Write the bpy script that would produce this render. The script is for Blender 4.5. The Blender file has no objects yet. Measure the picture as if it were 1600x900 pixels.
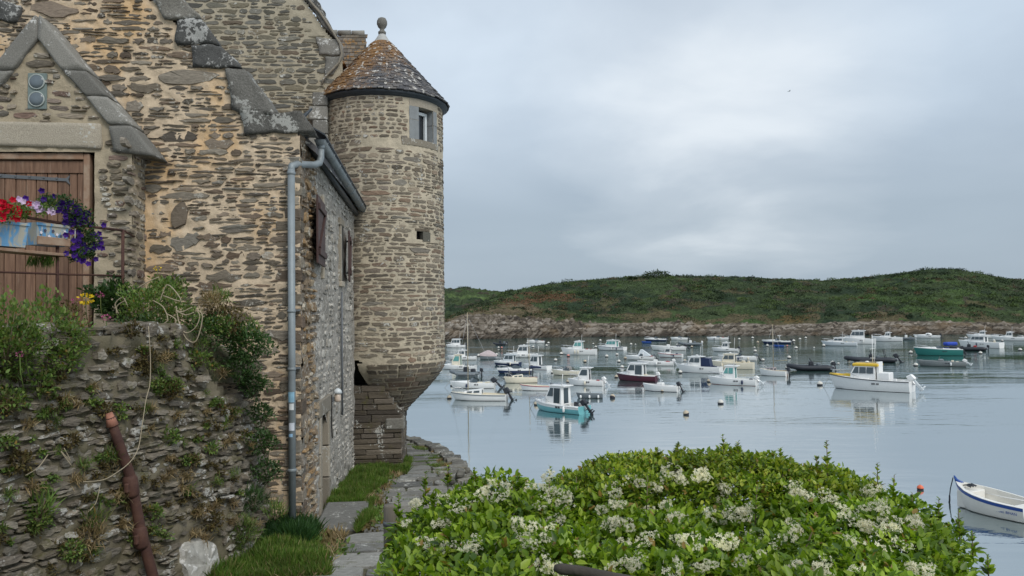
import bpy, bmesh, math, random
import numpy as np
from mathutils import Vector, Matrix, noise
PI = math.pi
S = bpy.context.scene
COL = S.collection

# ------------------------------------------------------------------ camera
FPX = 1200.0
_th, _p, _ro = math.radians(5.0), math.radians(1.81), math.radians(0.7)
CAM = np.array([0, 0, 7.0])
cf = np.array([math.sin(_th)*math.cos(_p), math.cos(_th)*math.cos(_p), math.sin(_p)])
_r = np.array([math.cos(_th), -math.sin(_th), 0]); _u = np.cross(_r, cf)
CR = _r*math.cos(_ro)-_u*math.sin(_ro); CU = _u*math.cos(_ro)+_r*math.sin(_ro)
cam = bpy.data.cameras.new('camera'); camo = bpy.data.objects.new('camera', cam); COL.objects.link(camo)
cam.lens = 27.0; cam.sensor_width = 36.0; cam.clip_start = 0.1; cam.clip_end = 12000
M = Matrix.Identity(4)
for i in range(3):
    M[i][0] = CR[i]; M[i][1] = CU[i]; M[i][2] = -cf[i]; M[i][3] = CAM[i]
camo.matrix_world = M
S.camera = camo

def ray(px, py): return cf+CR*(px-800)/FPX+CU*(450-py)/FPX
def on(px, py, ax, v):
    d = ray(px, py); return CAM+d*((v-CAM[ax])/d[ax])
def dep(px, py, d): return CAM+ray(px, py)*d

# ------------------------------------------------------------------ light
SUN_EL, SUN_AZ = math.radians(44), math.radians(150)     # azimuth measured clockwise from +Y
W = bpy.data.worlds.new('World'); S.world = W; W.use_nodes = True
wt = W.node_tree; wt.nodes.clear()
def wn(t): return wt.nodes.new(t)
sky = wn('ShaderNodeTexSky'); sky.sky_type = 'NISHITA'; sky.sun_disc = False
sky.sun_elevation = SUN_EL; sky.sun_rotation = SUN_AZ; sky.air_density = 1.0; sky.dust_density = 2.5
tc = wn('ShaderNodeTexCoord'); sx = wn('ShaderNodeSeparateXYZ'); wt.links.new(tc.outputs['Generated'], sx.inputs[0])
def wm(op, a, b=None, c=None):
    m = wn('ShaderNodeMath'); m.operation = op
    for i, v in enumerate((a, b, c)):
        if v is None: continue
        if isinstance(v, (int, float)): m.inputs[i].default_value = v
        else: wt.links.new(v, m.inputs[i])
    return m.outputs[0]
zc = wm('MAXIMUM', sx.outputs[2], 0.0); zz = wm('ADD', zc, 0.22)
cx = wm('DIVIDE', sx.outputs[0], zz); cy = wm('DIVIDE', sx.outputs[1], zz)
cb = wn('ShaderNodeCombineXYZ'); wt.links.new(cx, cb.inputs[0]); wt.links.new(cy, cb.inputs[1])
def wnoise(sc, det, rough, off, dist=0.0):
    mp = wn('ShaderNodeMapping'); mp.inputs['Location'].default_value = off
    wt.links.new(cb.outputs[0], mp.inputs[0])
    n = wn('ShaderNodeTexNoise'); n.inputs['Scale'].default_value = sc; n.inputs['Detail'].default_value = det
    n.inputs['Roughness'].default_value = rough; n.inputs['Distortion'].default_value = dist
    wt.links.new(mp.outputs[0], n.inputs['Vector']); return n.outputs['Fac']
n1 = wnoise(1.15, 6, .5, (3.1, 1.7, 0), .25); n2 = wnoise(0.55, 3, .5, (7.3, -2.2, 0))
def wramp(fac, stops):
    r = wn('ShaderNodeValToRGB'); wt.links.new(fac, r.inputs[0]); e = r.color_ramp.elements
    while len(e) < len(stops): e.new(.5)
    for k, (p, c) in zip(e, stops): k.position = p; k.color = (*c, 1)
    return r.outputs[0]
def wmix(f, a, b, mode='MIX'):
    m = wn('ShaderNodeMix'); m.data_type = 'RGBA'; m.blend_type = mode
    for s, v in ((m.inputs[0], f), (m.inputs[6], a), (m.inputs[7], b)):
        if isinstance(v, (int, float)): s.default_value = v
        elif isinstance(v, tuple): s.default_value = (*v, 1)
        else: wt.links.new(v, s)
    return m.outputs[2]
CL_LO, CL_HI = (3.7, 4.45, 5.3), (5.5, 6.4, 7.3)
clouds = wmix(wramp(n1, [(.36, (0, 0, 0)), (.66, (1, 1, 1))]), CL_LO, CL_HI)
# large slow variation of cloud thickness
clouds = wmix(wramp(n2, [(.35, (0, 0, 0)), (.7, (1, 1, 1))]), wmix(.22, clouds, (3.7, 4.4, 5.4)), wmix(.3, clouds, (6.6, 7.1, 7.7)))
# the deck is thicker and duller towards the horizon
hz = wramp(zc, [(0.0, (.95, .95, .95)), (.12, (.9, .9, .9)), (.23, (.2, .2, .2)), (.34, (0, 0, 0))])
clouds = wmix(wmix(.94, (0, 0, 0), hz), clouds, (2.85, 3.5, 4.15))
# the thin place in the cloud that the sun brightens
sd = Vector(ray(1120, 165)).normalized()
dt = wn('ShaderNodeVectorMath'); dt.operation = 'DOT_PRODUCT'; wt.links.new(tc.outputs['Generated'], dt.inputs[0]); dt.inputs[1].default_value = sd
gl = wramp(wm('ADD', dt.outputs['Value'], wm('MULTIPLY', wm('SUBTRACT', n1, .5), .055)), [(.972, (0, 0, 0)), (.989, (.22, .22, .22)), (1.0, (.7, .7, .7))])
clouds = wmix(gl, clouds, (7.2, 7.6, 7.9))
final = wmix(.93, sky.outputs[0], clouds)
bg = wn('ShaderNodeBackground'); wt.links.new(final, bg.inputs[0]); bg.inputs[1].default_value = 0.1
wo = wn('ShaderNodeOutputWorld'); wt.links.new(bg.outputs[0], wo.inputs[0])

sl = bpy.data.lights.new('sun', 'SUN'); so = bpy.data.objects.new('sun', sl); COL.objects.link(so)
sl.energy = 1.5; sl.angle = math.radians(25); sl.color = (1.0, .96, .9)
sv = Vector((math.sin(SUN_AZ)*math.cos(SUN_EL), math.cos(SUN_AZ)*math.cos(SUN_EL), math.sin(SUN_EL)))
so.rotation_euler = sv.to_track_quat('Z', 'Y').to_euler()
S.view_settings.view_transform = 'Standard'; S.view_settings.look = 'None'
S.view_settings.gamma = 1.0; S.view_settings.exposure = 0.38
S.render.engine = 'CYCLES'

# ------------------------------------------------------------------ material helpers
class NT:
    def __init__(s, name):
        s.m = bpy.data.materials.new(name); s.m.use_nodes = True; s.t = s.m.node_tree
        s.b = s.t.nodes['Principled BSDF']; s.out = s.t.nodes['Material Output']
    def set(s, node, k, v):
        i = node.inputs[k]
        if hasattr(v, 'is_linked') or isinstance(v, bpy.types.NodeSocket): s.t.links.new(v, i)
        elif isinstance(v, tuple) and len(v) == 3 and i.type == 'RGBA': i.default_value = (*v, 1)
        else: i.default_value = v
    def n(s, t, **k):
        nd = s.t.nodes.new(t)
        for a, v in k.items():
            if a.startswith('_'): setattr(nd, a[1:], v)
            else: s.set(nd, a, v)
        return nd
    def pos(s, scale=(1, 1, 1), obj=False):
        src = s.n('ShaderNodeTexCoord').outputs['Object'] if obj else s.n('ShaderNodeNewGeometry').outputs['Position']
        mp = s.n('ShaderNodeMapping'); s.t.links.new(src, mp.inputs[0]); mp.inputs['Scale'].default_value = scale
        return mp.outputs[0]
    def noise(s, vec, sc, det=4, rough=.55, dist=0.0, col=False):
        nd = s.n('ShaderNodeTexNoise', Vector=vec, Scale=sc, Detail=det, Roughness=rough, Distortion=dist)
        return nd.outputs['Color' if col else 'Fac']
    def vor(s, vec, sc, feat='F1', out='Distance', rnd=1.0):
        nd = s.n('ShaderNodeTexVoronoi', _feature=feat, Vector=vec, Scale=sc, Randomness=rnd); return nd.outputs[out]
    def math(s, op, a, b=0.0, c=0.0, clamp=False):
        nd = s.n('ShaderNodeMath', _operation=op, _use_clamp=clamp)
        for i, v in enumerate((a, b, c)): s.set(nd, i, v)
        return nd.outputs[0]
    def ramp(s, fac, stops, const=False):
        r = s.n('ShaderNodeValToRGB', Fac=fac); e = r.color_ramp.elements
        if const: r.color_ramp.interpolation = 'CONSTANT'
        while len(e) < len(stops): e.new(.5)
        for k, (p, c) in zip(e, stops):
            k.position = p; c = (c, c, c) if isinstance(c, (int, float)) else c; k.color = (*c, 1)
        return r.outputs[0]
    def mix(s, f, a, b, mode='MIX'):
        m = s.n('ShaderNodeMix', _data_type='RGBA', _blend_type=mode)
        s.set(m, 0, f); s.set(m, 6, a); s.set(m, 7, b); return m.outputs[2]
    def rnd(s):
        g = s.n('ShaderNodeNewGeometry').outputs['Random Per Island']; o = s.n('ShaderNodeObjectInfo').outputs['Random']
        return s.math('FRACT', s.math('ADD', g, s.math('MULTIPLY', o, 7.31)))
    def bump(s, h, strength=.4, dist=.02):
        b = s.n('ShaderNodeBump', Height=h, Strength=strength, Distance=dist); s.t.links.new(b.outputs[0], s.b.inputs['Normal']); return b
    def fin(s, col, rough=.8, **k):
        s.set(s.b, 'Base Color', col); s.set(s.b, 'Roughness', rough)
        for a, v in k.items(): s.set(s.b, a.replace('_', ' '), v)
        return s.m

MATS = {}
def paint(name, col, rough=.5, metal=0.0, dirt=.25, bump=0.0, spec=.5, dirtcol=None, sc=6.0):
    if name in MATS: return MATS[name]
    t = NT(name); p = t.pos(obj=True); f = t.noise(p, sc, 5, .65)
    dc = dirtcol or tuple(c*.45 for c in col)
    c = t.mix(t.math('MULTIPLY', t.ramp(f, [(.42, 0.0), (.72, 1.0)]), dirt), col, dc)
    if bump: t.bump(t.noise(p, sc*6, 4), bump, .01)
    t.fin(c, rough, Metallic=metal); t.b.inputs['Specular IOR Level'].default_value = spec
    MATS[name] = t.m; return t.m

def stone_mat(name, cols, grain=(14, 14, 60), lichen=0.0, lcol=(.5, .5, .46), stain=None, moss=0.0, bs=.7, bd=.012, val=.35, lsc=22):
    t = NT(name); p = t.pos(); r = t.rnd()
    st = [(i/(len(cols)-1) if len(cols) > 1 else 0, c) for i, c in enumerate(cols)]
    c = t.ramp(r, st)
    g = t.noise(t.pos(grain), 1.0, 5, .65)
    c = t.mix(1.0, c, t.ramp(g, [(.25, 1-val), (.75, 1+val)]), 'MULTIPLY')
    lv = t.math('ADD', t.math('MULTIPLY', r, 13.7), 0.0); lv = t.math('FRACT', lv)
    c = t.mix(1.0, c, t.ramp(lv, [(0, .68), (1, 1.28)]), 'MULTIPLY')
    if stain:
        c = t.mix(t.ramp(t.noise(p, 1.1, 4), [(.52, 0.0), (.68, .6)]), c, stain)
    n2 = t.noise(p, lsc, 6, .7)
    if lichen:
        big = t.noise(p, 3.3, 3)
        k = t.math('ADD', n2, t.math('MULTIPLY', t.math('SUBTRACT', big, .5), .9))
        c = t.mix(t.ramp(k, [(.66-lichen*.22, 0.0), (.70-lichen*.2, .85)]), c, lcol)
    if moss:
        c = t.mix(t.ramp(t.noise(p, 5.2, 5, .7), [(.6-moss*.15, 0.0), (.72-moss*.1, .8)]), c, (.09, .085, .03))
    h = t.math('ADD', t.math('MULTIPLY', g, 1.0), t.math('MULTIPLY', n2, .6))
    t.bump(h, bs, bd); MATS[name] = t.fin(c, .9); t.b.inputs['Specular IOR Level'].default_value = .2
    return t.m

def mortar_mat(name, base, dark, stain=None, thr=.5):
    t = NT(name); p = t.pos()
    c = t.mix(t.ramp(t.noise(p, 2.4, 6, .7), [(.36, 0.0), (.68, 1.0)]), base, dark)
    c = t.mix(t.ramp(t.noise(p, 26, 5, .7), [(.3, 0.0), (.75, .45)]), c, tuple(x*.5 for x in base))
    if stain:
        a = t.math('MULTIPLY', t.ramp(t.noise(t.pos((1, 1, .7)), .9, 5, .6), [(thr, 0.0), (thr+.17, 1.0)]), .9)
        c = t.mix(a, c, stain)
    h = t.math('ADD', t.noise(p, 60, 5, .7), t.math('MULTIPLY', t.noise(p, 14, 3), 1.5))
    t.bump(h, .7, .012); MATS[name] = t.fin(c, .95); t.b.inputs['Specular IOR Level'].default_value = .1
    return t.m

def leaf_mat(name, cols, rough=.45, trans=.35, tint=(1.3, 1.5, .6)):
    t = NT(name); r = t.rnd(); p = t.pos()
    c = t.ramp(r, [(i/(len(cols)-1), k) for i, k in enumerate(cols)])
    c = t.mix(1.0, c, t.ramp(t.noise(p, 3.0, 3), [(.3, .72), (.7, 1.3)]), 'MULTIPLY')
    if name in ('leaf_clematis', 'leaf_privet', 'leaf_weed'):      # a few dead and yellowed leaves
        c = t.mix(t.ramp(t.math('FRACT', t.math('MULTIPLY', r, 37.7)), [(0, 0.0), (.972, 1.0)], const=True), c, (.26, .17, .045))
    t.fin(c, rough); t.b.inputs['Specular IOR Level'].default_value = .35
    tr = t.n('ShaderNodeBsdfTranslucent'); t.set(tr, 'Color', t.mix(1.0, c, (1.0, 1.0, .95) if name.startswith('petal') else tint, 'MULTIPLY'))
    mx = t.n('ShaderNodeMixShader'); mx.inputs[0].default_value = trans
    t.t.links.new(t.b.outputs[0], mx.inputs[1]); t.t.links.new(tr.outputs[0], mx.inputs[2]); t.t.links.new(mx.outputs[0], t.out.inputs[0])
    MATS[name] = t.m; return t.m

# ------------------------------------------------------------------ object helpers
def tag(o, label=None, cat=None, group=None, kind=None):
    if label: o['label'] = label
    if cat: o['category'] = cat
    if group: o['group'] = group
    if kind: o['kind'] = kind
    return o
def empty(name, loc=(0, 0, 0), rz=0.0, parent=None):
    o = bpy.data.objects.new(name, None); COL.objects.link(o); o.location = loc; o.rotation_euler = (0, 0, rz)
    o.empty_display_size = .2
    if parent: o.parent = parent
    return o
def mkmesh(name, V, F, mat, smooth=False):
    me = bpy.data.meshes.new(name); me.from_pydata([tuple(map(float, v)) for v in V], [], F)
    if mat: me.materials.append(mat)
    if smooth: me.polygons.foreach_set('use_smooth', [True]*len(me.polygons))
    me.update(); return me
def link(name, me, parent=None, loc=(0, 0, 0)):
    o = bpy.data.objects.new(name, me); COL.objects.link(o); o.location = loc
    if parent: o.parent = parent
    return o
def np_mesh(name, V, loops, sizes, mat, smooth=False):
    """fast mesh: V (n,3), loops flat indices, sizes per-face loop counts"""
    me = bpy.data.meshes.new(name); V = np.asarray(V, dtype=np.float32); loops = np.asarray(loops, dtype=np.int32); sizes = np.asarray(sizes, dtype=np.int32)
    me.vertices.add(len(V)); me.vertices.foreach_set('co', V.ravel())
    me.loops.add(len(loops)); me.loops.foreach_set('vertex_index', loops)
    me.polygons.add(len(sizes)); st = np.concatenate([[0], np.cumsum(sizes)[:-1]]).astype(np.int32)
    me.polygons.foreach_set('loop_start', st); me.polygons.foreach_set('loop_total', sizes)
    if smooth: me.polygons.foreach_set('use_smooth', np.ones(len(sizes), dtype=bool))
    if mat: me.materials.append(mat)
    me.update(calc_edges=True); me.validate(); return me

class MB:
    def __init__(s): s.V = []; s.F = []; s.sm = []
    def add(s, V, F, smooth=False):
        b = len(s.V); s.V += [tuple(v) for v in V]; s.F += [tuple(i+b for i in f) for f in F]; s.sm += [smooth]*len(F); return s
    def box(s, x0, x1, y0, y1, z0, z1, bev=0.0, M=None):
        if bev > 0:
            bm = bmesh.new(); bmesh.ops.create_cube(bm, size=1)
            for v in bm.verts: v.co = Vector(((x0+x1)/2+v.co.x*(x1-x0), (y0+y1)/2+v.co.y*(y1-y0), (z0+z1)/2+v.co.z*(z1-z0)))
            bmesh.ops.bevel(bm, geom=bm.edges[:], offset=bev, segments=1, affect='EDGES')
            bm.verts.index_update(); V = [v.co.copy() for v in bm.verts]; F = [[v.index for v in f.verts] for f in bm.faces]; bm.free()
        else:
            V = [Vector(v) for v in ((x0, y0, z0), (x1, y0, z0), (x1, y1, z0), (x0, y1, z0), (x0, y0, z1), (x1, y0, z1), (x1, y1, z1), (x0, y1, z1))]
            F = [(0, 3, 2, 1), (4, 5, 6, 7), (0, 1, 5, 4), (1, 2, 6, 5), (2, 3, 7, 6), (3, 0, 4, 7)]
        if M is not None: V = [M @ v for v in V]
        return s.add(V, F)
    def tube(s, pts, r, n=8, closed=False, cap=True):
        pts = [Vector(p) for p in pts]; m = len(pts); rs = r if isinstance(r, (list, tuple)) else [r]*m
        V = []; up = None
        for i, p in enumerate(pts):
            a = pts[(i-1) % m] if (closed or i > 0) else p; b = pts[(i+1) % m] if (closed or i < m-1) else p
            d = (b-a).normalized()
            if up is None: up = d.orthogonal().normalized()
            else:
                up = (up-d*up.dot(d)); up = up.normalized() if up.length > 1e-6 else d.orthogonal().normalized()
            w = d.cross(up)
            for k in range(n):
                an = 2*PI*k/n; V.append(p+(up*math.cos(an)+w*math.sin(an))*rs[i])
        F = []
        for i in range(m if closed else m-1):
            j = (i+1) % m
            for k in range(n):
                l = (k+1) % n; F.append((i*n+k, i*n+l, j*n+l, j*n+k))
        if cap and not closed: F += [tuple(range(n-1, -1, -1)), tuple((m-1)*n+k for k in range(n))]
        return s.add(V, F, True)
    def lathe(s, prof, n=16, c=(0, 0, 0), arc=None):
        V = []; F = []; m = len(prof)
        for (r, z) in prof:
            for k in range(n):
                a = 2*PI*k/n; V.append((c[0]+r*math.cos(a), c[1]+r*math.sin(a), c[2]+z))
        for i in range(m-1):
            for k in range(n):
                l = (k+1) % n; F.append((i*n+k, i*n+l, (i+1)*n+l, (i+1)*n+k))
        F += [tuple(range(n-1, -1, -1)), tuple((m-1)*n+k for k in range(n))]
        return s.add(V, F, True)
    def prism(s, poly, d0, d1, axis='y'):
        """poly list of (a,b); extrude along axis from d0 to d1"""
        n = len(poly)
        def P(a, b, d): return (a, d, b) if axis == 'y' else ((d, a, b) if axis == 'x' else (a, b, d))
        V = [P(a, b, d0) for a, b in poly]+[P(a, b, d1) for a, b in poly]
        F = [tuple(range(n-1, -1, -1)), tuple(range(n, 2*n))]+[(i, (i+1) % n, (i+1) % n+n, i+n) for i in range(n)]
        return s.add(V, F)
    def mesh(s, name, mat):
        me = mkmesh(name, s.V, s.F, mat); me.polygons.foreach_set('use_smooth', s.sm)
        bm = bmesh.new(); bm.from_mesh(me); bmesh.ops.recalc_face_normals(bm, faces=bm.faces[:]); bm.to_mesh(me); bm.free()
        return me
    def build(s, name, mat, parent=None, loc=(0, 0, 0)):
        return link(name, s.mesh(name, mat), parent, loc)

def fbm(x, y, z, o=4): return noise.fractal(Vector((x, y, z)), 1.0, 2.0, o)

# ------------------------------------------------------------------ masonry
def outline(w, h, rng, n=12, pw=.55, jag=.12):
    jag *= max(.35, min(1, .12/h)); pts = []
    sk = rng.uniform(-.25, .25)
    e1, e2 = rng.uniform(.55, 1.0), rng.uniform(.55, 1.0)
    for k in range(n):
        a = 2*PI*k/n+rng.uniform(-.1, .1)
        c, s_ = math.cos(a), math.sin(a)
        x = w/2*math.copysign(abs(c)**pw, c); z = h/2*math.copysign(abs(s_)**pw, s_)
        x *= 1+rng.uniform(-jag, jag)*.4; z *= 1+rng.uniform(-jag, jag)*1.3
        z *= 1-(1-(e1 if x > 0 else e2))*abs(2*x/w)**1.5
        z += sk*h*(x/w)
        pts.append((x, z))
    return pts
def stone_geo(uc, zc, w, h, rng, mp, proud=.02, sink=.03, rot=0.0, n=12, pw=.55, jag=.12, flat=.86):
    o = outline(w, h, rng, n, pw, jag); cr, sr = math.cos(rot), math.sin(rot)
    V = []; tl = rng.uniform(-.5, .5)*proud; tu = rng.uniform(-.3, .3)*proud
    for ring, (sc, d) in enumerate(((1.0, -sink), (flat, proud))):
        for (x, z) in o:
            X, Z = x*sc, z*sc
            if ring: X *= rng.uniform(.94, 1.05); Z *= rng.uniform(.9, 1.08)
            if ring: dd = d+tl*(2*Z/h)+tu*(2*X/w)+rng.uniform(-.3, .3)*proud
            else: dd = d
            V.append(mp(uc+X*cr-Z*sr, zc+X*sr+Z*cr, dd))
    V.append(mp(uc+rng.uniform(-.15, .15)*w, zc+rng.uniform(-.1, .1)*h, proud*rng.uniform(1.0, 1.5)))
    F = [(k, (k+1) % n, (k+1) % n+n, k+n) for k in range(n)]+[(k+n, (k+1) % n+n, 2*n) for k in range(n)]
    return V, F
def pack(u0, u1, z0, z1, rng, ch=(.06, .15), ln=(.15, .5), gap=.02, inside=None, wave=.04, split=.35, small=.15, wf=.6, seed=0.0):
    out = []; z = z0
    while z < z1:
        h = rng.uniform(*ch)*(1+.35*noise.noise(Vector((seed, z*1.3, 2))))
        u = u0-rng.uniform(0, ln[1])
        while u < u1:
            w = rng.uniform(*ln)*(1.3 if rng.random() < .12 else 1)*(.4 if rng.random() < small else 1)
            w = max(w, h*1.5)
            uc, zc = u+w/2, z+h/2
            zc += wave*noise.noise(Vector((uc*wf, zc*wf, seed)))*2
            rot = wave*wf*1.2*noise.noise(Vector((uc*wf+9, zc*wf, seed)))+rng.uniform(-.03, .03)
            st = []
            if rng.random() < split and h > ch[0]*1.25:
                f = rng.uniform(.35, .65); st = [(zc-h/2+h*f/2, h*f), (zc+h/2-h*(1-f)/2, h*(1-f))]
                for (zz_, hh) in st:
                    if rng.random() < .4 and w > .2:
                        q = rng.uniform(.35, .65)
                        for a, b in ((u, w*q), (u+w*q, w*(1-q))): out.append((a+b/2, zz_, b-gap, hh-gap, rot))
                    else: out.append((uc+rng.uniform(-.1, .1)*w, zz_, w*rng.uniform(.7, 1)-gap, hh-gap, rot))
            else: out.append((uc, zc, w-gap, h-gap, rot))
            u += w
        z += h
    out = [s for s in out if s[2] > .02 and s[3] > .008]
    if inside: out = [s for s in out if inside(s[0], s[1]) and inside(s[0]-s[2]*.45, s[1]-s[3]*.4) and inside(s[0]+s[2]*.45, s[1]-s[3]*.4) and inside(s[0]-s[2]*.45, s[1]+s[3]*.4) and inside(s[0]+s[2]*.45, s[1]+s[3]*.4)]
    return out
def lay(stones, mp, mat, parent, rng, name='stone', limit=300, proud=(.008, .025), sink=.03, weight=None, **k):
    ws = sorted(stones, key=lambda s: -(s[2]*s[3])*(weight(s) if weight else 1))
    rest = MB()
    for i, s in enumerate(ws):
        V, F = stone_geo(s[0], s[1], s[2], s[3], rng, mp, rng.uniform(*proud), sink, s[4], **k)
        if i < limit: link(name, mkmesh(name, V, F, mat), parent)
        else: rest.add(V, F)
    if rest.F: tag(link(name+'_infill', mkmesh(name+'_infill', rest.V, rest.F, mat), parent), kind='stuff')
def sheet(name, mp, u0, u1, z0, z1, step, amp, mat, parent=None, inside=None, sc=6.0, smooth=True):
    nu, nz = max(2, int((u1-u0)/step)+1), max(2, int((z1-z0)/step)+1)
    V = []; F = []
    for j in range(nz):
        z = z0+(z1-z0)*j/(nz-1)
        for i in range(nu):
            u = u0+(u1-u0)*i/(nu-1)
            V.append(mp(u, z, amp*fbm(u*sc, z*sc, 3.3, 3)))
    for j in range(nz-1):
        for i in range(nu-1):
            if inside and not inside(u0+(u1-u0)*(i+.5)/(nu-1), z0+(z1-z0)*(j+.5)/(nz-1)): continue
            a = j*nu+i; F.append((a, a+1, a+nu+1, a+nu))
    return link(name, mkmesh(name, V, F, mat, smooth), parent)
def rough_block(name, M4, sx_, sy_, sz_, mat, parent, seed, amp=.03, cuts=7, bev=.03, sc=5.0, shape=None, smooth=True):
    bm = bmesh.new(); bmesh.ops.create_cube(bm, size=1)
    bmesh.ops.subdivide_edges(bm, edges=bm.edges[:], cuts=cuts, use_grid_fill=True)
    for v in bm.verts:
        c = v.co.copy(); p = Vector((c.x*sx_, c.y*sy_, c.z*sz_))
        # soften the edges
        q = Vector([math.copysign(max(0, abs(a)-bev), a) for a in ((sx_/2-bev)*2*c.x, (sy_/2-bev)*2*c.y, (sz_/2-bev)*2*c.z)])
        half = Vector((sx_/2, sy_/2, sz_/2)); inner = Vector([max(-(h-bev), min(h-bev, a)) for a, h in zip(p, half)])
        dd = p-inner
        if dd.length > 1e-6: p = inner+dd.normalized()*min(bev, dd.length)
        if shape: p = shape(p)
        w = M4 @ p
        nn = Vector((noise.noise(w*sc+Vector((seed, 0, 0))), noise.noise(w*sc+Vector((0, seed, 7))), noise.noise(w*sc+Vector((3, 0, seed)))))
        nn += .5*Vector((noise.noise(w*sc*3), noise.noise(w*sc*3+Vector((5, 5, 5))), noise.noise(w*sc*3+Vector((9, 1, 2)))))
        v.co = w+nn*amp
    me = bpy.data.meshes.new(name); bm.to_mesh(me); bm.free(); me.materials.append(mat)
    if smooth: me.polygons.foreach_set('use_smooth', [True]*len(me.polygons))
    return link(name, me, parent)
def TM(x, y, z, rx=0, ry=0, rz=0):
    from mathutils import Euler
    return Matrix.Translation((x, y, z)) @ Euler((rx, ry, rz)).to_matrix().to_4x4()

# ------------------------------------------------------------------ leaf clouds (numpy)
def leaf_template(kind='leaf'):
    if kind == 'leaf':      # pointed, folded along the midrib, tip bent down
        V = [(0, 0, 0), (.28, .3, .02), (.28, .3, .02), (.66, .26, .0), (1, 0, -.12), (.5, 0, -.05)]
        V = np.array([(0, 0, 0), (.3, .27, .05), (.68, .2, .0), (1, 0, -.14), (.68, -.2, .0), (.3, -.27, .05), (.5, 0, -.05)])
        F = [(0, 1, 6), (1, 2, 6), (2, 3, 6), (3, 4, 6), (4, 5, 6), (5, 0, 6)]
    elif kind == 'blade':
        V = np.array([(0, .05, 0), (0, -.05, 0), (.55, -.035, .06), (.55, .035, .06), (1, 0, -.02)]); F = [(0, 1, 2, 3), (3, 2, 4)]
    elif kind == 'tiny':
        V = np.array([(0, 0, 0), (.5, .28, .05), (1, 0, -.05), (.5, -.28, .05)]); F = [(0, 1, 2, 3)]
    return V, F
def leaf_cloud(P, D, N, size, kind):
    """P base points (n,3), D direction, N approximate normal, size (n,)"""
    V0, F0 = leaf_template(kind); n = len(P)
    D = D/np.linalg.norm(D, axis=1, keepdims=True)
    Nn = N-D*np.sum(N*D, axis=1, keepdims=True); Nn /= (np.linalg.norm(Nn, axis=1, keepdims=True)+1e-9)
    T = np.cross(Nn, D)
    V = P[:, None, :]+size[:, None, None]*(D[:, None, :]*V0[None, :, 0:1]+T[:, None, :]*V0[None, :, 1:2]+Nn[:, None, :]*V0[None, :, 2:3])
    m = len(V0); lo = np.concatenate([np.array(f) for f in F0]); sz = np.array([len(f) for f in F0])
    L = (np.arange(n)[:, None]*m+lo[None, :]).ravel(); Sz = np.tile(sz, n)
    return V.reshape(-1, 3), L, Sz
RN = np.random.RandomState(7)
def rvec(n, rs=RN):
    v = rs.normal(size=(n, 3)); return v/np.linalg.norm(v, axis=1, keepdims=True)
def clump(name, label, cat, c, rad, n, size, mat, kind='leaf', group=None, parent=None, up=.5, stem=None, squash=.7, out=.6):
    """a leafy plant: stems (part) and foliage (part)"""
    c = np.array(c, float); rad = np.array(rad if hasattr(rad, '__len__') else (rad, rad, rad*squash), float)
    rt = empty(name, tuple(c-np.array([0, 0, rad[2]*.8])), parent=parent)
    if label: tag(rt, label, cat, group)
    o0 = c-np.array([0, 0, rad[2]*.8])
    d = rvec(n); rr = RN.uniform(.25, 1, n)**.6*(1+.25*np.sin(d[:, 0]*5+d[:, 2]*4+c[0]*9))
    P = d*rr[:, None]*rad
    Dr = d*out+rvec(n)*.7+np.array([0, 0, up]); N = rvec(n)*.6+np.array([0, 0, 1.0])
    V, L, Z = leaf_cloud(P+c-o0, Dr, N, RN.uniform(.6, 1.2, n)*size, kind)
    tag(link('foliage', np_mesh('foliage', V, L, Z, mat), rt), kind='stuff')
    m = MB()
    for k in range(7):
        q = d[k % n]*rad*.75; m.tube([(0, 0, -.03), tuple(q*.5+np.array([0, 0, rad[2]*.3])), tuple(q+(c-o0))], [.006, .004, .002], 4)
    m.build('stem', MATS['twig'], rt)
    return rt
# ------------------------------------------------------------------ masonry and timber materials
mortar_mat('mortar_cream', (.71, .57, .41), (.56, .45, .32), stain=(.62, .39, .18), thr=.49)
mortar_mat('mortar_tower', (.56, .49, .37), (.40, .355, .27))
mortar_mat('mortar_grey', (.46, .41, .31), (.34, .31, .235))
mortar_mat('mortar_porch', (.50, .42, .30), (.34, .29, .21))
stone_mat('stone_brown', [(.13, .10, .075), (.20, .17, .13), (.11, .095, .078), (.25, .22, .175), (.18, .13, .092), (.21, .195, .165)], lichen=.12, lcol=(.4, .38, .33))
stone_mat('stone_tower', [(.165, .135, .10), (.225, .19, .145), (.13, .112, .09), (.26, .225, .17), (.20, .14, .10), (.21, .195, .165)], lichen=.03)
stone_mat('stone_grey', [(.13, .125, .10), (.18, .17, .14), (.11, .11, .10), (.20, .18, .13), (.15, .12, .09)], lichen=.05)
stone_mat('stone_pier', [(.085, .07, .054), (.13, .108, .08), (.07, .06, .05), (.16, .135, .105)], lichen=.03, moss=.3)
stone_mat('stone_corbel', [(.15, .125, .095), (.20, .17, .13), (.12, .10, .08)], lichen=.02)
stone_mat('stone_porch', [(.20, .165, .12), (.27, .23, .18), (.17, .155, .13), (.22, .15, .12)], lichen=.3, lcol=(.5, .48, .42), val=.5)
stone_mat('stone_lime', [(.26, .24, .205), (.33, .31, .27), (.21, .195, .165)], lichen=.65, lcol=(.56, .53, .47), grain=(20, 20, 20), lsc=30)
stone_mat('stone_rubble', [(.17, .145, .11), (.23, .20, .155), (.13, .112, .09), (.26, .235, .19)], lichen=.26, lcol=(.47, .46, .42), moss=.6, val=.5, bs=.9, bd=.02, lsc=16)
stone_mat('granite', [(.20, .195, .175), (.24, .23, .205)], grain=(90, 90, 90), lichen=.22, lcol=(.6, .6, .57), val=.4, lsc=26)
stone_mat('granite_warm', [(.34, .30, .235), (.30, .27, .22)], grain=(90, 90, 90), lichen=.05, val=.35)
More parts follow.
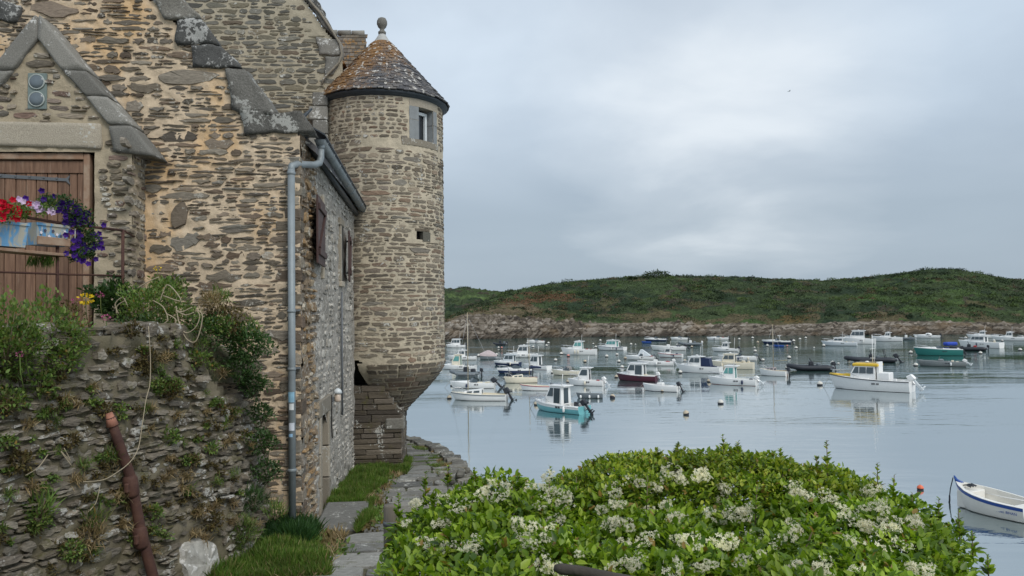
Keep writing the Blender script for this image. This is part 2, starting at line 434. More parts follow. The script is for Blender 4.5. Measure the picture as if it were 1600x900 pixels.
stone_mat('granite_lichen', [(.12, .12, .115), (.20, .19, .165)], grain=(50, 50, 50), lichen=.42, lcol=(.40, .40, .37), val=.5, lsc=22)
stone_mat('granite_black', [(.075, .075, .072), (.10, .10, .095)], grain=(50, 50, 50), lichen=.40, lcol=(.42, .42, .40), val=.4, lsc=20)
stone_mat('quoin_orange', [(.26, .17, .085), (.20, .15, .10), (.30, .24, .16)], grain=(30, 30, 30), lichen=.35, lcol=(.5, .46, .38), val=.6, lsc=20)
stone_mat('flagstone', [(.20, .20, .185), (.26, .25, .225), (.17, .17, .16), (.23, .215, .18)], grain=(12, 30, 20), lichen=.06, moss=.12, val=.35)
stone_mat('quay_stone', [(.13, .125, .11), (.19, .18, .155), (.10, .10, .09)], grain=(14, 14, 40), lichen=.15, moss=.35)
t = NT('wood_brown'); p = t.pos((40, 40, 3)); g = t.noise(p, 1.0, 5, .65); r = t.rnd()
c = t.mix(t.ramp(g, [(.3, 0.0), (.7, 1.0)]), (.105, .055, .034), (.23, .135, .085)); c = t.mix(1.0, c, t.ramp(r, [(0, .75), (1, 1.25)]), 'MULTIPLY')
c = t.mix(t.ramp(t.noise(t.pos((9, 9, 1.2)), 1.5, 5, .7), [(.58, 0.0), (.75, .6)]), c, (.33, .26, .20)); t.bump(g, .6, .006); MATS['wood_brown'] = t.fin(c, .8)
paint('wood_frame', (.27, .16, .10), .8, dirt=.7, bump=.3, dirtcol=(.40, .32, .24))
paint('shutter_red', (.055, .026, .022), .6, dirt=.4)
paint('iron_rust', (.055, .022, .016), .8, dirt=.6, bump=.4, dirtcol=(.13, .06, .035))
paint('iron_grey', (.12, .13, .14), .55, dirt=.4)
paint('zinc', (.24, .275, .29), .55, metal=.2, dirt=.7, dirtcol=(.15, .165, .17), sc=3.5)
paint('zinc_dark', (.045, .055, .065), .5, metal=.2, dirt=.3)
paint('lead', (.42, .42, .40), .6, dirt=.4)
paint('glass_dark', (.012, .015, .018), .08, dirt=.0, spec=.8)
paint('glass_pale', (.10, .125, .14), .12, dirt=.1, spec=.7)
paint('window_white', (.62, .66, .67), .4, dirt=.15)
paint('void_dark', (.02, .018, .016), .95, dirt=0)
paint('twig', (.16, .12, .075), .8, dirt=.3)
paint('dry_stem', (.38, .32, .22), .8, dirt=.3)

stone_mat('slate_old', [(.11, .10, .085), (.16, .135, .105), (.13, .12, .11)], grain=(30, 30, 30), lichen=.42, lcol=(.30, .17, .06), lsc=14)
def slate_mat():
    t = NT('slate'); p = t.pos(); r = t.rnd()
    c = t.ramp(r, [(0, (.055, .055, .06)), (.5, (.095, .092, .095)), (1, (.13, .12, .11))])
    s = t.n('ShaderNodeSeparateXYZ', Vector=t.n('ShaderNodeNewGeometry').outputs['Position'])
    # orange lichen colonises the sheltered landward side and the crest
    lean = t.math('ADD', t.math('MULTIPLY', t.math('SUBTRACT', -1.35, s.outputs[0]), .26), t.math('MULTIPLY', t.math('SUBTRACT', s.outputs[2], 12.45), .26))
    n1 = t.noise(p, 3.2, 5, .7); n2 = t.noise(p, 24, 5, .7)
    k = t.math('ADD', t.math('ADD', lean, t.math('MULTIPLY', n1, .9)), t.math('ADD', t.math('MULTIPLY', n2, .5), t.math('MULTIPLY', r, .12)))
    c = t.mix(t.ramp(k, [(.62, 0.0), (.92, .85)]), c, t.ramp(n2, [(.3, (.13, .065, .02)), (.55, (.25, .12, .026)), (.75, (.38, .20, .05))]))
    w = t.math('ADD', t.noise(p, 8.5, 3, .5), t.math('MULTIPLY', t.math('FRACT', t.math('MULTIPLY', r, 5.3)), .09))
    c = t.mix(t.ramp(w, [(.66, 0.0), (.68, .8)]), c, (.6, .58, .53))
    t.bump(n2, .5, .01); MATS['slate'] = t.fin(c, .75)
slate_mat()

rng = random.Random(11)
# ================================================================== FRONT HOUSE
HX, GY, SY1 = -1.89, 10.3, 16.15
house = tag(empty('stone_house', (-4.2, 10.4, 4.0)), 'long stone house with cream mortar, rusty quoins and lichen gable coping beside the path', 'house')
def HP(o): o.parent = house; o.location = Vector(o.location)-house.location; return o
house.location = (0, 0, 0)
def mpG(u, z, d): return (u, GY-d, z)
def cop_z(x): return 9.38+.93*(HX-x)
def inG(u, z):
    if u > HX-.005 or u < -7.3: return False
    if z > min(cop_z(u)-.06, 13.2+.93*(u+6.1)): return False
    if u < -3.86 and z > 6.5 and z < 9.9 - abs(u+4.98)*1.1: return False
    return True
gw = sheet('gable_wall', mpG, -6.8, HX, 3.7, 12.2, .028, .022, MATS['mortar_cream'], house, inside=lambda u, z: u < HX+.01 and z < cop_z(u)-.02 and z < 13.2+.93*(u+6.1), sc=9)
# hand placed large stones of the photograph
BIG = [((245, 108), (345, 132)), ((264, 362), (314, 390)), ((267, 315), (294, 358)), ((318, 27+0), (369, 30)),
       ((44, 5), (124, 25)), ((195, 155), (224, 174)), ((220, 287), (254, 300)), ((250, 300), (310, 312)), ((323, 425), (378, 440)), ((305, 440), (360, 452)), ((160, 108), (210, 120)), ((170, 105), (195, 75))]
big = []
for (a, b) in [((245, 108), (345, 132)), ((264, 362), (314, 390)), ((267, 315), (294, 358)), ((220, 287), (254, 300)), ((250, 301), (328, 312)), ((322, 424), (378, 440)), ((305, 440), (362, 452)), ((44, 4), (124, 26)), ((196, 158), (224, 175)), ((247, 206), (312, 222)), ((316, 216), (369, 231)), ((350, 487), (395, 506)), ((402, 515), (460, 530))]:
    p0, p1 = on(a[0], a[1], 1, GY), on(b[0], b[1], 1, GY)
    big.append(((p0[0]+p1[0])/2, (p0[2]+p1[2])/2, abs(p1[0]-p0[0]), abs(p0[2]-p1[2]), 0.0))
st = pack(-7.3, HX+.02, 3.8, 12.8, rng, ch=(.05, .115), ln=(.15, .5), gap=.015, inside=inG, wave=.06, split=.42, small=.22, seed=1.7)
def clear(s): return all(abs(s[0]-b[0]) > (s[2]+b[2])/2*.8 or abs(s[1]-b[1]) > (s[3]+b[3])/2*.8 for b in big)
st = [s for s in st if clear(s) and rng.random() > .04]
vis = lambda s: 1.0 if (s[0] > -6.1 and s[1] < 11.3 and (s[0] > -3.9 or s[1] > 9.2) and s[1] > 4.2) else .1
st += [q for q in pack(-6.6, HX, 3.9, 11.6, rng, ch=(.035, .06), ln=(.06, .2), gap=.01, inside=inG, wave=.03, split=0, seed=3.9) if rng.random() < .75 and all(abs(q[0]-b[0]) > (q[2]+b[2])/2+.008 or abs(q[1]-b[1]) > (q[3]+b[3])/2+.008 for b in st+big)]
lay([(s[0], s[1], s[2], s[3]*rng.uniform(.82, 1.05), s[4]+rng.uniform(-.03, .03)) for s in st]+big, mpG, MATS['stone_brown'], gw, rng, proud=(.006, .024), weight=vis, pw=.7, jag=.42, n=16, flat=.93)

def quad_block(name, q, y0, y1, mat, parent, seed, amp=.02, bev=.04, plane=GY, cuts=6):
    pts = [on(a, b, 1, plane) for a, b in q]; P = [(p[0], p[2]) for p in pts]
    def shp(p):
        u, v, w = p.x+.5, p.z+.5, p.y+.5
        bl, br, tr, tl = P
        x = (1-v)*((1-u)*bl[0]+u*br[0])+v*((1-u)*tl[0]+u*tr[0]); z = (1-v)*((1-u)*bl[1]+u*br[1])+v*((1-u)*tl[1]+u*tr[1])
        return Vector((x, y0+(y1-y0)*w, z))
    return rough_block(name, Matrix.Identity(4), 1, 1, 1, mat, parent, seed, amp, cuts, .03, 5, shp)
GL, GB, GR = MATS['granite_lichen'], MATS['granite_black'], MATS['granite']
quads = [([(256, 31), (314, 31), (275, -14), (234, -14)], GL), ([(277, 70), (343, 70), (315, 33), (277, 33)], GB), ([(302, 107), (376, 107), (345, 72), (300, 72)], GB),
         ([(366, 176), (438, 182), (384, 109), (352, 111)], GL), ([(384, 212), (492, 206), (472, 178), (372, 172)], GL),
         ([(200, -16), (268, -16), (226, -60), (180, -60)], GB), ([(160, -62), (225, -62), (170, -118), (140, -118)], GL), ([(-22, 33), (30, 35), (38, 14), (-30, -14)], GB)]
for i, (q, m) in enumerate(quads): quad_block('coping_stone', q, GY-.055, GY+.34, m, house, i*3.1, amp=.035)

# the side wall facing the path
def mpS(u, z, d): return (HX+d, u, z)
def eave_z(y): return 9.36-.035*(y-10.3)
def door_in(u, z): return 11.83 < u < 12.50 and z < 5.46-.18*abs((u-12.165)/.33)**2
def win_in(u, z): return 14.02 < u < 14.32 and 7.6 < z < 8.6
def inS(u, z): return u > GY+.02 and u < SY1 and z < eave_z(u) and not door_in(u, z) and not (13.85 < u < 15.1 and 7.4 < z < 8.8) and not (11.9 < u < 12.3 and 7.4 < z < 8.9)
t = NT('limewash'); p = t.pos(); v = t.noise(t.pos((7, 7, 7)), 1.6, 6, .75, .6); v2 = t.noise(p, 1.3, 4)
c = t.mix(t.ramp(v2, [(.35, 0.0), (.65, 1.0)]), (.26, .24, .205), (.36, .335, .295))
yv = t.n('ShaderNodeSeparateXYZ', Vector=t.n('ShaderNodeNewGeometry').outputs['Position']).outputs[1]
c = t.mix(t.ramp(t.math('ADD', t.math('MULTIPLY', t.math('SUBTRACT', 11.9, yv), .5), v2), [(.75, 0.0), (1.15, .8)]), c, (.20, .125, .06))
c = t.mix(t.ramp(v, [(.54, 0.0), (.60, .9)]), c, (.56, .53, .47))
t.bump(t.math('ADD', v, t.math('MULTIPLY', t.noise(p, 30, 5, .7), .6)), 1.0, .04); MATS['limewash'] = t.fin(c, .95)
sw = sheet('side_wall', mpS, GY, SY1, 3.4, 9.4, .045, .035, MATS['limewash'], house, inside=lambda u, z: z < eave_z(u)+.04 and not door_in(u, z), sc=4)
def jambs(s): return not (11.66 < s[0] < 12.66 and s[1] < 5.6)
st = [s for s in pack(GY+.05, SY1, 3.6, 9.3, rng, ch=(.09, .2), ln=(.18, .5), gap=.03, inside=inS, wave=.04, split=.3, seed=4.2) if jambs(s)]
near = [s for s in st if s[0] < 11.4]; far = [s for s in st if s[0] >= 11.4]
lay(near, mpS, MATS['quoin_orange'], sw, rng, proud=(.012, .045), limit=170, pw=.6)
lay(far, mpS, MATS['stone_lime'], sw, rng, proud=(.0, .018), limit=130, pw=.6)
# rough quoins that show on the corner itself
z = 4.1; k = 0
while z < 9.2:
    h = rng.uniform(.10, .2)
    L = rng.uniform(.16, .34)
    m = MB(); m.box(HX-L, HX+rng.uniform(.0, .025), GY-rng.uniform(.004, .02), GY+rng.uniform(.15, .34), z+.012, z+h-.014, bev=.014)
    for i, v in enumerate(m.V): m.V[i] = tuple(Vector(v)+Vector([rng.uniform(-.012, .012) for _ in range(3)]))
    m.build('quoin', MATS['stone_brown'], house); z += h; k += 1
# dressed jambs and lintel of the doorway, the door set deep inside
for (y0, y1) in ((11.68, 11.83), (12.50, 12.64)):
    z = 3.8
    for h in (.62, .5, .55):
        m = MB(); m.box(HX-.22, HX+.035, y0, y1, z, z+h-.012, bev=.015); m.build('jamb_stone', MATS['granite_warm'], house); z += h
m = MB(); m.box(HX-.22, HX+.04, 11.6, 12.72, 5.46, 5.72, bev=.02); m.build('door_lintel', MATS['granite_warm'], house)
m = MB(); m.box(HX-.05-.22, HX-.22, 11.8, 12.52, 3.8, 5.5); dd = m.build('door', MATS['wood_brown'], house)
for i in range(4):
    m = MB(); m.box(HX-.22, HX-.2, 11.84+i*.165, 11.995+i*.165, 3.9, 5.44, bev=.006); m.build('plank', MATS['wood_brown'], dd)
m = MB(); m.tube([(HX-.19, 12.42, 4.9), (HX-.15, 12.42, 4.9), (HX-.15, 12.42, 5.0)], .01, 6); m.build('handle', MATS['iron_grey'], dd)
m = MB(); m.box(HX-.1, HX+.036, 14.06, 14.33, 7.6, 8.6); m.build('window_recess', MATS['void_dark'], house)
m = MB(); m.box(HX-.1, HX+.06, 13.94, 14.36, 7.5, 7.6, bev=.01); m.build('window_sill', MATS['granite_warm'], house)
m = MB(); m.box(HX-.1, HX+.055, 13.9, 14.4, 8.6, 8.74, bev=.015); m.build('window_lintel', MATS['granite_warm'], house)
m = MB(); m.box(HX-.08, HX+.045, 11.98, 12.1, 7.55, 8.85, bev=.01); m.box(HX-.08, HX+.05, 13.94, 14.06, 7.6, 8.6, bev=.01); m.build('window_jamb', MATS['granite_warm'], house)
def shutter(y0, y1, z0, z1, ang):
    s = empty('shutter', (HX+.05, y1, z0), parent=house); s.rotation_euler = (0, 0, ang); Lw = y1-y0; n = 4
    for i in range(n):
        m = MB(); m.box(0, .03, -Lw+i*Lw/n+.003, -Lw+(i+1)*Lw/n-.003, 0, z1-z0, bev=.004); m.build('plank', MATS['shutter_red'], s)
    for zz_ in (.12, z1-z0-.2):
        m = MB(); m.box(.031, .06, -Lw+.04, -.03, zz_, zz_+.09, bev=.006); m.build('ledge', MATS['shutter_red'], s)
    m = MB(); a = Vector((.045, -Lw+.08, .2)); b = Vector((.045, -.1, z1-z0-.18)); d = (b-a).normalized(); q = Vector((0, -d.z, d.y))*.04
    V = [a-q, a+q, b+q, b-q]; V = [v-Vector((.014, 0, 0)) for v in V]+[v+Vector((.014, 0, 0)) for v in V]
    m.add(V, [(0, 1, 2, 3), (4, 7, 6, 5), (0, 4, 5, 1), (1, 5, 6, 2), (2, 6, 7, 3), (3, 7, 4, 0)]); m.build('brace', MATS['shutter_red'], s)
    for zz_ in (.16, z1-z0-.16):
        m = MB(); m.box(-.05, .0, -.03, .01, zz_, zz_+.03); m.build('hinge', MATS['iron_grey'], s)
shutter(10.86, 11.9, 7.72, 8.68, .06); shutter(14.36, 15.02, 7.62, 8.55, .10)
# lamp and its cable by the door
m = MB(); m.box(HX, HX+.05, 12.9, 12.98, 5.56, 5.64, bev=.01); lp = m.build('wall_lamp', MATS['iron_grey'], house)
m = MB(); m.lathe([(.045, 0), (.055, .03), (.05, .12), (.03, .14)], 12, (HX+.11, 12.94, 5.56)); m.build('lamp_glass', paint('lamp_glass', (.55, .45, .36), .2, dirt=0), lp)
m = MB(); m.lathe([(.075, 0), (.06, .05), (.02, .08)], 12, (HX+.11, 12.94, 5.70)); m.build('lamp_shade', MATS['window_white'], lp)
m = MB(); m.tube([(HX+.045, 12.7, 5.7), (HX+.045, 12.7, 5.2), (HX+.045, 12.75, 5.0)], .012, 6); m.build('cable', MATS['void_dark'], house)
m = MB(); m.tube([(HX+.045, 14.0, 7.4), (HX+.045, 14.0, 5.2)], .02, 6); m.build('cable', MATS['iron_grey'], house)
# doorstep slab
m = MB(); m.box(HX+.06, -1.18, 10.75, 12.25, 3.95, 4.085, bev=.02)
for i, v in enumerate(m.V): m.V[i] = (v[0]+.12*(v[1]-11.4)*(-.25)+rng.uniform(-.02, .02), v[1], v[2])
tag(m.build('doorstep', MATS['flagstone']), 'smooth grey stone slab on the ground before the side doorway', 'doorstep')
# roof
rf = MB(); rf.prism([(HX+.16, 9.30), (-5.6, 12.78), (-9.3, 9.3), (-9.3, 9.18), (-5.6, 12.62), (HX+.16, 9.20)], GY+.3, 16.9); rfo = rf.build('roof', MATS['slate'], house)
m = MB(); m.box(HX-.3, HX-.1, GY+.1, SY1, 3.4, 9.2); m.box(-7.3, HX-.3, SY1-.2, SY1, 3.4, 9.2); m.box(-7.4, -7.2, GY+.1, SY1, 3.4, 9.2); m.box(-7.2, HX-.3, GY+.08, GY+.2, 3.4, 9.2); m.build('inner_wall', MATS['void_dark'], house)
# dark eaves edge and gutter
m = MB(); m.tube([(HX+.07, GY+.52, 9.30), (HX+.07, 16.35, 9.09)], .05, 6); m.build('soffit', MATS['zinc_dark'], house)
V = []; F = []; n = 9
for i, (yy, zz_) in enumerate(((10.72, 9.42), (16.3, 9.20))):
    for rr in (.078, .068):
        for k in range(n):
            a = PI+PI*k/(n-1); V.append((HX+.19+rr*math.cos(a), yy, zz_+rr*math.sin(a)))
for k in range(n-1):
    F += [(k, k+1, 2*n+k+1, 2*n+k), (n+k+1, n+k, 3*n+k, 3*n+k+1)]
for e in (0, 2*n): F += [tuple(e+k for k in range(n))]
gt = MB().add(V, F, True).build('gutter', MATS['zinc'], house)
m = MB(); m.tube([(HX+.268, 10.72, 9.425), (HX+.268, 16.3, 9.205)], .011, 6); m.build('gutter_lip', MATS['zinc_dark'], gt)
for k in range(9):
    yy = 10.9+k*.66; zz_ = 9.42-.0394*(yy-10.72)
    m = MB(); m.tube([(HX+.19+.083*math.cos(a), yy, zz_+.083*math.sin(a)) for a in [PI+PI*j/6 for j in range(7)]], .008, 4); m.build('gutter_bracket', MATS['zinc'], gt)
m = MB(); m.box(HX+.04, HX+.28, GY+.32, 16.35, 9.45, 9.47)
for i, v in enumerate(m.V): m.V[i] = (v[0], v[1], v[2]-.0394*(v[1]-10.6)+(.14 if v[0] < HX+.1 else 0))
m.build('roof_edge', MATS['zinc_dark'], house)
m = MB(); a = Vector((HX+.02, 10.42, 9.62)); m.tube([a+Vector((.12, -.02, .14)), a+Vector((-.0, -.03, .02)), a+Vector((-.05, .0, -.1)), a+Vector((.02, .15, -.22))], [.012, .03, .05, .02], 6); m.build('lead_flashing', MATS['zinc_dark'], house)
# downpipe
dp = empty('downpipe', (0, 0, 0), parent=house)
px_ = -1.985; py_ = 10.19
pts = [(HX+.19, 10.80, 9.36), (HX+.19, 10.80, 9.18), (HX+.175, 10.77, 9.10), (HX+.12, 10.66, 9.05), (-1.93, 10.3, 8.99), (px_, py_+.03, 8.95), (px_, py_, 8.86)]
m = MB(); m.tube(pts, .048, 14); m.build('elbow', MATS['zinc'], dp)
m = MB(); m.tube([(px_, py_, 8.9), (px_, py_, 3.98)], .047, 16); m.build('pipe', MATS['zinc'], dp)
m = MB(); m.lathe([(.052, -.03), (.055, 0), (.052, .03)], 14, (HX+.19, 10.80, 9.33)); m.build('outlet', MATS['zinc'], dp)
for zz_ in (8.85, 7.05, 6.3, 5.0): m = MB(); m.lathe([(.05, -.02), (.056, -.012), (.056, .012), (.05, .02)], 16, (px_, py_, zz_)); m.build('collar', MATS['zinc'], dp)
for zz_ in (7.06, 6.31): m = MB(); m.box(px_-.005, px_+.09, py_-.008, py_+.12, zz_-.012, zz_+.012); m.build('bracket', MATS['iron_grey'], dp)
for (ya, yb, nm, a0, a1) in ((612, 628, (.25, .45, .58), 200, 320), (630, 640, (.65, .68, .68), 235, 310), (660, 672, (.6, .64, .7), 230, 320), (677, 682, (.3, .5, .7), 230, 290)):
    z1, z0 = on(462, ya, 1, py_)[2], on(462, yb, 1, py_)[2]
    V = []; n = 6
    for zz_ in (z0, z1):
        for k in range(n):
            a = math.radians(a0+(a1-a0)*k/(n-1)); V.append((px_+.0485*math.cos(a), py_+.0485*math.sin(a), zz_))
    link('sticker', mkmesh('sticker', V, [(k, k+1, n+k+1, n+k) for k in range(n-1)], paint('sticker%d' % ya, nm, .5, dirt=.5)), dp)

# ================================================================== PORCH with the loft door
PY = 9.9
porch = tag(empty('gabled_porch', (0, 0, 0)), 'shallow gabled stone porch framing the brown plank door at far left', 'porch')
def mpP(u, z, d): return (u, PY-d, z)
def gab(u): return 10.52-1.2*abs(u+4.98)
def inP(u, z):
    if not (-7.0 < u < -3.875) or z > min(gab(u), 9.3+max(0, gab(u)-9.3)): return False
    if u < -4.31 and z < 9.05: return False
    if 9.03 < z < 9.42 and u < -4.2: return False
    if -5.20 < u < -4.94 and 9.6 < z < 10.02: return False
    return z > 6.7
pw_ = sheet('porch_wall', mpP, -6.9, -3.87, 6.7, 10.5, .03, .02, MATS['mortar_porch'], porch, inside=lambda u, z: z < gab(u)+.02 and not (u < -4.31 and z < 9.05))
stp = pack(-6.9, -3.87, 6.75, 10.5, rng, ch=(.06, .125), ln=(.14, .42), gap=.014, inside=inP, wave=.03, split=.25, seed=8.8)
stp += [q for q in pack(-6.9, -3.87, 6.78, 10.5, rng, ch=(.05, .08), ln=(.08, .2), gap=.012, inside=inP, wave=.03, split=0, seed=3.3) if all(abs(q[0]-b[0]) > (q[2]+b[2])/2+.008 or abs(q[1]-b[1]) > (q[3]+b[3])/2+.006 for b in stp)]
lay(stp, mpP, MATS['stone_porch'], pw_, rng, proud=(.012, .035), pw=.6, jag=.2)
ps = sheet('porch_side', lambda u, z, d: (-3.87+d, u, z), PY, GY, 6.7, 9.1, .05, .012, MATS['mortar_porch'], porch)
lay(pack(PY, GY, 6.75, 9.05, rng, ch=(.08, .16), ln=(.15, .34), gap=.02, seed=2), lambda u, z, d: (-3.87+d, u, z), MATS['stone_porch'], ps, rng)
m = MB(); m.box(-6.9, -4.35, PY+.14, GY, 9.06, 9.3); m.prism([(-6.0, 9.1), (-4.1, 9.1), (-4.98, 10.3)], PY+.03, GY-.01); m.build('porch_core', MATS['void_dark'], porch)
quad_block('lintel', [(-60, 227), (161, 233), (160, 193), (-60, 189)], PY-.03, PY+.25, MATS['granite_warm'], porch, 4, amp=.008, plane=PY)
for i, q in enumerate(([(100, 112), (138, 112), (64, 24), (62, 62)], [(137, 152), (170, 152), (137, 112), (101, 112)], [(172, 196), (207, 196), (170, 152), (137, 152)], [(180, 238), (246, 245), (207, 197), (172, 197)])):
    quad_block('coping_stone', q, PY-.06, GY+.02, GR, porch, i*2.2, amp=.008, plane=PY)
for i, q in enumerate(([(-14, 112), (24, 112), (62, 62), (60, 24)], [(-62, 160), (-24, 160), (24, 112), (-14, 112)])):
    quad_block('coping_stone', q, PY-.06, GY+.02, GR, porch, i*2.2+9, amp=.015, plane=PY)
# little window of two bottle-glass discs
wp0, wp1 = on(44, 171, 1, PY-.01), on(74, 115, 1, PY-.01)
wi = empty('window', (wp0[0], PY-.01, wp0[2]), parent=porch); ww, wh = wp1[0]-wp0[0], wp1[2]-wp0[2]
m = MB(); m.box(0, ww, -.02, .05, 0, wh, bev=.006); m.build('frame', paint('glass_green', (.17, .215, .20), .3, dirt=.3), wi)
for k in range(2):
    m = MB(); m.lathe([(.0, .0), (ww*.39, 0), (ww*.39, .012), (ww*.33, .022), (.0, .03)], 24); Mx = TM(ww/2, -.02, wh*(.27+.48*k), PI/2)
    m.V = [tuple(Mx @ Vector(v)) for v in m.V]; m.build('pane', MATS['glass_pale'], wi)
    m = MB(); m.tube([(ww/2+ww*.4*math.cos(a), -.03, wh*(.27+.48*k)+ww*.4*math.sin(a)) for a in np.linspace(0, 2*PI, 24, endpoint=False)], .01, 5, closed=True); m.build('ring', paint('ring_grey', (.36, .40, .38), .5), wi)
# door: frame, planks, top rail, strap hinge
DY = 10.02
dr = empty('door', (0, 0, 0), parent=porch)
def dpx(x, y): q = on(x, y, 1, DY); return q[0], q[2]
x1, zt = dpx(145, 241); x0 = -6.4
m = MB(); m.box(x1-.075, x1, DY-.09, DY+.04, 6.8, 9.04, bev=.008); m.build('frame', MATS['wood_frame'], dr)
m = MB(); m.box(x0, x1-.076, DY-.09, DY+.04, 8.965, 9.045, bev=.008); m.build('frame', MATS['wood_frame'], dr)
m = MB(); m.box(x0, x1-.08, DY-.055, DY-.03, 8.80, 8.955, bev=.005); m.build('rail', MATS['wood_brown'], dr)
edges = [136, 123, 110, 92, 76, 59, 43, 27, 10, -7, -24, -41, -58, -75]
for a, b in zip(edges, edges[1:]):
    xa, xb = dpx(b, 300)[0], dpx(a, 300)[0]
    m = MB(); m.box(xa+.005, xb-.005, DY-.035-rng.uniform(0, .006), DY, 6.82, 8.80, bev=.005); m.build('plank', MATS['wood_brown'], dr)
m = MB(); m.box(x0, x1, DY+.002, DY+.02, 6.8, 9.0); m.build('backing', MATS['void_dark'], dr)
a, b = dpx(-40, 273), dpx(106, 282); m = MB(); m.prism([(a[0], a[1]-.025), (b[0], b[1]-.018), (b[0]+.05, b[1]-.06), (b[0]+.03, b[1]), (b[0]+.05, b[1]+.06), (b[0], b[1]+.018), (a[0], a[1]+.025)], DY-.052, DY-.04); m.build('strap_hinge', MATS['iron_grey'], dr)
for xx in (5, 28, 50, 72, 92):
    q = dpx(xx, 275+xx*.05); m = MB(); m.box(q[0]-.012, q[0]+.012, DY-.062, DY-.05, q[1]-.012, q[1]+.012, bev=.003); m.build('bolt', MATS['iron_grey'], dr)
m = MB(); m.box(x0, -4.3, DY-.12, DY+.3, 6.72, 6.8, bev=.01); m.build('threshold', MATS['granite'], dr)

# ================================================================== REAR HOUSE
rear = tag(empty('rear_house', (0, 0, 0)), 'taller grey stone gable rising behind the front house, ending against the round turret', 'house')
RY = 17.0
def mpR(u, z, d): return (u, RY-d, z)
def rz_(u): return 12.72+1.46*(-2.2-u)
def inR(u, z): return -8 < u < -2.23 and z < rz_(u)-.12 and z > 8.0
rw = sheet('gable_wall', mpR, -7, -2.2, 8.5, 15, .045, .014, MATS['mortar_grey'], rear, inside=lambda u, z: u < -2.19 and z < rz_(u))
sr_ = pack(-7, -2.2, 8.4, 15, rng, ch=(.075, .145), ln=(.2, .55), gap=.02, inside=inR, wave=.04, split=.25, seed=3.1)
def visR(s):
    p = np.array([s[0], RY, s[1]])-CAM; d = p@cf; X, Y = 800+1200*(p@CR)/d, 450-1200*(p@CU)/d
    return 1.0 if (X > 240 and Y > -10 and Y < 240 and Y < (X-250)*.93+20) else .01
lay([s for s in sr_ if visR(s) > .5 or rng.random() < .3], mpR, MATS['stone_grey'], rw, rng, proud=(.006, .02), weight=visR, pw=.58, jag=.3, n=14, flat=.92)
m = MB(); m.prism([(-8, 3.4), (-2.22, 3.4), (-2.22, 12.68), (-3.8, 15.0), (-8, 15.0)], RY+.03, RY+.3); m.box(-8, -2.3, RY+.3, 24, 3.4, 12.4); m.build('inner_wall', MATS['mortar_grey'], rear)
m = MB(); m.prism([(-2.15, 12.55), (-5.2, 17.0), (-8.3, 12.55)], RY+.1, 24.2); m.build('roof', MATS['slate'], rear)
for i, (q, mt) in enumerate((([(505, 42), (531, 66), (505, 20), (480, 0)], GL), ([(494, 20), (508, 20), (480, -24), (466, -12)], GB), ([(500, 86), (536, 88), (532, 64), (494, 58)], MATS['granite']), ([(508, 118), (522, 116), (536, 90), (508, 88)], MATS['granite']), ([(478, -22), (490, -14), (450, -70), (440, -62)], GL))):
    quad_block('coping_stone', q, RY-.05, RY+.3, mt, rear, i*5+2, amp=.03, plane=RY)
fl = [on(x, y, 1, RY-.08) for x, y in ((476, -8), (500, 20), (520, 50), (531, 68), (534, 84), (530, 97), (520, 108), (508, 120), (502, 132))]
m = MB(); m.tube(fl, .026, 6); m.build('flashing', MATS['granite_warm'], rear)
for i in range(7):      # tower-to-house junction of dressed blocks
    zt = 11.75-i*.3; m = MB(); m.box(-2.78-(i % 2)*.08, -2.46, 16.55, RY, zt-.29, zt, bev=.02); m.build('quoin', MATS['granite'], rear)
# wing behind the turret, slate slope to a stone ridge
wing = empty('wing', (0, 0, 0), parent=rear)
m = MB(); m.box(-3.0, -1.35, 18.1, 22, 3.3, 11.8); m.build('wing_wall', MATS['stone_grey'], wing)
rg = on(545, 54, 1, 19.6)[2]
slw = MB(); lo = Vector((0, 17.6, 11.9)); hi = Vector((0, 19.6, rg)); dv = (hi-lo).normalized(); nv = Vector((0, -dv.z, dv.y)); Ls = (hi-lo).length
m = MB(); m.prism([(17.6, 11.85), (19.6, rg-.05), (21.6, 11.85)], -3.1, -1.95, axis='x'); m.build('wing_roof', MATS['slate_old'], wing)
for r_ in range(16):
    s0 = Ls*r_/16
    for c_ in range(6):
        xa = -2.6+c_*.11+(r_ % 2)*.05
        if rng.random() < .02: continue
        q = lo+dv*s0; m = MB(); A = q+nv*.03; B = q+dv*.2+nv*.01
        m.add([(xa, A.y, A.z), (xa+.105, A.y, A.z), (xa+.105, B.y, B.z), (xa, B.y, B.z), (xa, A.y+.01, A.z-.02), (xa+.105, A.y+.01, A.z-.02)], [(0, 1, 2, 3), (4, 5, 1, 0)])
        link('slate', m.mesh('slate', MATS['slate_old']), wing)
for c_ in range(3):
    m = MB(); m.tube([(-2.98+c_*.34, 19.6, rg+.03), (-2.66+c_*.34, 19.6, rg+.03)], [.075, .085], 8); m.build('ridge_tile', MATS['granite'], wing)

# ================================================================== TURRET
TX, TY, TR = -1.37, 17.5, 1.35
tur = tag(empty('round_turret', (0, 0, 0)), 'round stone turret with conical slate roof jutting out on a corbel above the quay path', 'turret')
def mpT(u, z, d):
    a = u/TR; return (TX+(TR+d)*math.sin(a), TY-(TR+d)*math.cos(a), z)
def tbot(a): return 5.92+.42*min(1, max(0, (-a-.05)/.75))
W0, W1, WZ0, WZ1 = math.radians(38.5), math.radians(58), 10.72, 11.42
def hole(u, z): return W0*TR < u < W1*TR and WZ0 < z < WZ1
SA = math.radians(39); SZ = 8.66
def slit(u, z): return abs(u-SA*TR) < .075 and abs(z-SZ) < .10
ub, ue = -1.9*TR, 2.2*TR
tw = sheet('turret_wall', mpT, ub, ue, 5.9, 11.78, .035, .014, MATS['mortar_tower'], tur, sc=11, inside=lambda u, z: z > tbot(u/TR)-.05 and not hole(u, z) and not slit(u, z))
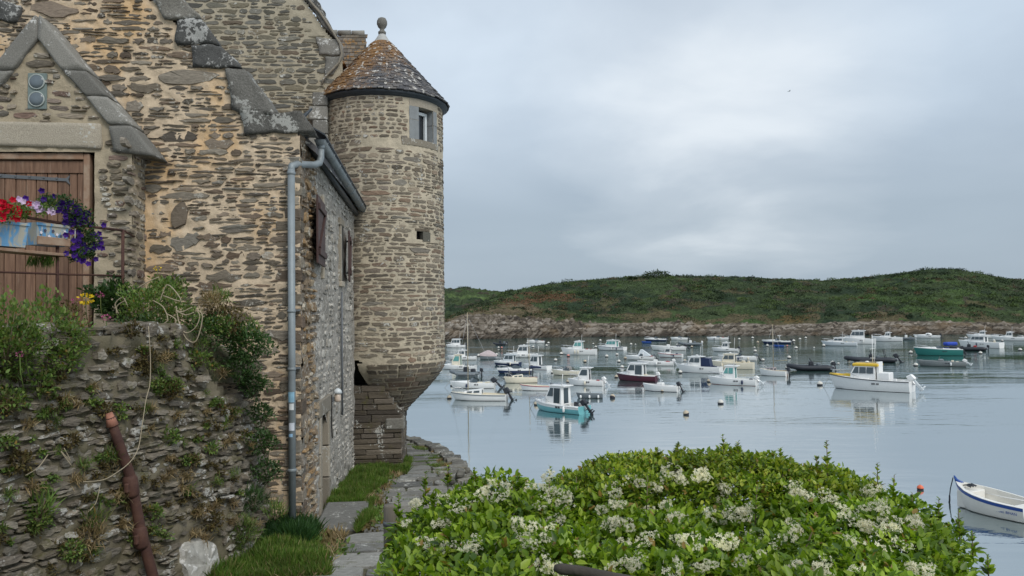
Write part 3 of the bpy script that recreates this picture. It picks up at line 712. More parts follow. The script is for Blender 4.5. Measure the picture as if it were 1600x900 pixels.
def inT(u, z):
    if z < tbot(u/TR)+.02 or z > 11.62: return False
    if W0*TR-.24 < u < W1*TR+.17 and WZ0-.14 < z < WZ1+.22: return False
    if abs(u-SA*TR-.08) < .22 and abs(z-SZ) < .13: return False
    if 10.5 < z < 10.62 and u > -.3: return False
    return True
hi_ = pack(ub, ue, 10.6, 11.6, rng, ch=(.055, .10), ln=(.09, .32), gap=.028, inside=inT, wave=.015, split=.25, small=.4, seed=5)
lo_ = pack(ub, ue, 5.85, 10.52, rng, ch=(.07, .13), ln=(.18, .55), gap=.018, inside=inT, wave=.03, split=.25, small=.15, seed=6)
lay(hi_+lo_, mpT, MATS['stone_tower'], tw, rng, proud=(.005, .018), limit=300, pw=.52, jag=.26, n=14, flat=.92, weight=lambda s: 1.0 if -1.2*TR < s[0] < 1.35*TR and (s[0] > -.6 or s[1] > 9) else .1)
def arc_block(name, a0, a1, r0, r1, z0, z1, mat, parent, c=(TX, TY), n=4, jit=0.0):
    V = []; 
    for zz_ in (z0, z1):
        for rr in (r0, r1):
            for k in range(n+1):
                a = a0+(a1-a0)*k/n; V.append((c[0]+(rr+rng.uniform(-jit, jit))*math.sin(a), c[1]-(rr+rng.uniform(-jit, jit))*math.cos(a), zz_+rng.uniform(-jit, jit)*.4))
    q = n+1; F = []
    for k in range(n):
        F += [(k, k+1, q+k+1, q+k), (2*q+k, 3*q+k, 3*q+k+1, 2*q+k+1), (q+k, q+k+1, 3*q+k+1, 3*q+k), (k, 2*q+k, 2*q+k+1, k+1)]
    F += [(0, q, 3*q, 2*q), (n, 2*q+n, 3*q+n, q+n)]
    return MB().add(V, F).build(name, mat, parent)
# window
SL = paint('window_stone', (.22, .235, .24), .8, dirt=.3, bump=.4)
wd = empty('window', (0, 0, 0), parent=tur)
for (a, b, z0, z1) in ((W0-.17, W0, WZ0, 11.13), (W0-.17, W0, 11.14, WZ1+.0), (W1, W1+.11, WZ0, 11.1), (W1, W1+.11, 11.11, WZ1)): arc_block('jamb_stone', a, b, TR-.22, TR+.012, z0, z1, SL, wd)
arc_block('lintel', W0-.17, W1+.12, TR-.2, TR+.014, WZ1+.002, WZ1+.17, MATS['granite_warm'], wd)
arc_block('sill', W0-.3, W1+.15, TR-.2, TR+.02, WZ0-.14, WZ0-.002, MATS['granite_warm'], wd)
arc_block('glass', W0+.02, W1-.02, TR-.2, TR-.19, WZ0, WZ1, MATS['glass_dark'], wd)
for (a, b, z0, z1) in ((W0, W0+.025, WZ0, WZ1-.06), (W1-.09, W1-.035, WZ0, WZ1-.06), (W0, W1-.03, WZ0, WZ0+.03), (W0, W1-.03, WZ1-.12, WZ1-.06)): arc_block('frame', a, b, TR-.18, TR-.13, z0, z1, MATS['window_white'], wd)
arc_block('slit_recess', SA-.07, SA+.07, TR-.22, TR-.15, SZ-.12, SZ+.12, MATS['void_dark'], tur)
arc_block('slit_jamb', SA+.055, SA+.22, TR-.1, TR+.016, SZ-.115, SZ+.085, MATS['stone_grey'], tur)
arc_block('slit_lintel', SA-.09, SA+.2, TR-.1, TR+.018, SZ+.10, SZ+.15, MATS['stone_grey'], tur)
m = MB(); m.lathe([(TR-.24, 6.3), (TR-.24, 11.7)], 32, (TX, TY, 0)); m.build('turret_core', MATS['void_dark'], tur)
# corbel: stepped courses of wedge blocks narrowing down onto the pier
cor = empty('corbel', (0, 0, 0), parent=tur)
def cR(z):      # radius and right-hand limit of the tapering base
    T = [(4.78, -.93, .28), (5.0, -.76, .46), (5.3, -.45, .80), (5.6, -.19, 1.12), (5.8, -.06, 1.29), (5.95, -.02, 1.35)]
    for (za, xa, ra), (zb, xb, rb_2) in zip(T, T[1:]):
        if z <= zb: f = max(0, (z-za)/(zb-za)); return xa+(xb-xa)*f, ra+(rb_2-ra)*f
    return T[-1][1:]
def mpC(u, z, d): xr, R_ = cR(z); R_ = R_+d; a = u; return (xr-R_+d+R_*math.sin(a), TY-R_*math.cos(a), z)
def inC(u, z): return z < 5.93 and z > 4.8
cf_ = sheet('bedding', mpC, -.35, 2.0, 4.78, 5.97, .03, .012, MATS['mortar_tower'], cor, sc=8)
cst = []
z = 4.8
while z < 5.93:
    h = rng.uniform(.07, .13); R_ = cR(z+h/2)[1]; a = -.3+rng.uniform(0, .1)
    while a < 1.95:
        w = rng.uniform(.18, .5)/R_; cst.append((a, min(1.97, a+w), z, z+h)); a += w
    z += h
for (a0, a1, z0, z1) in cst:
    z1 = min(z1, 5.95); n = 5; V = []; pr_ = rng.uniform(.008, .028); g_ = .010/cR(z0)[1]
    for ring in ((0, -.04), (1, pr_)):
        k_ = .012*ring[0]
        for i in range(n+1): V.append(mpC(a0+g_+k_+(a1-a0-2*g_-2*k_)*i/n, z0+.008+k_*.6+rng.uniform(-.006, .006), ring[1]+(.012 if ring[0] else 0)*rng.random()))
        for i in range(n, -1, -1): V.append(mpC(a0+g_+k_+(a1-a0-2*g_-2*k_)*i/n, z1-.008-k_*.6+rng.uniform(-.006, .006), ring[1]+(.02 if ring[0] else 0)))
    N = 2*(n+1); F = [(i, (i+1) % N, (i+1) % N+N, i+N) for i in range(N)]+[(N+i, N+i+1, N+N-2-i, N+N-1-i) for i in range(n)]
    link('stone', mkmesh('stone', V, F, MATS['stone_tower' if z0 > 5.1 else 'stone_corbel']), cor)
# pier
pier = empty('pier', (0, 0, 0), parent=tur); PXL, PXR, PYF = -2.1, -.93, 16.45
def _pt(x): return 5.72 if x < -1.42 else 5.72-(x+1.42)/.49*.80
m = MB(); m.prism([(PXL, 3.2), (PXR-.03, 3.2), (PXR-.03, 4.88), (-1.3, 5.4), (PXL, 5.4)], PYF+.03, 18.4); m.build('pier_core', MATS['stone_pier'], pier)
z = 3.55
while z < 5.4:
    h = rng.uniform(.085, .16); x = PXL; xr = PXR if z+h < 4.9 else min(PXR, -1.42+(5.72-(z+h))/.8*.49)
    while x < xr-.05:
        w = rng.uniform(.3, .75); x2 = min(xr, x+w); x2 = xr if xr-x2 < .15 else x2
        m = MB(); m.box(x+.006, x2-.006, PYF-rng.uniform(0, .02), PYF+.3, z+.006, z+h-.006, bev=.012)
        m.V = [tuple(Vector(v)+Vector([rng.uniform(-.008, .008) for _ in range(3)])) for v in m.V]
        m.build('stone', MATS['stone_pier'], pier); x = x2
    y = PYF+.3
    while y < 18.4 and z+h < 5.0:
        w = rng.uniform(.3, .7); m = MB(); m.box(PXR-.2, PXR+rng.uniform(-.01, .012), y+.006, min(18.4, y+w)-.006, z+.006, z+h-.006, bev=.012); m.build('stone', MATS['stone_pier'], pier); y += w
    z += h
m = MB(); m.box(-1.62, -.90, 16.38, 17.3, 3.4, 3.72, bev=.04); m.build('plinth_stone', MATS['quay_stone'], pier)
m = MB(); m.box(-1.28, -.88, 16.42, 16.9, 4.55, 4.80, bev=.03); m.build('stone', MATS['quay_stone'], pier)
# roof cone
AP = Vector((-1.40, 17.5, 13.42)); ER, EZ = 1.50, 11.70
m = MB(); m.lathe([(ER-.12, EZ-.09), (ER-.03, EZ-.05), (ER-.03, EZ-.02), (.06, 13.30)], 48, (TX, TY, 0)); m.build('roof_core', MATS['zinc_dark'], tur)
m = MB(); m.lathe([(TR-.02, EZ-.12), (TR+.04, EZ-.10), (TR+.08, EZ-.05), (TR+.03, EZ-.02)], 48, (TX, TY, 0)); m.build('cornice', MATS['zinc_dark'], tur)
sl_list = []; rows = 27; topf = .875
for r_ in range(rows):
    f0 = topf*r_/rows; f1 = f0+topf/rows*1.45
    R0, R1 = ER*(1-f0*.975), ER*(1-f1*.975); z0, z1 = EZ+(13.36-EZ)*f0, EZ+(13.36-EZ)*f1
    nn = max(10, int(2*PI*R0/.135)); off = (r_ % 2)*.5+rng.uniform(-.1, .1)
    for k in range(nn):
        a0, a1 = 2*PI*(k+off)/nn+.012/R0*.4, 2*PI*(k+1+off)/nn-.012/R0*.4
        sl_list.append((a0, a1, R0, R1, z0, z1, (a0+a1)/2))
def slate_verts(s):
    a0, a1, R0, R1, z0, z1, am = s; l = rng.uniform(.012, .03); dz = rng.uniform(-.012, .012); ja = rng.uniform(-.01, .01)
    P = lambda R, a, z: (TX+R*math.sin(a), TY-R*math.cos(a), z)
    V = [P(R0+l, a0, z0+dz), P(R0+l, a1, z0+dz+ja), P(R1+.006, a1, z1), P(R1+.006, a0, z1), P(R0-.004, a0, z0+dz-.012), P(R0-.004, a1, z0+dz-.012+ja)]
    return V, [(0, 1, 2, 3), (4, 5, 1, 0), (1, 5, 2), (4, 0, 3)]
sl_list.sort(key=lambda s: -math.cos(s[6]-math.radians(-5))*((s[1]-s[0])*s[2]))
rest = MB()
roof_g = empty('cone_roof', (0, 0, 0), parent=tur)
for i, s in enumerate(sl_list):
    V, F = slate_verts(s)
    if i < 300: link('slate', mkmesh('slate', V, F, MATS['slate']), roof_g)
    else: rest.add(V, F)
tag(link('slate_infill', mkmesh('slate_infill', rest.V, rest.F, MATS['slate']), roof_g), kind='stuff')
m = MB(); m.lathe([(.25, 13.10), (.20, 13.16), (.075, 13.36), (.06, 13.40)], 20, (TX, TY, 0)); m.build('lead_cap', MATS['lead'], roof_g)
m = MB(); m.lathe([(.085, 13.37), (.09, 13.42), (.055, 13.45), (.05, 13.49), (.09, 13.53), (.118, 13.60), (.115, 13.67), (.085, 13.73), (.04, 13.75)], 18, (TX, TY, 0)); m.build('finial', MATS['granite'], roof_g)
# ================================================================== GROUND
rng = random.Random(23)
def gz(x, y):
    if y >= 9: z = 4.1-.06*(y-10.3)
    else:
        t = min(1, (9-y)/6.0); t = t*t*(3-2*t); z = 4.178+1.22*t
    return z
EDGE = [(-60, 7), (2, 5.0), (3.2, 4.4), (4.2, 3.4), (5.2, 2.7), (7, 1.9), (9, 1.35), (12, .85), (15, .45), (16.6, .33), (18.2, .16), (19.2, .02), (20.6, -.35), (22.5, -1.0), (24.5, -1.8), (27, -3.2), (60, -5)]
def edge_x(y):
    for (a, xa), (b, xb) in zip(EDGE, EDGE[1:]):
        if a <= y <= b: return xa+(xb-xa)*(y-a)/(b-a)
    return EDGE[-1][1]
t = NT('soil'); p = t.pos(); c = t.mix(t.ramp(t.noise(p, 2.1, 6, .7), [(.4, 0.0), (.6, 1.0)]), (.11, .09, .06), (.075, .085, .035)); t.bump(t.noise(p, 30, 5), .8, .03); MATS['soil'] = t.fin(c, .95)
V = []; F = []
ys = list(np.arange(-60, 2, 4))+list(np.arange(2, 27, .3))+list(np.arange(27, 61, 3)); nx = 40
for y in ys:
    xe = edge_x(y)
    for i in range(nx+1):
        f = i/nx; x = -40+(xe+40)*(1-(1-f)**2.2)
        V.append((x, y, gz(x, y)-.03+.03*fbm(x*1.3, y*1.3, 0, 3)))
for j in range(len(ys)-1):
    for i in range(nx): a = j*(nx+1)+i; F.append((a, a+1, a+nx+2, a+nx+1))
tag(link('ground', mkmesh('ground', V, F, MATS['soil'], True)), kind='structure')
# seaward face of the quay
quay = tag(empty('quay_wall', (0, 0, 0)), 'rough stone quay wall dropping from the flagstone path to the water', 'wall')
V = []; F = []
for j, y in enumerate(ys):
    for k in range(12):
        z = gz(0, y)-.02-(gz(0, y)+2.2)*k/11; V.append((edge_x(y)+.04*k+(.06*fbm(y*2, z*3, 5, 3) if k else 0), y, z))
for j in range(len(ys)-1):
    for k in range(11): a = j*12+k; F.append((a, a+12, a+13, a+1))
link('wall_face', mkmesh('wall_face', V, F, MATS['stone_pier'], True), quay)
y = 8.0
while y < 25:       # rough kerb stones along the edge
    L = rng.uniform(.18, .42); x = edge_x(y+L/2); h = rng.uniform(.1, .18); w = rng.uniform(.25, .5)
    sl_ = math.atan2(edge_x(y+L)-edge_x(y), L)
    rough_block('edge_stone', TM(x-w/2+rng.uniform(.02, .12), y+L/2, gz(x, y)-h/2+.05+rng.uniform(0, .04), rng.uniform(-.05, .05), rng.uniform(-.06, .1), -sl_+rng.uniform(-.15, .15)), w, L-.02, h, MATS['quay_stone'], quay, y*3, amp=.02, cuts=2, bev=.03, smooth=False)
    y += L
for (X, Y, s) in ((718, 744, .2), (706, 756, .16), (730, 738, .14)):
    q = on(X, Y, 2, 3.95); rough_block('loose_rock', TM(q[0], q[1], 3.98, .3, .4, X), s, s*.8, s*.75, MATS['quay_stone'], quay, X, amp=.04, cuts=3, bev=.06, smooth=False)
# flagstone path
path = tag(empty('footpath', (0, 0, 0)), kind='structure')
def pl(y):      # landward edge of the path
    P = [(6, -1.5), (8.8, -1.75), (9.8, -1.5), (10.6, -1.2), (12, -1.22), (13.5, -1.27), (15.2, -1.15), (16.3, -.95), (17.5, -.87), (19, -.95), (23, -2.2), (27, -4)]
    for (a, xa), (b, xb) in zip(P, P[1:]):
        if a <= y <= b: return xa+(xb-xa)*(y-a)/(b-a)
    return -1.5
y = 7.4
def mpF(u, v, d): return (u, v, gz(u, v)+d)
while y < 25:
    h = rng.uniform(.26, .62)
    x = pl(y+h/2)+rng.uniform(-.06, .06); xe = edge_x(y+h/2)-.05
    while x < xe-.1:
        w = rng.uniform(.35, 1.1); w = min(w, xe-x); 
        if xe-x-w < .2: w = xe-x
        V, F = stone_geo(x+w/2, y+h/2+.05*math.sin(x*2+y), w-.015, h-.012, rng, mpF, rng.uniform(.006, .016), .04, rng.uniform(-.1, .1)+.05, n=16, pw=.3, jag=.16, flat=.975)
        link('flagstone', mkmesh('flagstone', V, F, MATS['flagstone']), path); x += w
    y += h

# ================================================================== RETAINING WALL with rusty pole
A = dep(388, 870, 8.75)[:2]; B = dep(-90, 700, 5.6)[:2]; A2 = np.array([-2.28, GY+.05]); A3 = A
dAB = A-B; LAB = np.linalg.norm(dAB); dAB = dAB/LAB; nAB = np.array([dAB[1], -dAB[0]])
if nAB[1] > 0: nAB = -nAB
ret = tag(empty('retaining_wall', (0, 0, 0)), 'weathered dry stone retaining wall with lichen and weeds below the loft door', 'wall')
TOP = 6.93
def rtop(u):    # top line, sagging at the right-hand end
    f = (LAB-u); return TOP-.05+.05*math.sin(u*3)+(0 if f > .45 else -(.45-f)*1.6)
def mpW(u, z, d):
    b = -.11*(z-4.0)+d; q = B+dAB*(u-.10*max(0, z-4.0)*(u/LAB)**3)+nAB*b; return (q[0], q[1], z)
dR = A2-A; LR = np.linalg.norm(dR); dR = dR/LR; nR = np.array([dR[1], -dR[0]])
if nR[0] < 0: nR = -nR
def mpV(u, z, d):
    base = np.array(mpW(LAB, z, 0))[:2]; f = u/LR; q = base*(1-f)+(A2+nR*(-.05*(z-4)))*f+nR*d; return (q[0], q[1], z)
mortar_mat('earth_joint', (.20, .175, .125), (.11, .10, .06))
sheet('wall_core', lambda u, z, d: mpW(u, z, -.008+d), -1.0, LAB, 3.6, 7.0, .035, .05, MATS['earth_joint'], ret, inside=lambda u, z: z < rtop(u))
sheet('wall_core', lambda u, z, d: mpV(u, z, -.03+d), 0, LR, 3.6, 6.8, .06, .05, MATS['earth_joint'], ret, inside=lambda u, z: z < 6.25-.4*u)
rb = pack(-.6, LAB, 3.9, 6.95, rng, ch=(.05, .12), ln=(.1, .36), gap=.014, inside=lambda u, z: z < rtop(u), wave=.11, split=.3, small=.3, wf=.9, seed=12)
# the big pale slab at the foot of the wall
sl0, sl1 = 2.75, 3.35
rb = [s for s in rb if not (LAB-1.02 < s[0] < LAB-.42 and s[1] < 4.72)]
lay(rb, mpW, MATS['stone_rubble'], ret, rng, proud=(.004, .042), sink=.06, limit=299, pw=.6, jag=.36, n=13, flat=.88, weight=lambda s: 1 if s[0] > .2 else .2)
V, F = stone_geo(LAB-.72, 4.36, .56, .66, rng, mpW, .06, .06, .1, n=22, pw=.6, jag=.15, flat=.9); link('stone', mkmesh('stone', V, F, stone_mat('slab_pale', [(.30, .29, .26), (.34, .33, .3)], grain=(10, 10, 10), lichen=.5, lcol=(.62, .61, .58), val=.4, lsc=12)), ret)
lay(pack(0, LR, 3.9, 6.6, rng, ch=(.08, .17), ln=(.15, .4), gap=.015, inside=lambda u, z: z < 6.3-.4*u, wave=.06, seed=13), mpV, MATS['stone_rubble'], ret, rng, proud=(.01, .06), sink=.05, jag=.25)
# terrace surface behind the wall
tB = np.array(mpW(-1.0, TOP, 0)); tA = np.array(mpW(LAB-.45, TOP, 0)); tA1 = np.array(mpW(LAB, 6.2, 0))
V = [tuple(tB[:2])+(TOP-.05,), tuple(tA[:2])+(TOP-.05,), (tA1[0]-.1, tA1[1], 6.25), (-2.35, GY, 6.1), (-3.2, GY, TOP-.05), (-7.5, GY, TOP-.05), (-7.5, tB[1], TOP-.05)]
link('terrace', mkmesh('terrace', V, [(0, 1, 4, 5, 6), (1, 2, 3, 4)], MATS['soil']), ret)
m = MB(); a = mpW(.2, TOP, -.25); 
# coping slabs along the top
u = -.6
while u < LAB-.5:
    w = rng.uniform(.14, .36); q = mpW(u+w/2, TOP, -.16+rng.uniform(-.05, .05))
    rough_block('coping_slab', TM(q[0], q[1], TOP-.06+rng.uniform(-.04, .03), rng.uniform(-.1, .1), rng.uniform(-.12, .12), math.atan2(dAB[1], dAB[0])+rng.uniform(-.2, .2)), w-.02, .38, rng.uniform(.06, .14), MATS['stone_rubble'], ret, u*5, amp=.02, cuts=3, bev=.03, smooth=False); u += w
# rusty flanged pole leaning against the face
def onW(px, py, off=0.0):
    d = ray(px, py); best = None
    lo, hi = 3.0, 14.0
    for _ in range(40):
        mid = (lo+hi)/2; P = CAM+d*mid; s = (P[:2]-B)@nAB-(-.11*(P[2]-4.0)+off)
        if s > 0: lo = mid
        else: hi = mid
    return CAM+d*lo
pole = tag(empty('iron_pole', (0, 0, 0)), 'rusty red-brown jointed iron pole leaning against the rubble wall', 'pole')
pts = [onW(x, y, o) for x, y, o in ((172, 652, .10), (185, 690, .10), (204, 745, .11), (219, 825, .12), (240, 905, .14), (262, 985, .16))]
m = MB(); m.tube(pts, [.04, .044, .047, .048, .05, .05], 14); m.build('shaft', MATS['iron_rust'], pole)
for (x, y, o) in ((203, 748, .11), (218, 828, .12)):
    q = Vector(onW(x, y, o)); q2 = Vector(onW(x+4, y+24, o)); q0 = q-(q2-q)*.2
    m = MB(); m.tube([q0, q, q2, q2+(q2-q)*.2], [.05, .066, .064, .05], 14); m.build('joint', MATS['iron_rust'], pole)
    m = MB(); nn_ = Vector((nAB[0], nAB[1], 0)); side = Vector((dAB[0], dAB[1], 0)); m.box(-.1, .1, -.02, .02, -.045, .045, bev=.01); Mx = Matrix.Translation((q+q2)/2) @ Matrix.Rotation(math.atan2(dAB[1], dAB[0])+.3, 4, 'Z'); m.V = [tuple(Mx @ Vector(v)) for v in m.V]; m.build('lug', MATS['iron_rust'], pole)
q = Vector(onW(170, 645, .10)); q2 = Vector(onW(176, 665, .10)); m = MB(); m.tube([q, q2], [.03, .054], 12); m.build('broken_tip', paint('rust_pink', (.42, .19, .13), .85, dirt=.5), pole)

# iron railing on the terrace
rail = tag(empty('iron_railing', (0, 0, 0)), 'thin rusty iron railing in front of the brown plank door', 'railing')
def rp(px, py, d): return tuple(dep(px, py, d))
m = MB(); m.tube([rp(-120, 316, 6.5), rp(0, 333, 7.4), rp(110, 351, 8.25), rp(192, 360, 8.9)], .016, 6); m.build('top_rail', MATS['iron_rust'], rail)
m = MB(); m.tube([rp(-120, 421, 6.5), rp(0, 425, 7.4), rp(110, 429, 8.25), rp(194, 431, 8.9)], .011, 6); m.build('bottom_rail', MATS['iron_rust'], rail)
a = Vector(rp(192, 359, 8.9)); m = MB(); m.tube([a, Vector((a.x, a.y, TOP-.12))], .019, 8); m.build('post', MATS['iron_rust'], rail)
a = Vector(rp(90, 347, 8.1)); m = MB(); m.tube([a, Vector((a.x, a.y, TOP-.12))], .017, 8); m.build('post', MATS['iron_rust'], rail)
a = Vector(rp(192, 360, 8.9)); m = MB(); m.tube([a, Vector((-3.86, 9.95, a.z+.0))], .012, 6); m.build('wall_tie', MATS['iron_rust'], rail)

# flower boxes on a shelf behind the rail
t = NT('peeling_blue'); p = t.pos(); c = t.mix(t.ramp(t.noise(t.pos((6, 6, 2.5)), 2.4, 6, .65, .6), [(.46, 0.0), (.56, 1.0)]), (.13, .33, .55), (.42, .40, .33)); MATS['peeling_blue'] = t.fin(c, .6)
ad = math.atan2((dep(110, 351, 8.25)-dep(0, 333, 7.4))[1], (dep(110, 351, 8.25)-dep(0, 333, 7.4))[0])
def flower_box(name, x0, x1, yt, yb, d0, d1, mt, label):
    a, b = dep(x0, yt, d0), dep(x1, yt, d1); z0 = dep((x0+x1)/2, yb, (d0+d1)/2)[2]; z1 = (a[2]+b[2])/2
    L = np.linalg.norm((b-a)[:2]); an = math.atan2((b-a)[1], (b-a)[0]); r = empty(name, (a[0], a[1], z0), an); tag(r, label, 'flower box')
    H = z1-z0; m = MB(); 
    V = [(0.02, 0, 0), (L-.02, 0, 0), (L-.02, .16, 0), (.02, .16, 0), (0, -.02, H), (L, -.02, H), (L, .18, H), (0, .18, H), (.02, 0, H), (L-.02, 0, H), (L-.02, .16, H), (.02, .16, H), (.02, 0, H-.05), (L-.02, 0, H-.05), (L-.02, .16, H-.05), (.02, .16, H-.05)]
    m.add(V, [(0, 3, 2, 1), (0, 1, 5, 4), (1, 2, 6, 5), (2, 3, 7, 6), (3, 0, 4, 7), (4, 5, 9, 8), (5, 6, 10, 9), (6, 7, 11, 10), (7, 4, 8, 11), (8, 9, 13, 12), (9, 10, 14, 13), (10, 11, 15, 14), (11, 8, 12, 15)])
    m.build('box', mt, r)
    m = MB(); m.box(.02, L-.02, .0, .16, H-.08, H-.03); m.build('soil_fill', MATS['soil'], r)
    m = MB(); m.box(-.004, L+.004, -.032, -.018, H-.03, H, bev=.003); m.build('rim', mt, r)
    return r, L, H
b1 = flower_box('flower_box', -44, 43, 345, 384, 7.15, 7.65, MATS['peeling_blue'], 'larger peeling light blue flower box with red flowers at the far left')
b2 = flower_box('flower_box', 55, 106, 350, 384, 7.85, 8.2, MATS['peeling_blue'], 'smaller blue flower box with a wooden board across its front and violet flowers')
m = MB(); m.box(.0, b2[1], -.045, -.02, .0, .085, bev=.006); m.build('board', MATS['wood_frame'], b2[0])
for k in range(7):      # little painted blossoms on the front of the box
    x, z = .05+k*.045, b2[2]*(.55+.15*math.sin(k*2.4)); V = [(x+.016*math.cos(a)*(1+.3*math.cos(5*a)), -.0225, z+.016*math.sin(a)*(1+.3*math.cos(5*a))) for a in np.linspace(0, 2*PI, 15, endpoint=False)]
    link('painted_flower', mkmesh('painted_flower', V, [tuple(range(15))], paint('flower_ink' if k % 2 else 'flower_white', (.06, .06, .10) if k % 2 else (.7, .66, .7), .5, dirt=0)), b2[0])
a, b = Vector(rp(-120, 371, 6.6)), Vector(rp(108, 401, 8.2)); an = math.atan2((b-a).y, (b-a).x); L = (b-a).to_2d().length
sh = MB(); sh.box(0, L, -.03, .2, -.03, 0, bev=.004); s_ = sh.build('shelf', MATS['wood_frame']); s_.location = (a.x, a.y, (a.z+b.z)/2); s_.rotation_euler = (0, 0, an); tag(s_, 'narrow weathered plank shelf under the two blue flower boxes', 'shelf')
m = MB()
for x, y, d in ((62, 358, 7.9), (114, 366, 8.25)):
    q = Vector(rp(x, y, d)); w = .022
    m.tube([q+Vector((-w, 0, .06)), q+Vector((w, 0, .06)), q+Vector((w, 0, -.07)), q+Vector((-w, 0, -.07))], .005, 5, closed=True)
    m.build('hook', paint('plastic_white', (.6, .6, .58), .4), rail); m = MB()

# ================================================================== FENCE of the hedge
fence = tag(empty('log_fence', (0, 0, 0)), 'round wooden fence post and dark log rail half buried in the flowering bush', 'fence')
q = dep(610, 790, 4.6); pz = gz(q[0], q[1])
t = NT('post_wood'); p = t.pos(); c = t.mix(t.noise(t.pos((30, 30, 3)), 1.5, 5, .7), (.20, .175, .14), (.09, .08, .065)); t.bump(t.noise(t.pos((50, 50, 4)), 1.5, 5), .6, .01); MATS['post_wood'] = t.fin(c, .9)
m = MB(); m.tube([(q[0], q[1], pz-.1), (q[0], q[1], q[2]-.004), (q[0], q[1], q[2]+.006)], [.043, .041, .036], 16); m.build('post', MATS['post_wood'], fence)
m = MB(); m.tube([(q[0], q[1], q[2]-.115), (q[0], q[1], q[2]-.09)], .0445, 16); m.build('wire_band', MATS['iron_grey'], fence)
m = MB(); a, b = Vector(dep(876, 889, 3.02)), Vector(dep(960, 905, 2.95)); a0 = Vector((q[0], q[1], q[2]-.8))
m.tube([a-(b-a)*.12, a, a.lerp(b, .4)+Vector((0, 0, .006)), b, b+(b-a)*3], [.012, .022, .021, .025, .027], 9); m.build('rail', paint('log_dark', (.06, .05, .04), .9, dirt=.5, bump=.6), fence)
b_ = b+(b-a)*3; m = MB(); m.tube([(b_.x, b_.y, gz(b_.x, b_.y)-.1), (b_.x, b_.y, b_.z+.1)], .045, 12); m.build('post', MATS['post_wood'], fence)
# ================================================================== WATER
t = NT('sea'); p = t.pos((1, 1, 1))
rot = t.n('ShaderNodeMapping', Vector=p); rot.inputs['Rotation'].default_value = (0, 0, math.radians(7))
def wv(sx_, sy_, s, d, r=.5, dist=0.0):
    mp = t.n('ShaderNodeMapping', Vector=rot.outputs[0]); mp.inputs['Scale'].default_value = (sx_, sy_, 1); return t.noise(mp.outputs[0], s, d, r, dist)
fine = wv(.55, 1.5, 1.1, 4, .55, .3); mid = wv(.12, .42, 1.0, 3, .5, .2); patch = wv(.018, .06, 1.0, 3, .5)
amp = t.ramp(patch, [(.38, .22), (.62, 1.0)])
h = t.math('MULTIPLY', t.math('ADD', fine, t.math('MULTIPLY', mid, 2.0)), amp)
gy = t.n('ShaderNodeSeparateXYZ', Vector=t.pos()).outputs[1]
wind = t.ramp(t.math('ADD', t.math('MULTIPLY', gy, .005), t.math('MULTIPLY', t.math('SUBTRACT', patch, .5), .9)), [(.30, 0.0), (.46, 1.0)])
h = t.math('MULTIPLY', h, t.math('ADD', 1.0, t.math('MULTIPLY', wind, 1.6)))
t.bump(h, .4, .05)
col = t.mix(wind, (.058, .096, .094), (.026, .058, .05))
t.fin(col, .05); t.b.inputs['IOR'].default_value = 3.5; t.b.inputs['Specular IOR Level'].default_value = .5
# the water mirrors the sky ever more as it is seen flatter
lw = t.n('ShaderNodeLayerWeight', Blend=.5); bn = [n_ for n_ in t.t.nodes if n_.type == 'BUMP'][0]; t.t.links.new(bn.outputs[0], lw.inputs['Normal'])
fr = t.math('MULTIPLY', t.math('SUBTRACT', 1.0, t.math('MULTIPLY', wind, .30)), t.math('POWER', lw.outputs['Facing'], 1.75)); fr = t.math('ADD', .03, t.math('MULTIPLY', fr, .95))
_unused = t.math('ADD', .03, t.math('MULTIPLY', .95, t.math('POWER', lw.outputs['Facing'], 1.75)))
gs = t.n('ShaderNodeBsdfGlossy', Roughness=.04); t.t.links.new(bn.outputs[0], gs.inputs['Normal']); gs.inputs['Color'].default_value = (.97, .99, 1, 1)
df = t.n('ShaderNodeBsdfDiffuse'); t.t.links.new(col, df.inputs['Color'])
mx = t.n('ShaderNodeMixShader'); t.t.links.new(fr, mx.inputs[0]); t.t.links.new(df.outputs[0], mx.inputs[1]); t.t.links.new(gs.outputs[0], mx.inputs[2]); t.t.links.new(mx.outputs[0], t.out.inputs[0])
MATS['sea'] = t.m
V = []; F = []; rr = [0, 8, 20, 60, 200, 600, 2000, 6000, 9000]; n = 48
V.append((0, 40, 0))
for r_ in rr[1:]:
    for k in range(n): V.append((r_*math.cos(2*PI*k/n), 40+r_*math.sin(2*PI*k/n), 0))
for k in range(n): F.append((0, 1+k, 1+(k+1) % n))
for j in range(len(rr)-2):
    for k in range(n): a = 1+j*n; F.append((a+k, a+n+k, a+n+(k+1) % n, a+(k+1) % n))
tag(link('water', mkmesh('water', V, F, MATS['sea'])), kind='structure')
tag(link('seabed', mkmesh('seabed', [(-9000, -9000, -4), (9000, -9000, -4), (9000, 9000, -4), (-9000, 9000, -4)], [(0, 1, 2, 3)], MATS['soil'])), kind='structure')

# ================================================================== HEADLAND
t = NT('hill'); p = t.pos(); ca = t.n('ShaderNodeVertexColor', _layer_name='Col')
nf = t.noise(p, 1.4, 5, .7); nb = t.noise(p, .35, 4, .6)
c = t.mix(1.0, ca.outputs[0], t.ramp(nf, [(.28, .45), (.72, 1.6)]), 'MULTIPLY')
c = t.mix(1.0, c, t.ramp(nb, [(.3, .7), (.7, 1.25)]), 'MULTIPLY')
t.bump(nf, 1.0, .6); MATS['hill'] = t.fin(c, .95); t.b.inputs['Specular IOR Level'].default_value = .1
t = NT('cliff_rock'); p = t.pos(); r = t.rnd()
mp = t.n('ShaderNodeMapping', Vector=p); mp.inputs['Rotation'].default_value = (0, math.radians(32), 0); mp.inputs['Scale'].default_value = (.10, .22, 1.15)
g = t.noise(mp.outputs[0], 1.2, 5, .7)
sz = t.n('ShaderNodeSeparateXYZ', Vector=p)
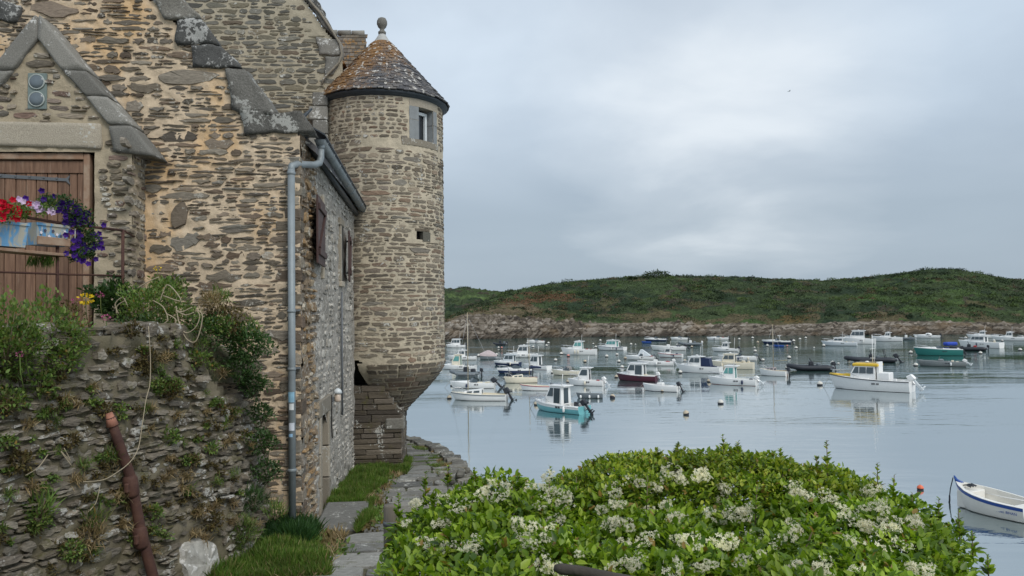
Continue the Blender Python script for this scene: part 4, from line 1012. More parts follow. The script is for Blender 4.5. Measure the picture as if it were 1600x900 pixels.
c = t.ramp(t.math('ADD', t.math('MULTIPLY', g, .8), t.math('MULTIPLY', r, .22)), [(.36, (.045, .038, .032)), (.49, (.13, .108, .082)), (.60, (.25, .215, .175)), (.76, (.44, .40, .345))])
c = t.mix(t.ramp(t.noise(p, .12, 3), [(.56, 0.0), (.70, .45)]), c, (.24, .16, .085))
# tidal zone: dark weed and wet rock
wet = t.ramp(t.math('ADD', sz.outputs[2], t.math('MULTIPLY', t.noise(p, .8, 3), .6)), [(.0, 1.0), (1.0, 1.0)])
wf_ = t.math('SUBTRACT', 1.0, t.math('MULTIPLY', t.math('ADD', sz.outputs[2], t.math('MULTIPLY', t.noise(p, .5, 3), 1.6)), .34), clamp=True)
c = t.mix(t.math('MULTIPLY', wf_, .85), c, (.04, .033, .027))
t.bump(g, 1.0, .5); MATS['cliff_rock'] = t.fin(c, .9); t.b.inputs['Specular IOR Level'].default_value = .15

def interp(T, x):
    if x <= T[0][0]: return T[0][1]
    for (a, ya), (b, yb) in zip(T, T[1:]):
        if x <= b: return ya+(yb-ya)*(x-a)/(b-a)
    return T[-1][1]
RIDGE = [(560, 545), (640, 527), (694, 503), (740, 480), (780, 464), (810, 454), (850, 446), (900, 440), (960, 435), (1000, 433), (1050, 432), (1140, 433), (1200, 436), (1290, 439), (1350, 435), (1400, 429), (1450, 422), (1490, 421), (1530, 428), (1570, 436), (1600, 438), (1700, 440), (2100, 470)]
SHORE = [(560, 535), (700, 531), (900, 526.5), (1100, 524.5), (1300, 524), (1500, 522.5), (1700, 521), (2100, 519)]
CLIFF = [(560, 535), (640, 525), (694, 507), (721, 494), (771, 496), (820, 500), (870, 505), (950, 506), (1000, 506), (1050, 504), (1090, 509), (1150, 506), (1220, 509), (1350, 503), (1480, 504), (1600, 507), (2100, 505)]
def build_hill(name, RT, ST, CT, depth_ridge, x0, x1, step, rows, coltab, lump, seed, cliff_d):
    xs = np.arange(x0, x1+step, step); V = []; cols = []; idx = 0
    NR = rows+10
    for i, X in enumerate(xs):
        sy, ry, cy = interp(ST, X), interp(RT, X), interp(CT, X)
        sh = on(X, sy, 2, 0.0); D0 = float((sh-CAM)@cf)
        ry = min(ry, sy-3); cy = max(min(cy, sy-1), ry+1)
        Dr = D0+depth_ridge*min(1, max(.12, (sy-ry)/75)); Dc = D0+cliff_d*min(1.8, max(.4, (sy-cy)/22))
        Dr = max(Dr, Dc+4)
        zc_ = dep(X, cy, Dc)[2]; zr = dep(X, ry, Dr)[2]
        g = ray(X, 488); g = g/np.linalg.norm(g[:2])
        for j in range(NR):
            if j < 10:
                f = j/9; D = D0+(Dc-D0)*f; z = -.8+(zc_+.8)*(f**.8); rock = 1
            else:
                f = (j-9)/(rows-24); rock = 0
                if f <= 1: D = Dc+(Dr-Dc)*f; z = zc_+(zr-zc_)*(math.sin(f*PI/2)**.85*.55+f*.45)
                else: D = Dr+(f-1)*80; z = zr-(f-1)**2*14
            base = dep(X, 488, D); x, y = base[0], base[1]
            if rock:
                s = x*.5-z*1.1; d = 1.1*fbm(s*.35+seed, y*.1, 1, 4)+.6*abs(noise.noise(Vector((s*.9, y*.15, z*.3))))
                z += .35*fbm(x*.35, y*.35, 4+seed, 4)*min(1, f*2); x += d*.25; y += d*.8; q = (.18, .15, .12)
            else:
                edge = min(1, (f)*6+.15); l = noise.noise(Vector((x*.22, y*.22, seed)))*1.4+abs(noise.noise(Vector((x*.55+3, y*.55, seed))))*1.5+.45*abs(noise.noise(Vector((x*1.5, y*1.5, z))))
                z += lump*l*edge*(0.55 if f > .9 else 1)
                n_ = fbm(x*.03+seed, y*.04, 2, 4); n2 = fbm(x*.09, y*.09, 8+seed, 3)
                q = (.040, .058, .027)
                if n_ > .12: q = (.054, .080, .032)
                if n_ < -.16: q = (.028, .045, .024)
                if n2 > .28: q = (.056, .052, .036)
                if n2 < -.33: q = (.052, .073, .033)
                pc = CAM+(np.array([x, y, z])-CAM); dd = pc-CAM; dz = dd@cf; PX, PY_ = 800+1200*(dd@CR)/dz, 450-1200*(dd@CU)/dz
                if name == 'headland':
                    # bracken and thin heath over the bare western nose
                    k = 1-(abs(PX-838)/62)**2-(abs(PY_-467+(PX-838)*.06)/11)**2+1.5*n2+.8*fbm(x*.5, y*.5, 4, 2)
                    if k > .35: q = (.105, .06, .032)
                    w = max(0, min(1, (905-PX)/110))*max(0, min(1, (PY_-462)/22))
                    if w+.7*n2 > .32 and q[0] < .1: q = (.125, .10, .062) if n2 < .1 else (.085, .08, .04)
                    if f < .10 and n2 > -.02: q = (.10, .085, .048)
                    k = 1-(abs(PX-1236)/30)**2-(abs(PY_-497)/9)**2+1.2*n2+.6*fbm(x*.5, y*.5, 4, 2)
                    if k > .4: q = (.11, .08, .035)
                    if 1370 < PX+260*n_+120*n2 < 1560 and n2 > .05: q = (.055, .088, .03)
                elif coltab and .50 < f < .60: q = (.085, .125, .045)
            V.append((x, y, z)); cols.append(q)
    nr = NR; NX = len(xs); F = []; FR = []
    for i in range(NX-1):
        for j in range(nr-1):
            a = i*nr+j; (FR if j < 9 else F).append((a, a+nr, a+nr+1, a+1))
    me = mkmesh(name, V, FR+F, MATS['cliff_rock'], False); me.materials.append(MATS['hill'])
    mi = [0]*len(FR)+[1]*len(F); me.polygons.foreach_set('material_index', mi)
    ca_ = me.color_attributes.new('Col', 'FLOAT_COLOR', 'POINT'); ca_.data.foreach_set('color', np.array([(*c, 1) for c in cols], dtype=np.float32).ravel())
    o = link(name, me); tag(o, kind='structure'); return o
build_hill('headland', RIDGE, SHORE, CLIFF, 95, 560, 1990, 2.6, 130, False, .62, 3.0, 6)
R2 = [(500, 470), (600, 456), (694, 452), (740, 452.5), (770, 456), (800, 458), (860, 470), (950, 500)]
build_hill('far_hill', R2, [(500, 521), (1000, 518)], [(500, 514), (1000, 512)], 150, 500, 900, 3.2, 90, True, 1.2, 9.0, 12)

# bedrock slabs along the shore, tilted strata
rng = random.Random(5); m = MB()
for i in range(3600):
    X = rng.uniform(600, 1990) if i % 3 else rng.uniform(640, 900)
    sy, cy = interp(SHORE, X), interp(CLIFF, X); sh = on(X, sy, 2, 0.0); D0 = float((sh-CAM)@cf); f = rng.uniform(-.02, 1.05)
    dep_ = 6*min(1.8, max(.4, (sy-cy)/22)); D = D0+dep_*f; zt = dep(X, cy, D0+dep_)[2]
    b = dep(X, 488, D); left = X < 930; z = -.3+(zt-(.45 if left else .1))*max(0, f)**.8
    L, T, Wd = (rng.uniform(2.2, 6.5) if left else rng.uniform(1.4, 4)), rng.uniform(.08, .28)*(1 if left else 2.1), rng.uniform(.8, 2.2)
    zone = noise.noise(Vector((X*.012, 3, 0)))
    ti = math.radians((-36 if left else -24-34*zone)+rng.gauss(0, 4))
    yw = math.radians(20 if left else 30*zone)
    Mx = TM(b[0], b[1]+(.3 if left else -.75), z-.1-.25*max(0, f-.6), rng.gauss(.5, .12), ti, yw+rng.gauss(0, .12))
    V = [Vector((sx_*L/2*rng.uniform(.7, 1.05), sy_*Wd/2*rng.uniform(.5, 1.1), sz_*T/2*rng.uniform(.4, 1.3))) for sz_ in (-1, 1) for sx_, sy_ in ((-1, -1), (-.2, -1.05), (.4, -.95), (1, -1), (1, 1), (-1, 1))]
    m.add([Mx @ v for v in V], [(5, 4, 3, 2, 1, 0), (6, 7, 8, 9, 10, 11), (0, 1, 7, 6), (1, 2, 8, 7), (2, 3, 9, 8), (3, 4, 10, 9), (4, 5, 11, 10), (5, 0, 6, 11)])
me = mkmesh('shore_rocks', m.V, m.F, MATS['cliff_rock']); tag(link('shore_rocks', me), kind='stuff')

# scrub that covers the headland: leaf clumps as one mass
leaf_mat('scrub', [(.028, .046, .020), (.042, .066, .027), (.060, .090, .034), (.040, .053, .027)], .8, .1)
n = 70000; P = []; Dn = []; 
ob = bpy.data.objects['headland'].data; vs = np.empty(len(ob.vertices)*3, dtype=np.float32); ob.vertices.foreach_get('co', vs); vs = vs.reshape(-1, 3)
nr = 140; NXH = len(vs)//nr; grid = vs.reshape(NXH, nr, 3)
ii = RN.randint(0, NXH-1, n); jj = (12+RN.uniform(0, 1, n)**1.0*108).astype(int)
P = grid[ii, jj]+RN.normal(size=(n, 3))*np.array([.6, .6, .15])
keep = ~((P[:, 0] < -2) & (RN.uniform(size=n) < .75)) 
keep &= np.array([fbm(a[0]*.07, a[1]*.07, 5, 3) > -.12 for a in P]); P = P[keep]
D = rvec(len(P)); D[:, 2] = np.abs(D[:, 2])*.5+.1; V, L, Z = leaf_cloud(P, D, rvec(len(P)), RN.uniform(.3, .7, len(P)), 'tiny')
tag(link('scrub', np_mesh('scrub', V, L, Z, MATS['scrub'])), kind='stuff')
# gorse and bramble bushes one can make out, in three greens
leaf_mat('gorse_dark', [(.018, .034, .014), (.03, .048, .02)], .85, .1); leaf_mat('gorse_light', [(.06, .095, .03), (.09, .13, .035)], .8, .15); leaf_mat('heath_brown', [(.085, .065, .035), (.12, .085, .045)], .9, .1)
for nm, cnt, thr in (('gorse_dark', 420, -1), ('gorse_light', 240, .05), ('heath_brown', 130, -1)):
    I_ = RN.randint(2, NXH-2, cnt*3); J_ = (13+RN.uniform(0, 1, cnt*3)*100).astype(int); c_ = grid[I_, J_]
    ok = np.array([fbm(a[0]*.05, a[1]*.06, {'gorse_dark': 21, 'gorse_light': 33, 'heath_brown': 45}[nm], 3) for a in c_]) > .08
    if nm != 'heath_brown': ok &= ~((c_[:, 0] < 0) & (c_[:, 2] < 14))
    c_ = c_[ok][:cnt]; P_ = []; 
    for c in c_:
        r_ = RN.uniform(.7, 2.0); q_ = rvec(70); q_[:, 2] = np.abs(q_[:, 2]); P_.append(c+q_*np.array([r_*1.3, r_, r_*.6])*RN.uniform(.7, 1, (70, 1)))
    P_ = np.concatenate(P_); V, L, Z = leaf_cloud(P_, rvec(len(P_)), rvec(len(P_))+np.array([0, 0, .7]), RN.uniform(.3, .6, len(P_)), 'tiny'); tag(link('hillside_bushes', np_mesh('hillside_bushes', V, L, Z, MATS[nm])), kind='stuff')
# trees on the skyline
def hill_tree(px, py, d, r, label, name='tree'):
    c = dep(px, py, d); rt = tag(empty(name, (c[0], c[1], c[2]-r*.6)), label, 'tree')
    k = 1500; q = rvec(k); rr = RN.uniform(.5, 1, k)**.5*(1+.3*np.sin(q[:, 0]*6+q[:, 1]*5)*np.cos(q[:, 2]*4)); P = q*rr[:, None]*np.array([r*1.7, r*1.2, r*.55])+np.array([0, 0, r*.6])
    V, L, Z = leaf_cloud(P, rvec(k), rvec(k)+np.array([0, 0, .6]), RN.uniform(.35, .8, k), 'leaf'); tag(link('crown', np_mesh('crown', V, L, Z, MATS['scrub']), rt), kind='stuff')
    m = MB()
    for a in range(5): m.tube([(0, 0, -1.5), (math.cos(a*1.3)*r*.3, math.sin(a*1.3)*r*.3, .1*r), (math.cos(a*1.3)*r*.9, math.sin(a*1.3)*r*.7, r*.6)], [.25, .15, .05], 6)
    m.build('trunk', MATS['twig'], rt)
hill_tree(1025, 431, 290, 3.2, 'round dark bush-like tree alone on the skyline of the headland')
hill_tree(988, 435, 288, 1.0, 'small low bush on the skyline left of the round dark tree', 'shrub')
hill_tree(798, 457, 330, 1.8, 'dark shrub in the dip between the far hill and the headland', 'shrub')
hill_tree(725, 452, 430, 2.6, 'low dark hedge clump on the crest of the far hill beside the turret', 'shrub')

# ================================================================== BOATS
WH = paint('gelcoat_white', (.80, .80, .78), .3, dirt=.12); CRM = paint('gelcoat_cream', (.74, .68, .54), .4, dirt=.15); LGT = paint('gelcoat_grey', (.62, .66, .68), .35, dirt=.12)
BLK = paint('rubber_black', (.022, .026, .034), .5, dirt=.2); GRY = paint('rubber_grey', (.14, .165, .18), .55, dirt=.2); NAVY = paint('navy', (.012, .025, .075), .35, dirt=.1)
TEAL = paint('gelcoat_teal', (.16, .45, .48), .35, dirt=.2); DTEAL = paint('dark_teal', (.02, .17, .15), .35, dirt=.1); MAR = paint('maroon', (.085, .02, .035), .35, dirt=.1)
YEL = paint('yellow', (.72, .47, .035), .45, dirt=.2); RED = paint('red', (.38, .03, .03), .4, dirt=.2); BLUE = paint('tarp_blue', (.015, .06, .42), .6, dirt=.1); GLS = paint('boat_glass', (.045, .065, .075), .1, dirt=0, spec=.8)
TGL = paint('teal_glass', (.10, .30, .28), .1, dirt=0, spec=.8); STL = paint('steel', (.5, .51, .52), .3, metal=.6, dirt=.1); ANT = paint('antifoul', (.03, .03, .04), .7, dirt=.3); ROPE = paint('rope', (.35, .33, .28), .9, dirt=.3)
COV = paint('cover_grey', (.24, .23, .22), .8, dirt=.3); MASTC = paint('mast_gold', (.42, .35, .22), .4, metal=.2, dirt=.1); PNK = paint('cover_pink', (.5, .42, .42), .8, dirt=.5, sc=3); ALU = paint('alu', (.28, .30, .30), .4, metal=.4, dirt=.3); BBLUE = paint('boat_blue', (.02, .075, .30), .35, dirt=.05)
WOODV = paint('varnish', (.30, .12, .045), .4, dirt=.3)

def hull_parts(L, Bm, H, hullm, rt, deckm, well=(.03, .45), stripe=None, anti=ANT, fine=2.3, sheer=.35, flr=.12, belt=None):
    n = 14; st = []
    for i in range(n+1):
        s = i/n
        b = Bm/2*(.86+.14*min(1, s/.35)) if s < .4 else Bm/2*(1-((s-.4)/.6)**fine)
        b = max(b, .012); zs = H*(1+sheer*s*s); x = -L/2+L*s
        rake = .10*L*max(0, s-.6)/.4
        st.append((s, x, b, zs, rake))
    V = []; F = []; rows_ = 7
    for (s, x, b, zs, rk) in st:
        kz = -.28*H*(1 if s < .8 else 1-(s-.8)/.2*.6)
        ch = [(0, kz, -rk), (b*.62, kz*.25, -rk*.85), (b*.86, .03, -rk*.72), (b*.93, H*.28, -rk*.5), (b*.98, zs*.6, -rk*.25), (b, zs*.92, 0), (b*1.0, zs, 0)]
        for (y, z, dx) in ch: V.append((x+dx, y, z))
        for (y, z, dx) in ch: V.append((x+dx, -y, z))
    w = 14
    for i in range(n):
        for k in range(6):
            a = i*w+k; F.append((a, a+w, a+w+1, a+1)); a += 7; F.append((a, a+1, a+w+1, a+w))
    F.append(tuple(range(6, -1, -1))+tuple(range(8, 14)))
    m = MB().add(V, F); me = m.mesh('hull', hullm)
    if anti:
        me.materials.append(anti)
        for p_ in me.polygons:
            if p_.center.z < .045 and abs(p_.normal.x) < .9: p_.material_index = 1
    if hullm.name in ('gelcoat_teal', 'navy', 'dark_teal', 'maroon'):
        me.materials.append(WH); wi_ = len(me.materials)-1; k0 = {'gelcoat_teal': .58, 'navy': .6, 'dark_teal': .82, 'maroon': .86}[hullm.name]
        for p_ in me.polygons:
            s_ = (p_.center.x+L/2)/L
            if p_.center.z > H*(1+sheer*s_*s_)*k0 and len(p_.vertices) == 4: p_.material_index = wi_
    me.polygons.foreach_set('use_smooth', [True]*len(me.polygons))
    me.set_sharp_from_angle(angle=math.radians(40)) if hasattr(me, 'set_sharp_from_angle') else None
    link('hull', me, rt)
    # deck with cockpit well
    V = []; F = []; wl, wr = well; g = .06+.04*Bm
    def prof(s):
        i = min(n-1, int(s*n)); f = s*n-i; a, c = st[i], st[i+1]; return a[2]+(c[2]-a[2])*f, a[3]+(c[3]-a[3])*f
    ss = sorted(set([0, wl]+[wl+(wr-wl)*k/6 for k in range(7)]+[wr+(1-wr)*k/7 for k in range(8)]))
    for s in ss:
        b, zs = prof(s); x = -L/2+L*s; inw = wl-1e-6 <= s <= wr+1e-6; bi = max(.01, b-g)
        crown = (.05 if s > wr else 0)*b
        V += [(x, b, zs), (x, bi, zs+crown*.5+.012), (x, bi, flr if inw else zs+crown), (x, 0, flr if inw else zs+crown+.02), (x, -bi, flr if inw else zs+crown), (x, -bi, zs+crown*.5+.012), (x, -b, zs)]
    for i in range(len(ss)-1):
        for k in range(6): a = i*7+k; F.append((a, a+1, a+8, a+7))
    MB().add(V, F).build('deck', deckm, rt)
    if stripe:
        for sg in (1, -1):
            m = MB(); m.tube([(s_[1], sg*(s_[2]+.012), s_[3]-.05) for s_ in st[:-1]]+[(st[-1][1]+.02, 0, st[-1][3]-.05)], .03+.008*L/6, 5); m.build('rub_rail', stripe, rt)
    if belt:        # wide painted band below the gunwale
        for sg in (1, -1):
            V = []; 
            for s_ in st: V += [(s_[1]+.0, sg*(s_[2]+.008), s_[3]-.01), (s_[1]-.01*s_[4], sg*(s_[2]*.995+.008), s_[3]-.115)]
            MB().add(V, [(2*i, 2*i+2, 2*i+3, 2*i+1) for i in range(n)]).build('band', belt, rt)
    return prof, st
def lift(prof, s): return prof(s)[1]
def cabin(rt, L, prof, s0, s1, h, w, mat, glass, roofm=None, rake=.5, over=.12, door=False):
    """wheelhouse between stations s0 (aft) and s1 (fore)"""
    x0, x1 = -L/2+L*s0, -L/2+L*s1; zb = min(prof(s0)[1], prof(s1)[1])-.05; zt = zb+h; tp = .86; mid = zb+h*.42
    P = [(x0, zb), (x1, zb), (x1-.04, mid), (x1-rake*h*.55, zt), (x0+.03, zt)]
    V = []
    for sg in (1, -1):
        for (x, z) in P: V.append((x, sg*w/2*(1 if z <= mid+.01 else tp), z))
    F = [(0, 1, 2, 3, 4), (9, 8, 7, 6, 5)]+[(i, (i+1) % 5, (i+1) % 5+5, i+5) for i in range(5)]
    MB().add(V, F).build('cabin', mat, rt)
    e = .012; yb, yt = w/2+e, w/2*tp+e
    lx1 = x1-.04; tx1 = x1-rake*h*.55; zl, zh = mid+.03*h, zt-.1*h
    def ys_(z): return w/2*(1-(1-tp)*(z-mid)/(zt-mid))+e
    def fx(z): return lx1+(tx1-lx1)*(z-mid)/(zt-mid)
    nwin = max(1, int(round((s1-s0)*L/.75)))
    for sg in (1, -1):
        for k in range(nwin):
            a, b = x0+.1+(fx(zl)-.08-x0-.1)*k/nwin+.03, x0+.1+(fx(zl)-.08-x0-.1)*(k+1)/nwin-.03
            a2, b2 = a, (b if k < nwin-1 else b-(fx(zl)-fx(zh)))
            if b2 <= a2+.03: b2 = a2+.04
            z_l = zl if not (door and k == 0) else zb+.12
            link('window', mkmesh('window', [(a, sg*ys_(zl) if z_l == zl else sg*(w/2+e), z_l), (b, sg*(ys_(zl) if z_l == zl else w/2+e), z_l), (b2, sg*ys_(zh), zh), (a2, sg*ys_(zh), zh)], [(0, 1, 2, 3)], glass), rt)
    for k in (-1, 1):
        c0, c1 = .04*k, k*(w/2*.9); 
        V = [(fx(zl)+e, c0, zl), (fx(zl)+e, c1, zl), (fx(zh)+e, c1*tp*1.0, zh), (fx(zh)+e, c0, zh)]; link('windscreen', mkmesh('windscreen', V, [(0, 1, 2, 3)], glass), rt)
    link('cabin_door', mkmesh('cabin_door', [(x0-e, -w*.22, zb+.1), (x0-e, w*.22, zb+.1), (x0+.02-e, w*.22, zh), (x0+.02-e, -w*.22, zh)], [(0, 1, 2, 3)], glass), rt)
    th_ = .2 if roofm else .07; m = MB(); m.box(x0-over*2.2, tx1+over*1.5, -w/2*tp-.07, w/2*tp+.07, zt-(.06 if roofm else 0), zt+th_, bev=.03+.04*bool(roofm)); m.build('roof', roofm or mat, rt); zt += th_-.06
    return zt+.06, x0, tx1
def outboard(rt, L, H, col, y=0, tilt=0.0, sc=1.0):
    ob_ = empty('outboard', (-L/2-.1, y, H*.85), parent=rt); ob_.rotation_euler = (0, tilt, 0)
    m = MB(); m.box(-.34*sc, .12*sc, -.16*sc, .16*sc, .12*sc, .58*sc, bev=.07*sc)
    m.V = [(v[0]*(1.0 if v[2] < .3*sc else .9), v[1], v[2]+v[0]*.15) for v in m.V]; m.build('cowl', col, ob_)
    m = MB(); m.box(-.2*sc, -.02, -.055*sc, .055*sc, -.75*sc, .14*sc, bev=.02); m.box(-.36*sc, .04, -.1*sc, .1*sc, -.46*sc, -.43*sc, bev=.01); m.build('leg', BLK if col != WH else LGT, ob_)
    m = MB(); m.tube([(-.42*sc, 0, -.62*sc), (.02, 0, -.62*sc), (.1*sc, 0, -.62*sc)], [.05*sc, .06*sc, .02], 8)
    for k in range(3): m.box(-.41*sc, -.37*sc, -.03*sc, .03*sc, .04*sc, .16*sc, M=None)
    m.build('propeller', BLK if col != WH else LGT, ob_)
    m = MB(); m.box(-.06, .14, -.09*sc, .09*sc, -.18, .14, bev=.02); m.build('bracket', STL, ob_)
def rails(rt, L, prof, s0=.58, h=.42, mat=None):
    for sg in (1, -1):
        m = MB(); P = []
        for k in range(7):
            s = s0+(.985-s0)*k/6; b, zs = prof(s); P.append((-L/2+L*s, sg*max(.0, b-.06), zs+h*min(1, .3+k*.3)))
        m.tube(P, .024, 5)
        for k in (1, 3, 5): s = s0+(.985-s0)*k/6; b, zs = prof(s); m.tube([(P[k][0], P[k][1], zs), P[k]], .012, 4)
        m.build('pulpit_rail', mat or STL, rt)
def mast(rt, x, z0, h, r=.035, mat=None, boom=None, stays=None, L=5, cover=None):
    m = MB(); m.tube([(x, 0, z0), (x, 0, z0+h)], [r, r*.7], 8); m.build('mast', mat or MASTC, rt)
    if boom: m = MB(); m.tube([(x, 0, z0+boom[1]), (x-boom[0], 0, z0+boom[1]+boom[2])], r*.8, 6); m.build('boom', mat or MASTC, rt)
    if cover: m = MB(); m.tube([(x, 0, z0+boom[1]+.05), (x-boom[0]*.5, 0, z0+boom[1]+.1), (x-boom[0], 0, z0+boom[1]+boom[2]+.03)], [.16, .14, .07], 8); m.build('sail_cover', cover, rt)
    if stays:
        m = MB()
        for (sx_, sy_, sz_) in stays: m.tube([(x, 0, z0+h*.96), (sx_, sy_, sz_)], .008, 3)
        m.build('rigging', STL, rt)
def fenders(rt, L, Bm, H, xs_, col):
    for x in xs_:
        for sg in (1, -1): m = MB(); m.tube([(x, sg*(Bm/2+.06), H*.9), (x, sg*(Bm/2+.08), H*.75), (x, sg*(Bm/2+.08), H*.2), (x, sg*(Bm/2+.06), H*.1)], [.02, .08, .08, .02], 8); m.build('fender', col, rt)
def antenna(rt, x, y, z, h): m = MB(); m.tube([(x, y, z), (x-.1, y, z+h)], .022, 4); m.build('antenna', WH, rt)

GROUP_B = 'boats moored in the bay'
def boat(kind, px, py, wpx, label, hull='W', cat='boat', hd=0.0, H=.62, beam=None, eng=None, tilt=0.0, name=None, Lf=1.0, **k):
    """kind, waterline centre pixel, apparent length in photograph pixels; hd = degrees the bow is turned towards (+) or away (-) from the camera"""
    mats = dict(W=WH, C=CRM, G=LGT, K=BLK, Y=GRY, N=NAVY, T=TEAL, D=DTEAL, M=MAR, A=ALU, B=BBLUE, R=RED)
    Lf *= 1.08; H *= 1.03; hm = mats[hull]; c = on(px, py, 2, 0.0); D = float((c-CAM)@cf); L = wpx*D/1200/max(.62, math.cos(math.radians(hd))+.12*abs(math.sin(math.radians(hd))))*Lf
    Bm = beam or (L*.37 if L < 7.5 else L*.33)
    flip = k.get('right', False)
    vd = (c-CAM)[:2]; az = math.atan2(vd[1], vd[0])      # viewing direction
    ang = az+PI/2 if not flip else az-PI/2                # bow to image-left / right
    ang += math.radians(hd)*(1 if not flip else -1)
    rt = empty(name or ('motor_boat' if kind in ('cabin', 'speed', 'open') else {'rib': 'inflatable_boat', 'sail': 'sailing_boat', 'row': 'rowing_boat', 'cover': 'covered_boat'}[kind]), (c[0], c[1], 0), ang)
    tag(rt, label, cat if kind != 'sail' else 'sailing boat', GROUP_B)
    sc = L/6.0; H = H*max(.75, min(1.25, sc)); gl = k.get('glass', GLS)
    em = {'K': BLK, 'W': WH, 'Y': GRY}.get(eng)
    esc = k.get('esc', 1.0)*max(.8, min(1.2, sc))
    if kind == 'cabin':
        s0, s1 = k.get('cab', (.38, .66)); prof, st_ = hull_parts(L, Bm, H, hm, rt, k.get('deck', WH), (.03, s0-.01), k.get('stripe'), k.get('anti', ANT), flr=H*.35)
        zt, x0, x1 = cabin(rt, L, prof, s0, s1, k.get('ch', 1.25)*1.02, Bm*.68, k.get('cm', WH), gl, k.get('roof'), k.get('rake', .55), door=k.get('door', False))
        xf = -L/2+L*s1; e = min(.93, s1+.2); m = MB()      # low trunk ahead of the wheelhouse
        bz = prof(s1)[1]; m.add([(xf-.1, Bm*.33, bz-.03), (xf-.1, -Bm*.33, bz-.03), (-L/2+L*e, -Bm*.14, prof(e)[1]), (-L/2+L*e, Bm*.14, prof(e)[1]), (xf-.1, Bm*.27, bz+.3*sc), (xf-.1, -Bm*.27, bz+.3*sc), (-L/2+L*(e-.06), -Bm*.1, prof(e)[1]+.12), (-L/2+L*(e-.06), Bm*.1, prof(e)[1]+.12)], [(4, 5, 6, 7), (0, 3, 7, 4), (1, 5, 6, 2), (2, 6, 7, 3), (0, 4, 5, 1)]); m.build('coachroof', k.get('trunk', WH), rt)
        if k.get('radar', True): m = MB(); m.lathe([(.02, 0), (.15, .02), (.17, .09), (.12, .16), (.02, .18)], 10, ((x0+x1)/2, 0, zt)); m.build('radar_dome', WH, rt)
        antenna(rt, x0+.1, Bm*.2, zt, k.get('ant', 1.1))
        if k.get('rails', True): rails(rt, L, prof)
        if k.get('canvas'):
            m = MB(); m.add([(x0, Bm*.3, H*.9), (x0, Bm*.28, zt-.1), (x0-.9, Bm*.27, zt-.2), (x0-1.1, Bm*.3, H*.95), (x0, -Bm*.3, H*.9), (x0, -Bm*.28, zt-.1), (x0-.9, -Bm*.27, zt-.2), (x0-1.1, -Bm*.3, H*.95)], [(0, 1, 2, 3), (4, 7, 6, 5), (1, 5, 6, 2), (2, 6, 7, 3)]); m.build('canvas', k['canvas'], rt)
    elif kind == 'speed':
        prof, st_ = hull_parts(L, Bm, H, hm, rt, k.get('deck', WH), (.03, .5), k.get('stripe'), k.get('anti', ANT), flr=H*.35, fine=2.0, belt=k.get('belt'))
        z0 = prof(.5)[1]; x = -L/2+L*.5
        V = [(x+.35, 0, z0+.02), (x+.05, Bm*.34, z0+.02), (x-.55, Bm*.38, z0+.02), (x+.0, 0, z0+.42), (x-.22, Bm*.29, z0+.40), (x-.6, Bm*.34, z0+.25), (x+.05, -Bm*.34, z0+.02), (x-.55, -Bm*.38, z0+.02), (x-.22, -Bm*.29, z0+.40), (x-.6, -Bm*.34, z0+.25)]
        MB().add(V, [(0, 1, 4, 3), (1, 2, 5, 4), (0, 3, 8, 6), (6, 8, 9, 7)]).build('windscreen', gl, rt)
        m = MB(); m.box(x-.9, x-.5, -Bm*.3, -Bm*.08, H*.35, H*1.12, bev=.05); m.box(x-.9, x-.5, Bm*.08, Bm*.3, H*.35, H*1.12, bev=.05); m.build('seat', k.get('seat', WH), rt)
        if k.get('cuddy', True): m = MB(); e = .86; m.add([(x+.2, Bm*.36, z0), (x+.2, -Bm*.36, z0), (-L/2+L*e, -Bm*.08, prof(e)[1]+.04), (-L/2+L*e, Bm*.08, prof(e)[1]+.04), (x+.3, Bm*.22, z0+.22*sc), (x+.3, -Bm*.22, z0+.22*sc)], [(4, 5, 2, 3), (0, 4, 3), (1, 2, 5), (0, 1, 5, 4)]); m.build('coachroof', WH, rt)
        if k.get('fin'): m = MB(); m.add([(x+.3, Bm*.3, z0), (x-.15, Bm*.2, z0+.95), (x-.35, Bm*.2, z0+.95), (x-1.6, Bm*.38, z0+.05), (x+.3, -Bm*.3, z0), (x-.15, -Bm*.2, z0+.95), (x-.35, -Bm*.2, z0+.95), (x-1.6, -Bm*.38, z0+.05)], [(0, 1, 2, 3), (7, 6, 5, 4), (0, 4, 5, 1), (1, 5, 6, 2), (2, 6, 7, 3)]); m.build('spray_hood', LGT, rt)
        if k.get('hood'): m = MB(); m.lathe([(Bm*.36, 0), (Bm*.33, .3), (Bm*.2, .48), (.02, .52)], 12, (x-.4, 0, z0)); m.build('canvas_hood', k['hood'], rt)
        if k.get('rails', True): rails(rt, L, prof, h=.3)
        if k.get('arch'): m = MB(); m.tube([(x-.7, Bm*.4, z0), (x-.6, Bm*.32, z0+.95), (x-.6, -Bm*.32, z0+.95), (x-.7, -Bm*.4, z0)], .03, 6); m.box(x-.95, x-.25, -Bm*.34, Bm*.34, z0+.95, z0+1.0, bev=.02); m.build('t_top', WH, rt)
    elif kind == 'open':
        prof, st_ = hull_parts(L, Bm, H, hm, rt, k.get('deck', WH), (.03, .86), k.get('stripe'), k.get('anti', ANT), flr=H*.3, belt=k.get('belt'))
        m = MB(); m.box(-.3, .25, -.3, .3, H*.3, H*1.55, bev=.06); m.build('console', k.get('cm', WH), rt)
        link('windscreen', mkmesh('windscreen', [(.2, -.28, H*1.5), (.2, .28, H*1.5), (.05, .24, H*1.5+.35), (.05, -.24, H*1.5+.35)], [(0, 1, 2, 3)], gl), rt)
        m = MB(); m.box(-1.1, -.75, -.4, .4, H*.3, H*1.05, bev=.05); m.build('seat', k.get('seat', WH), rt)
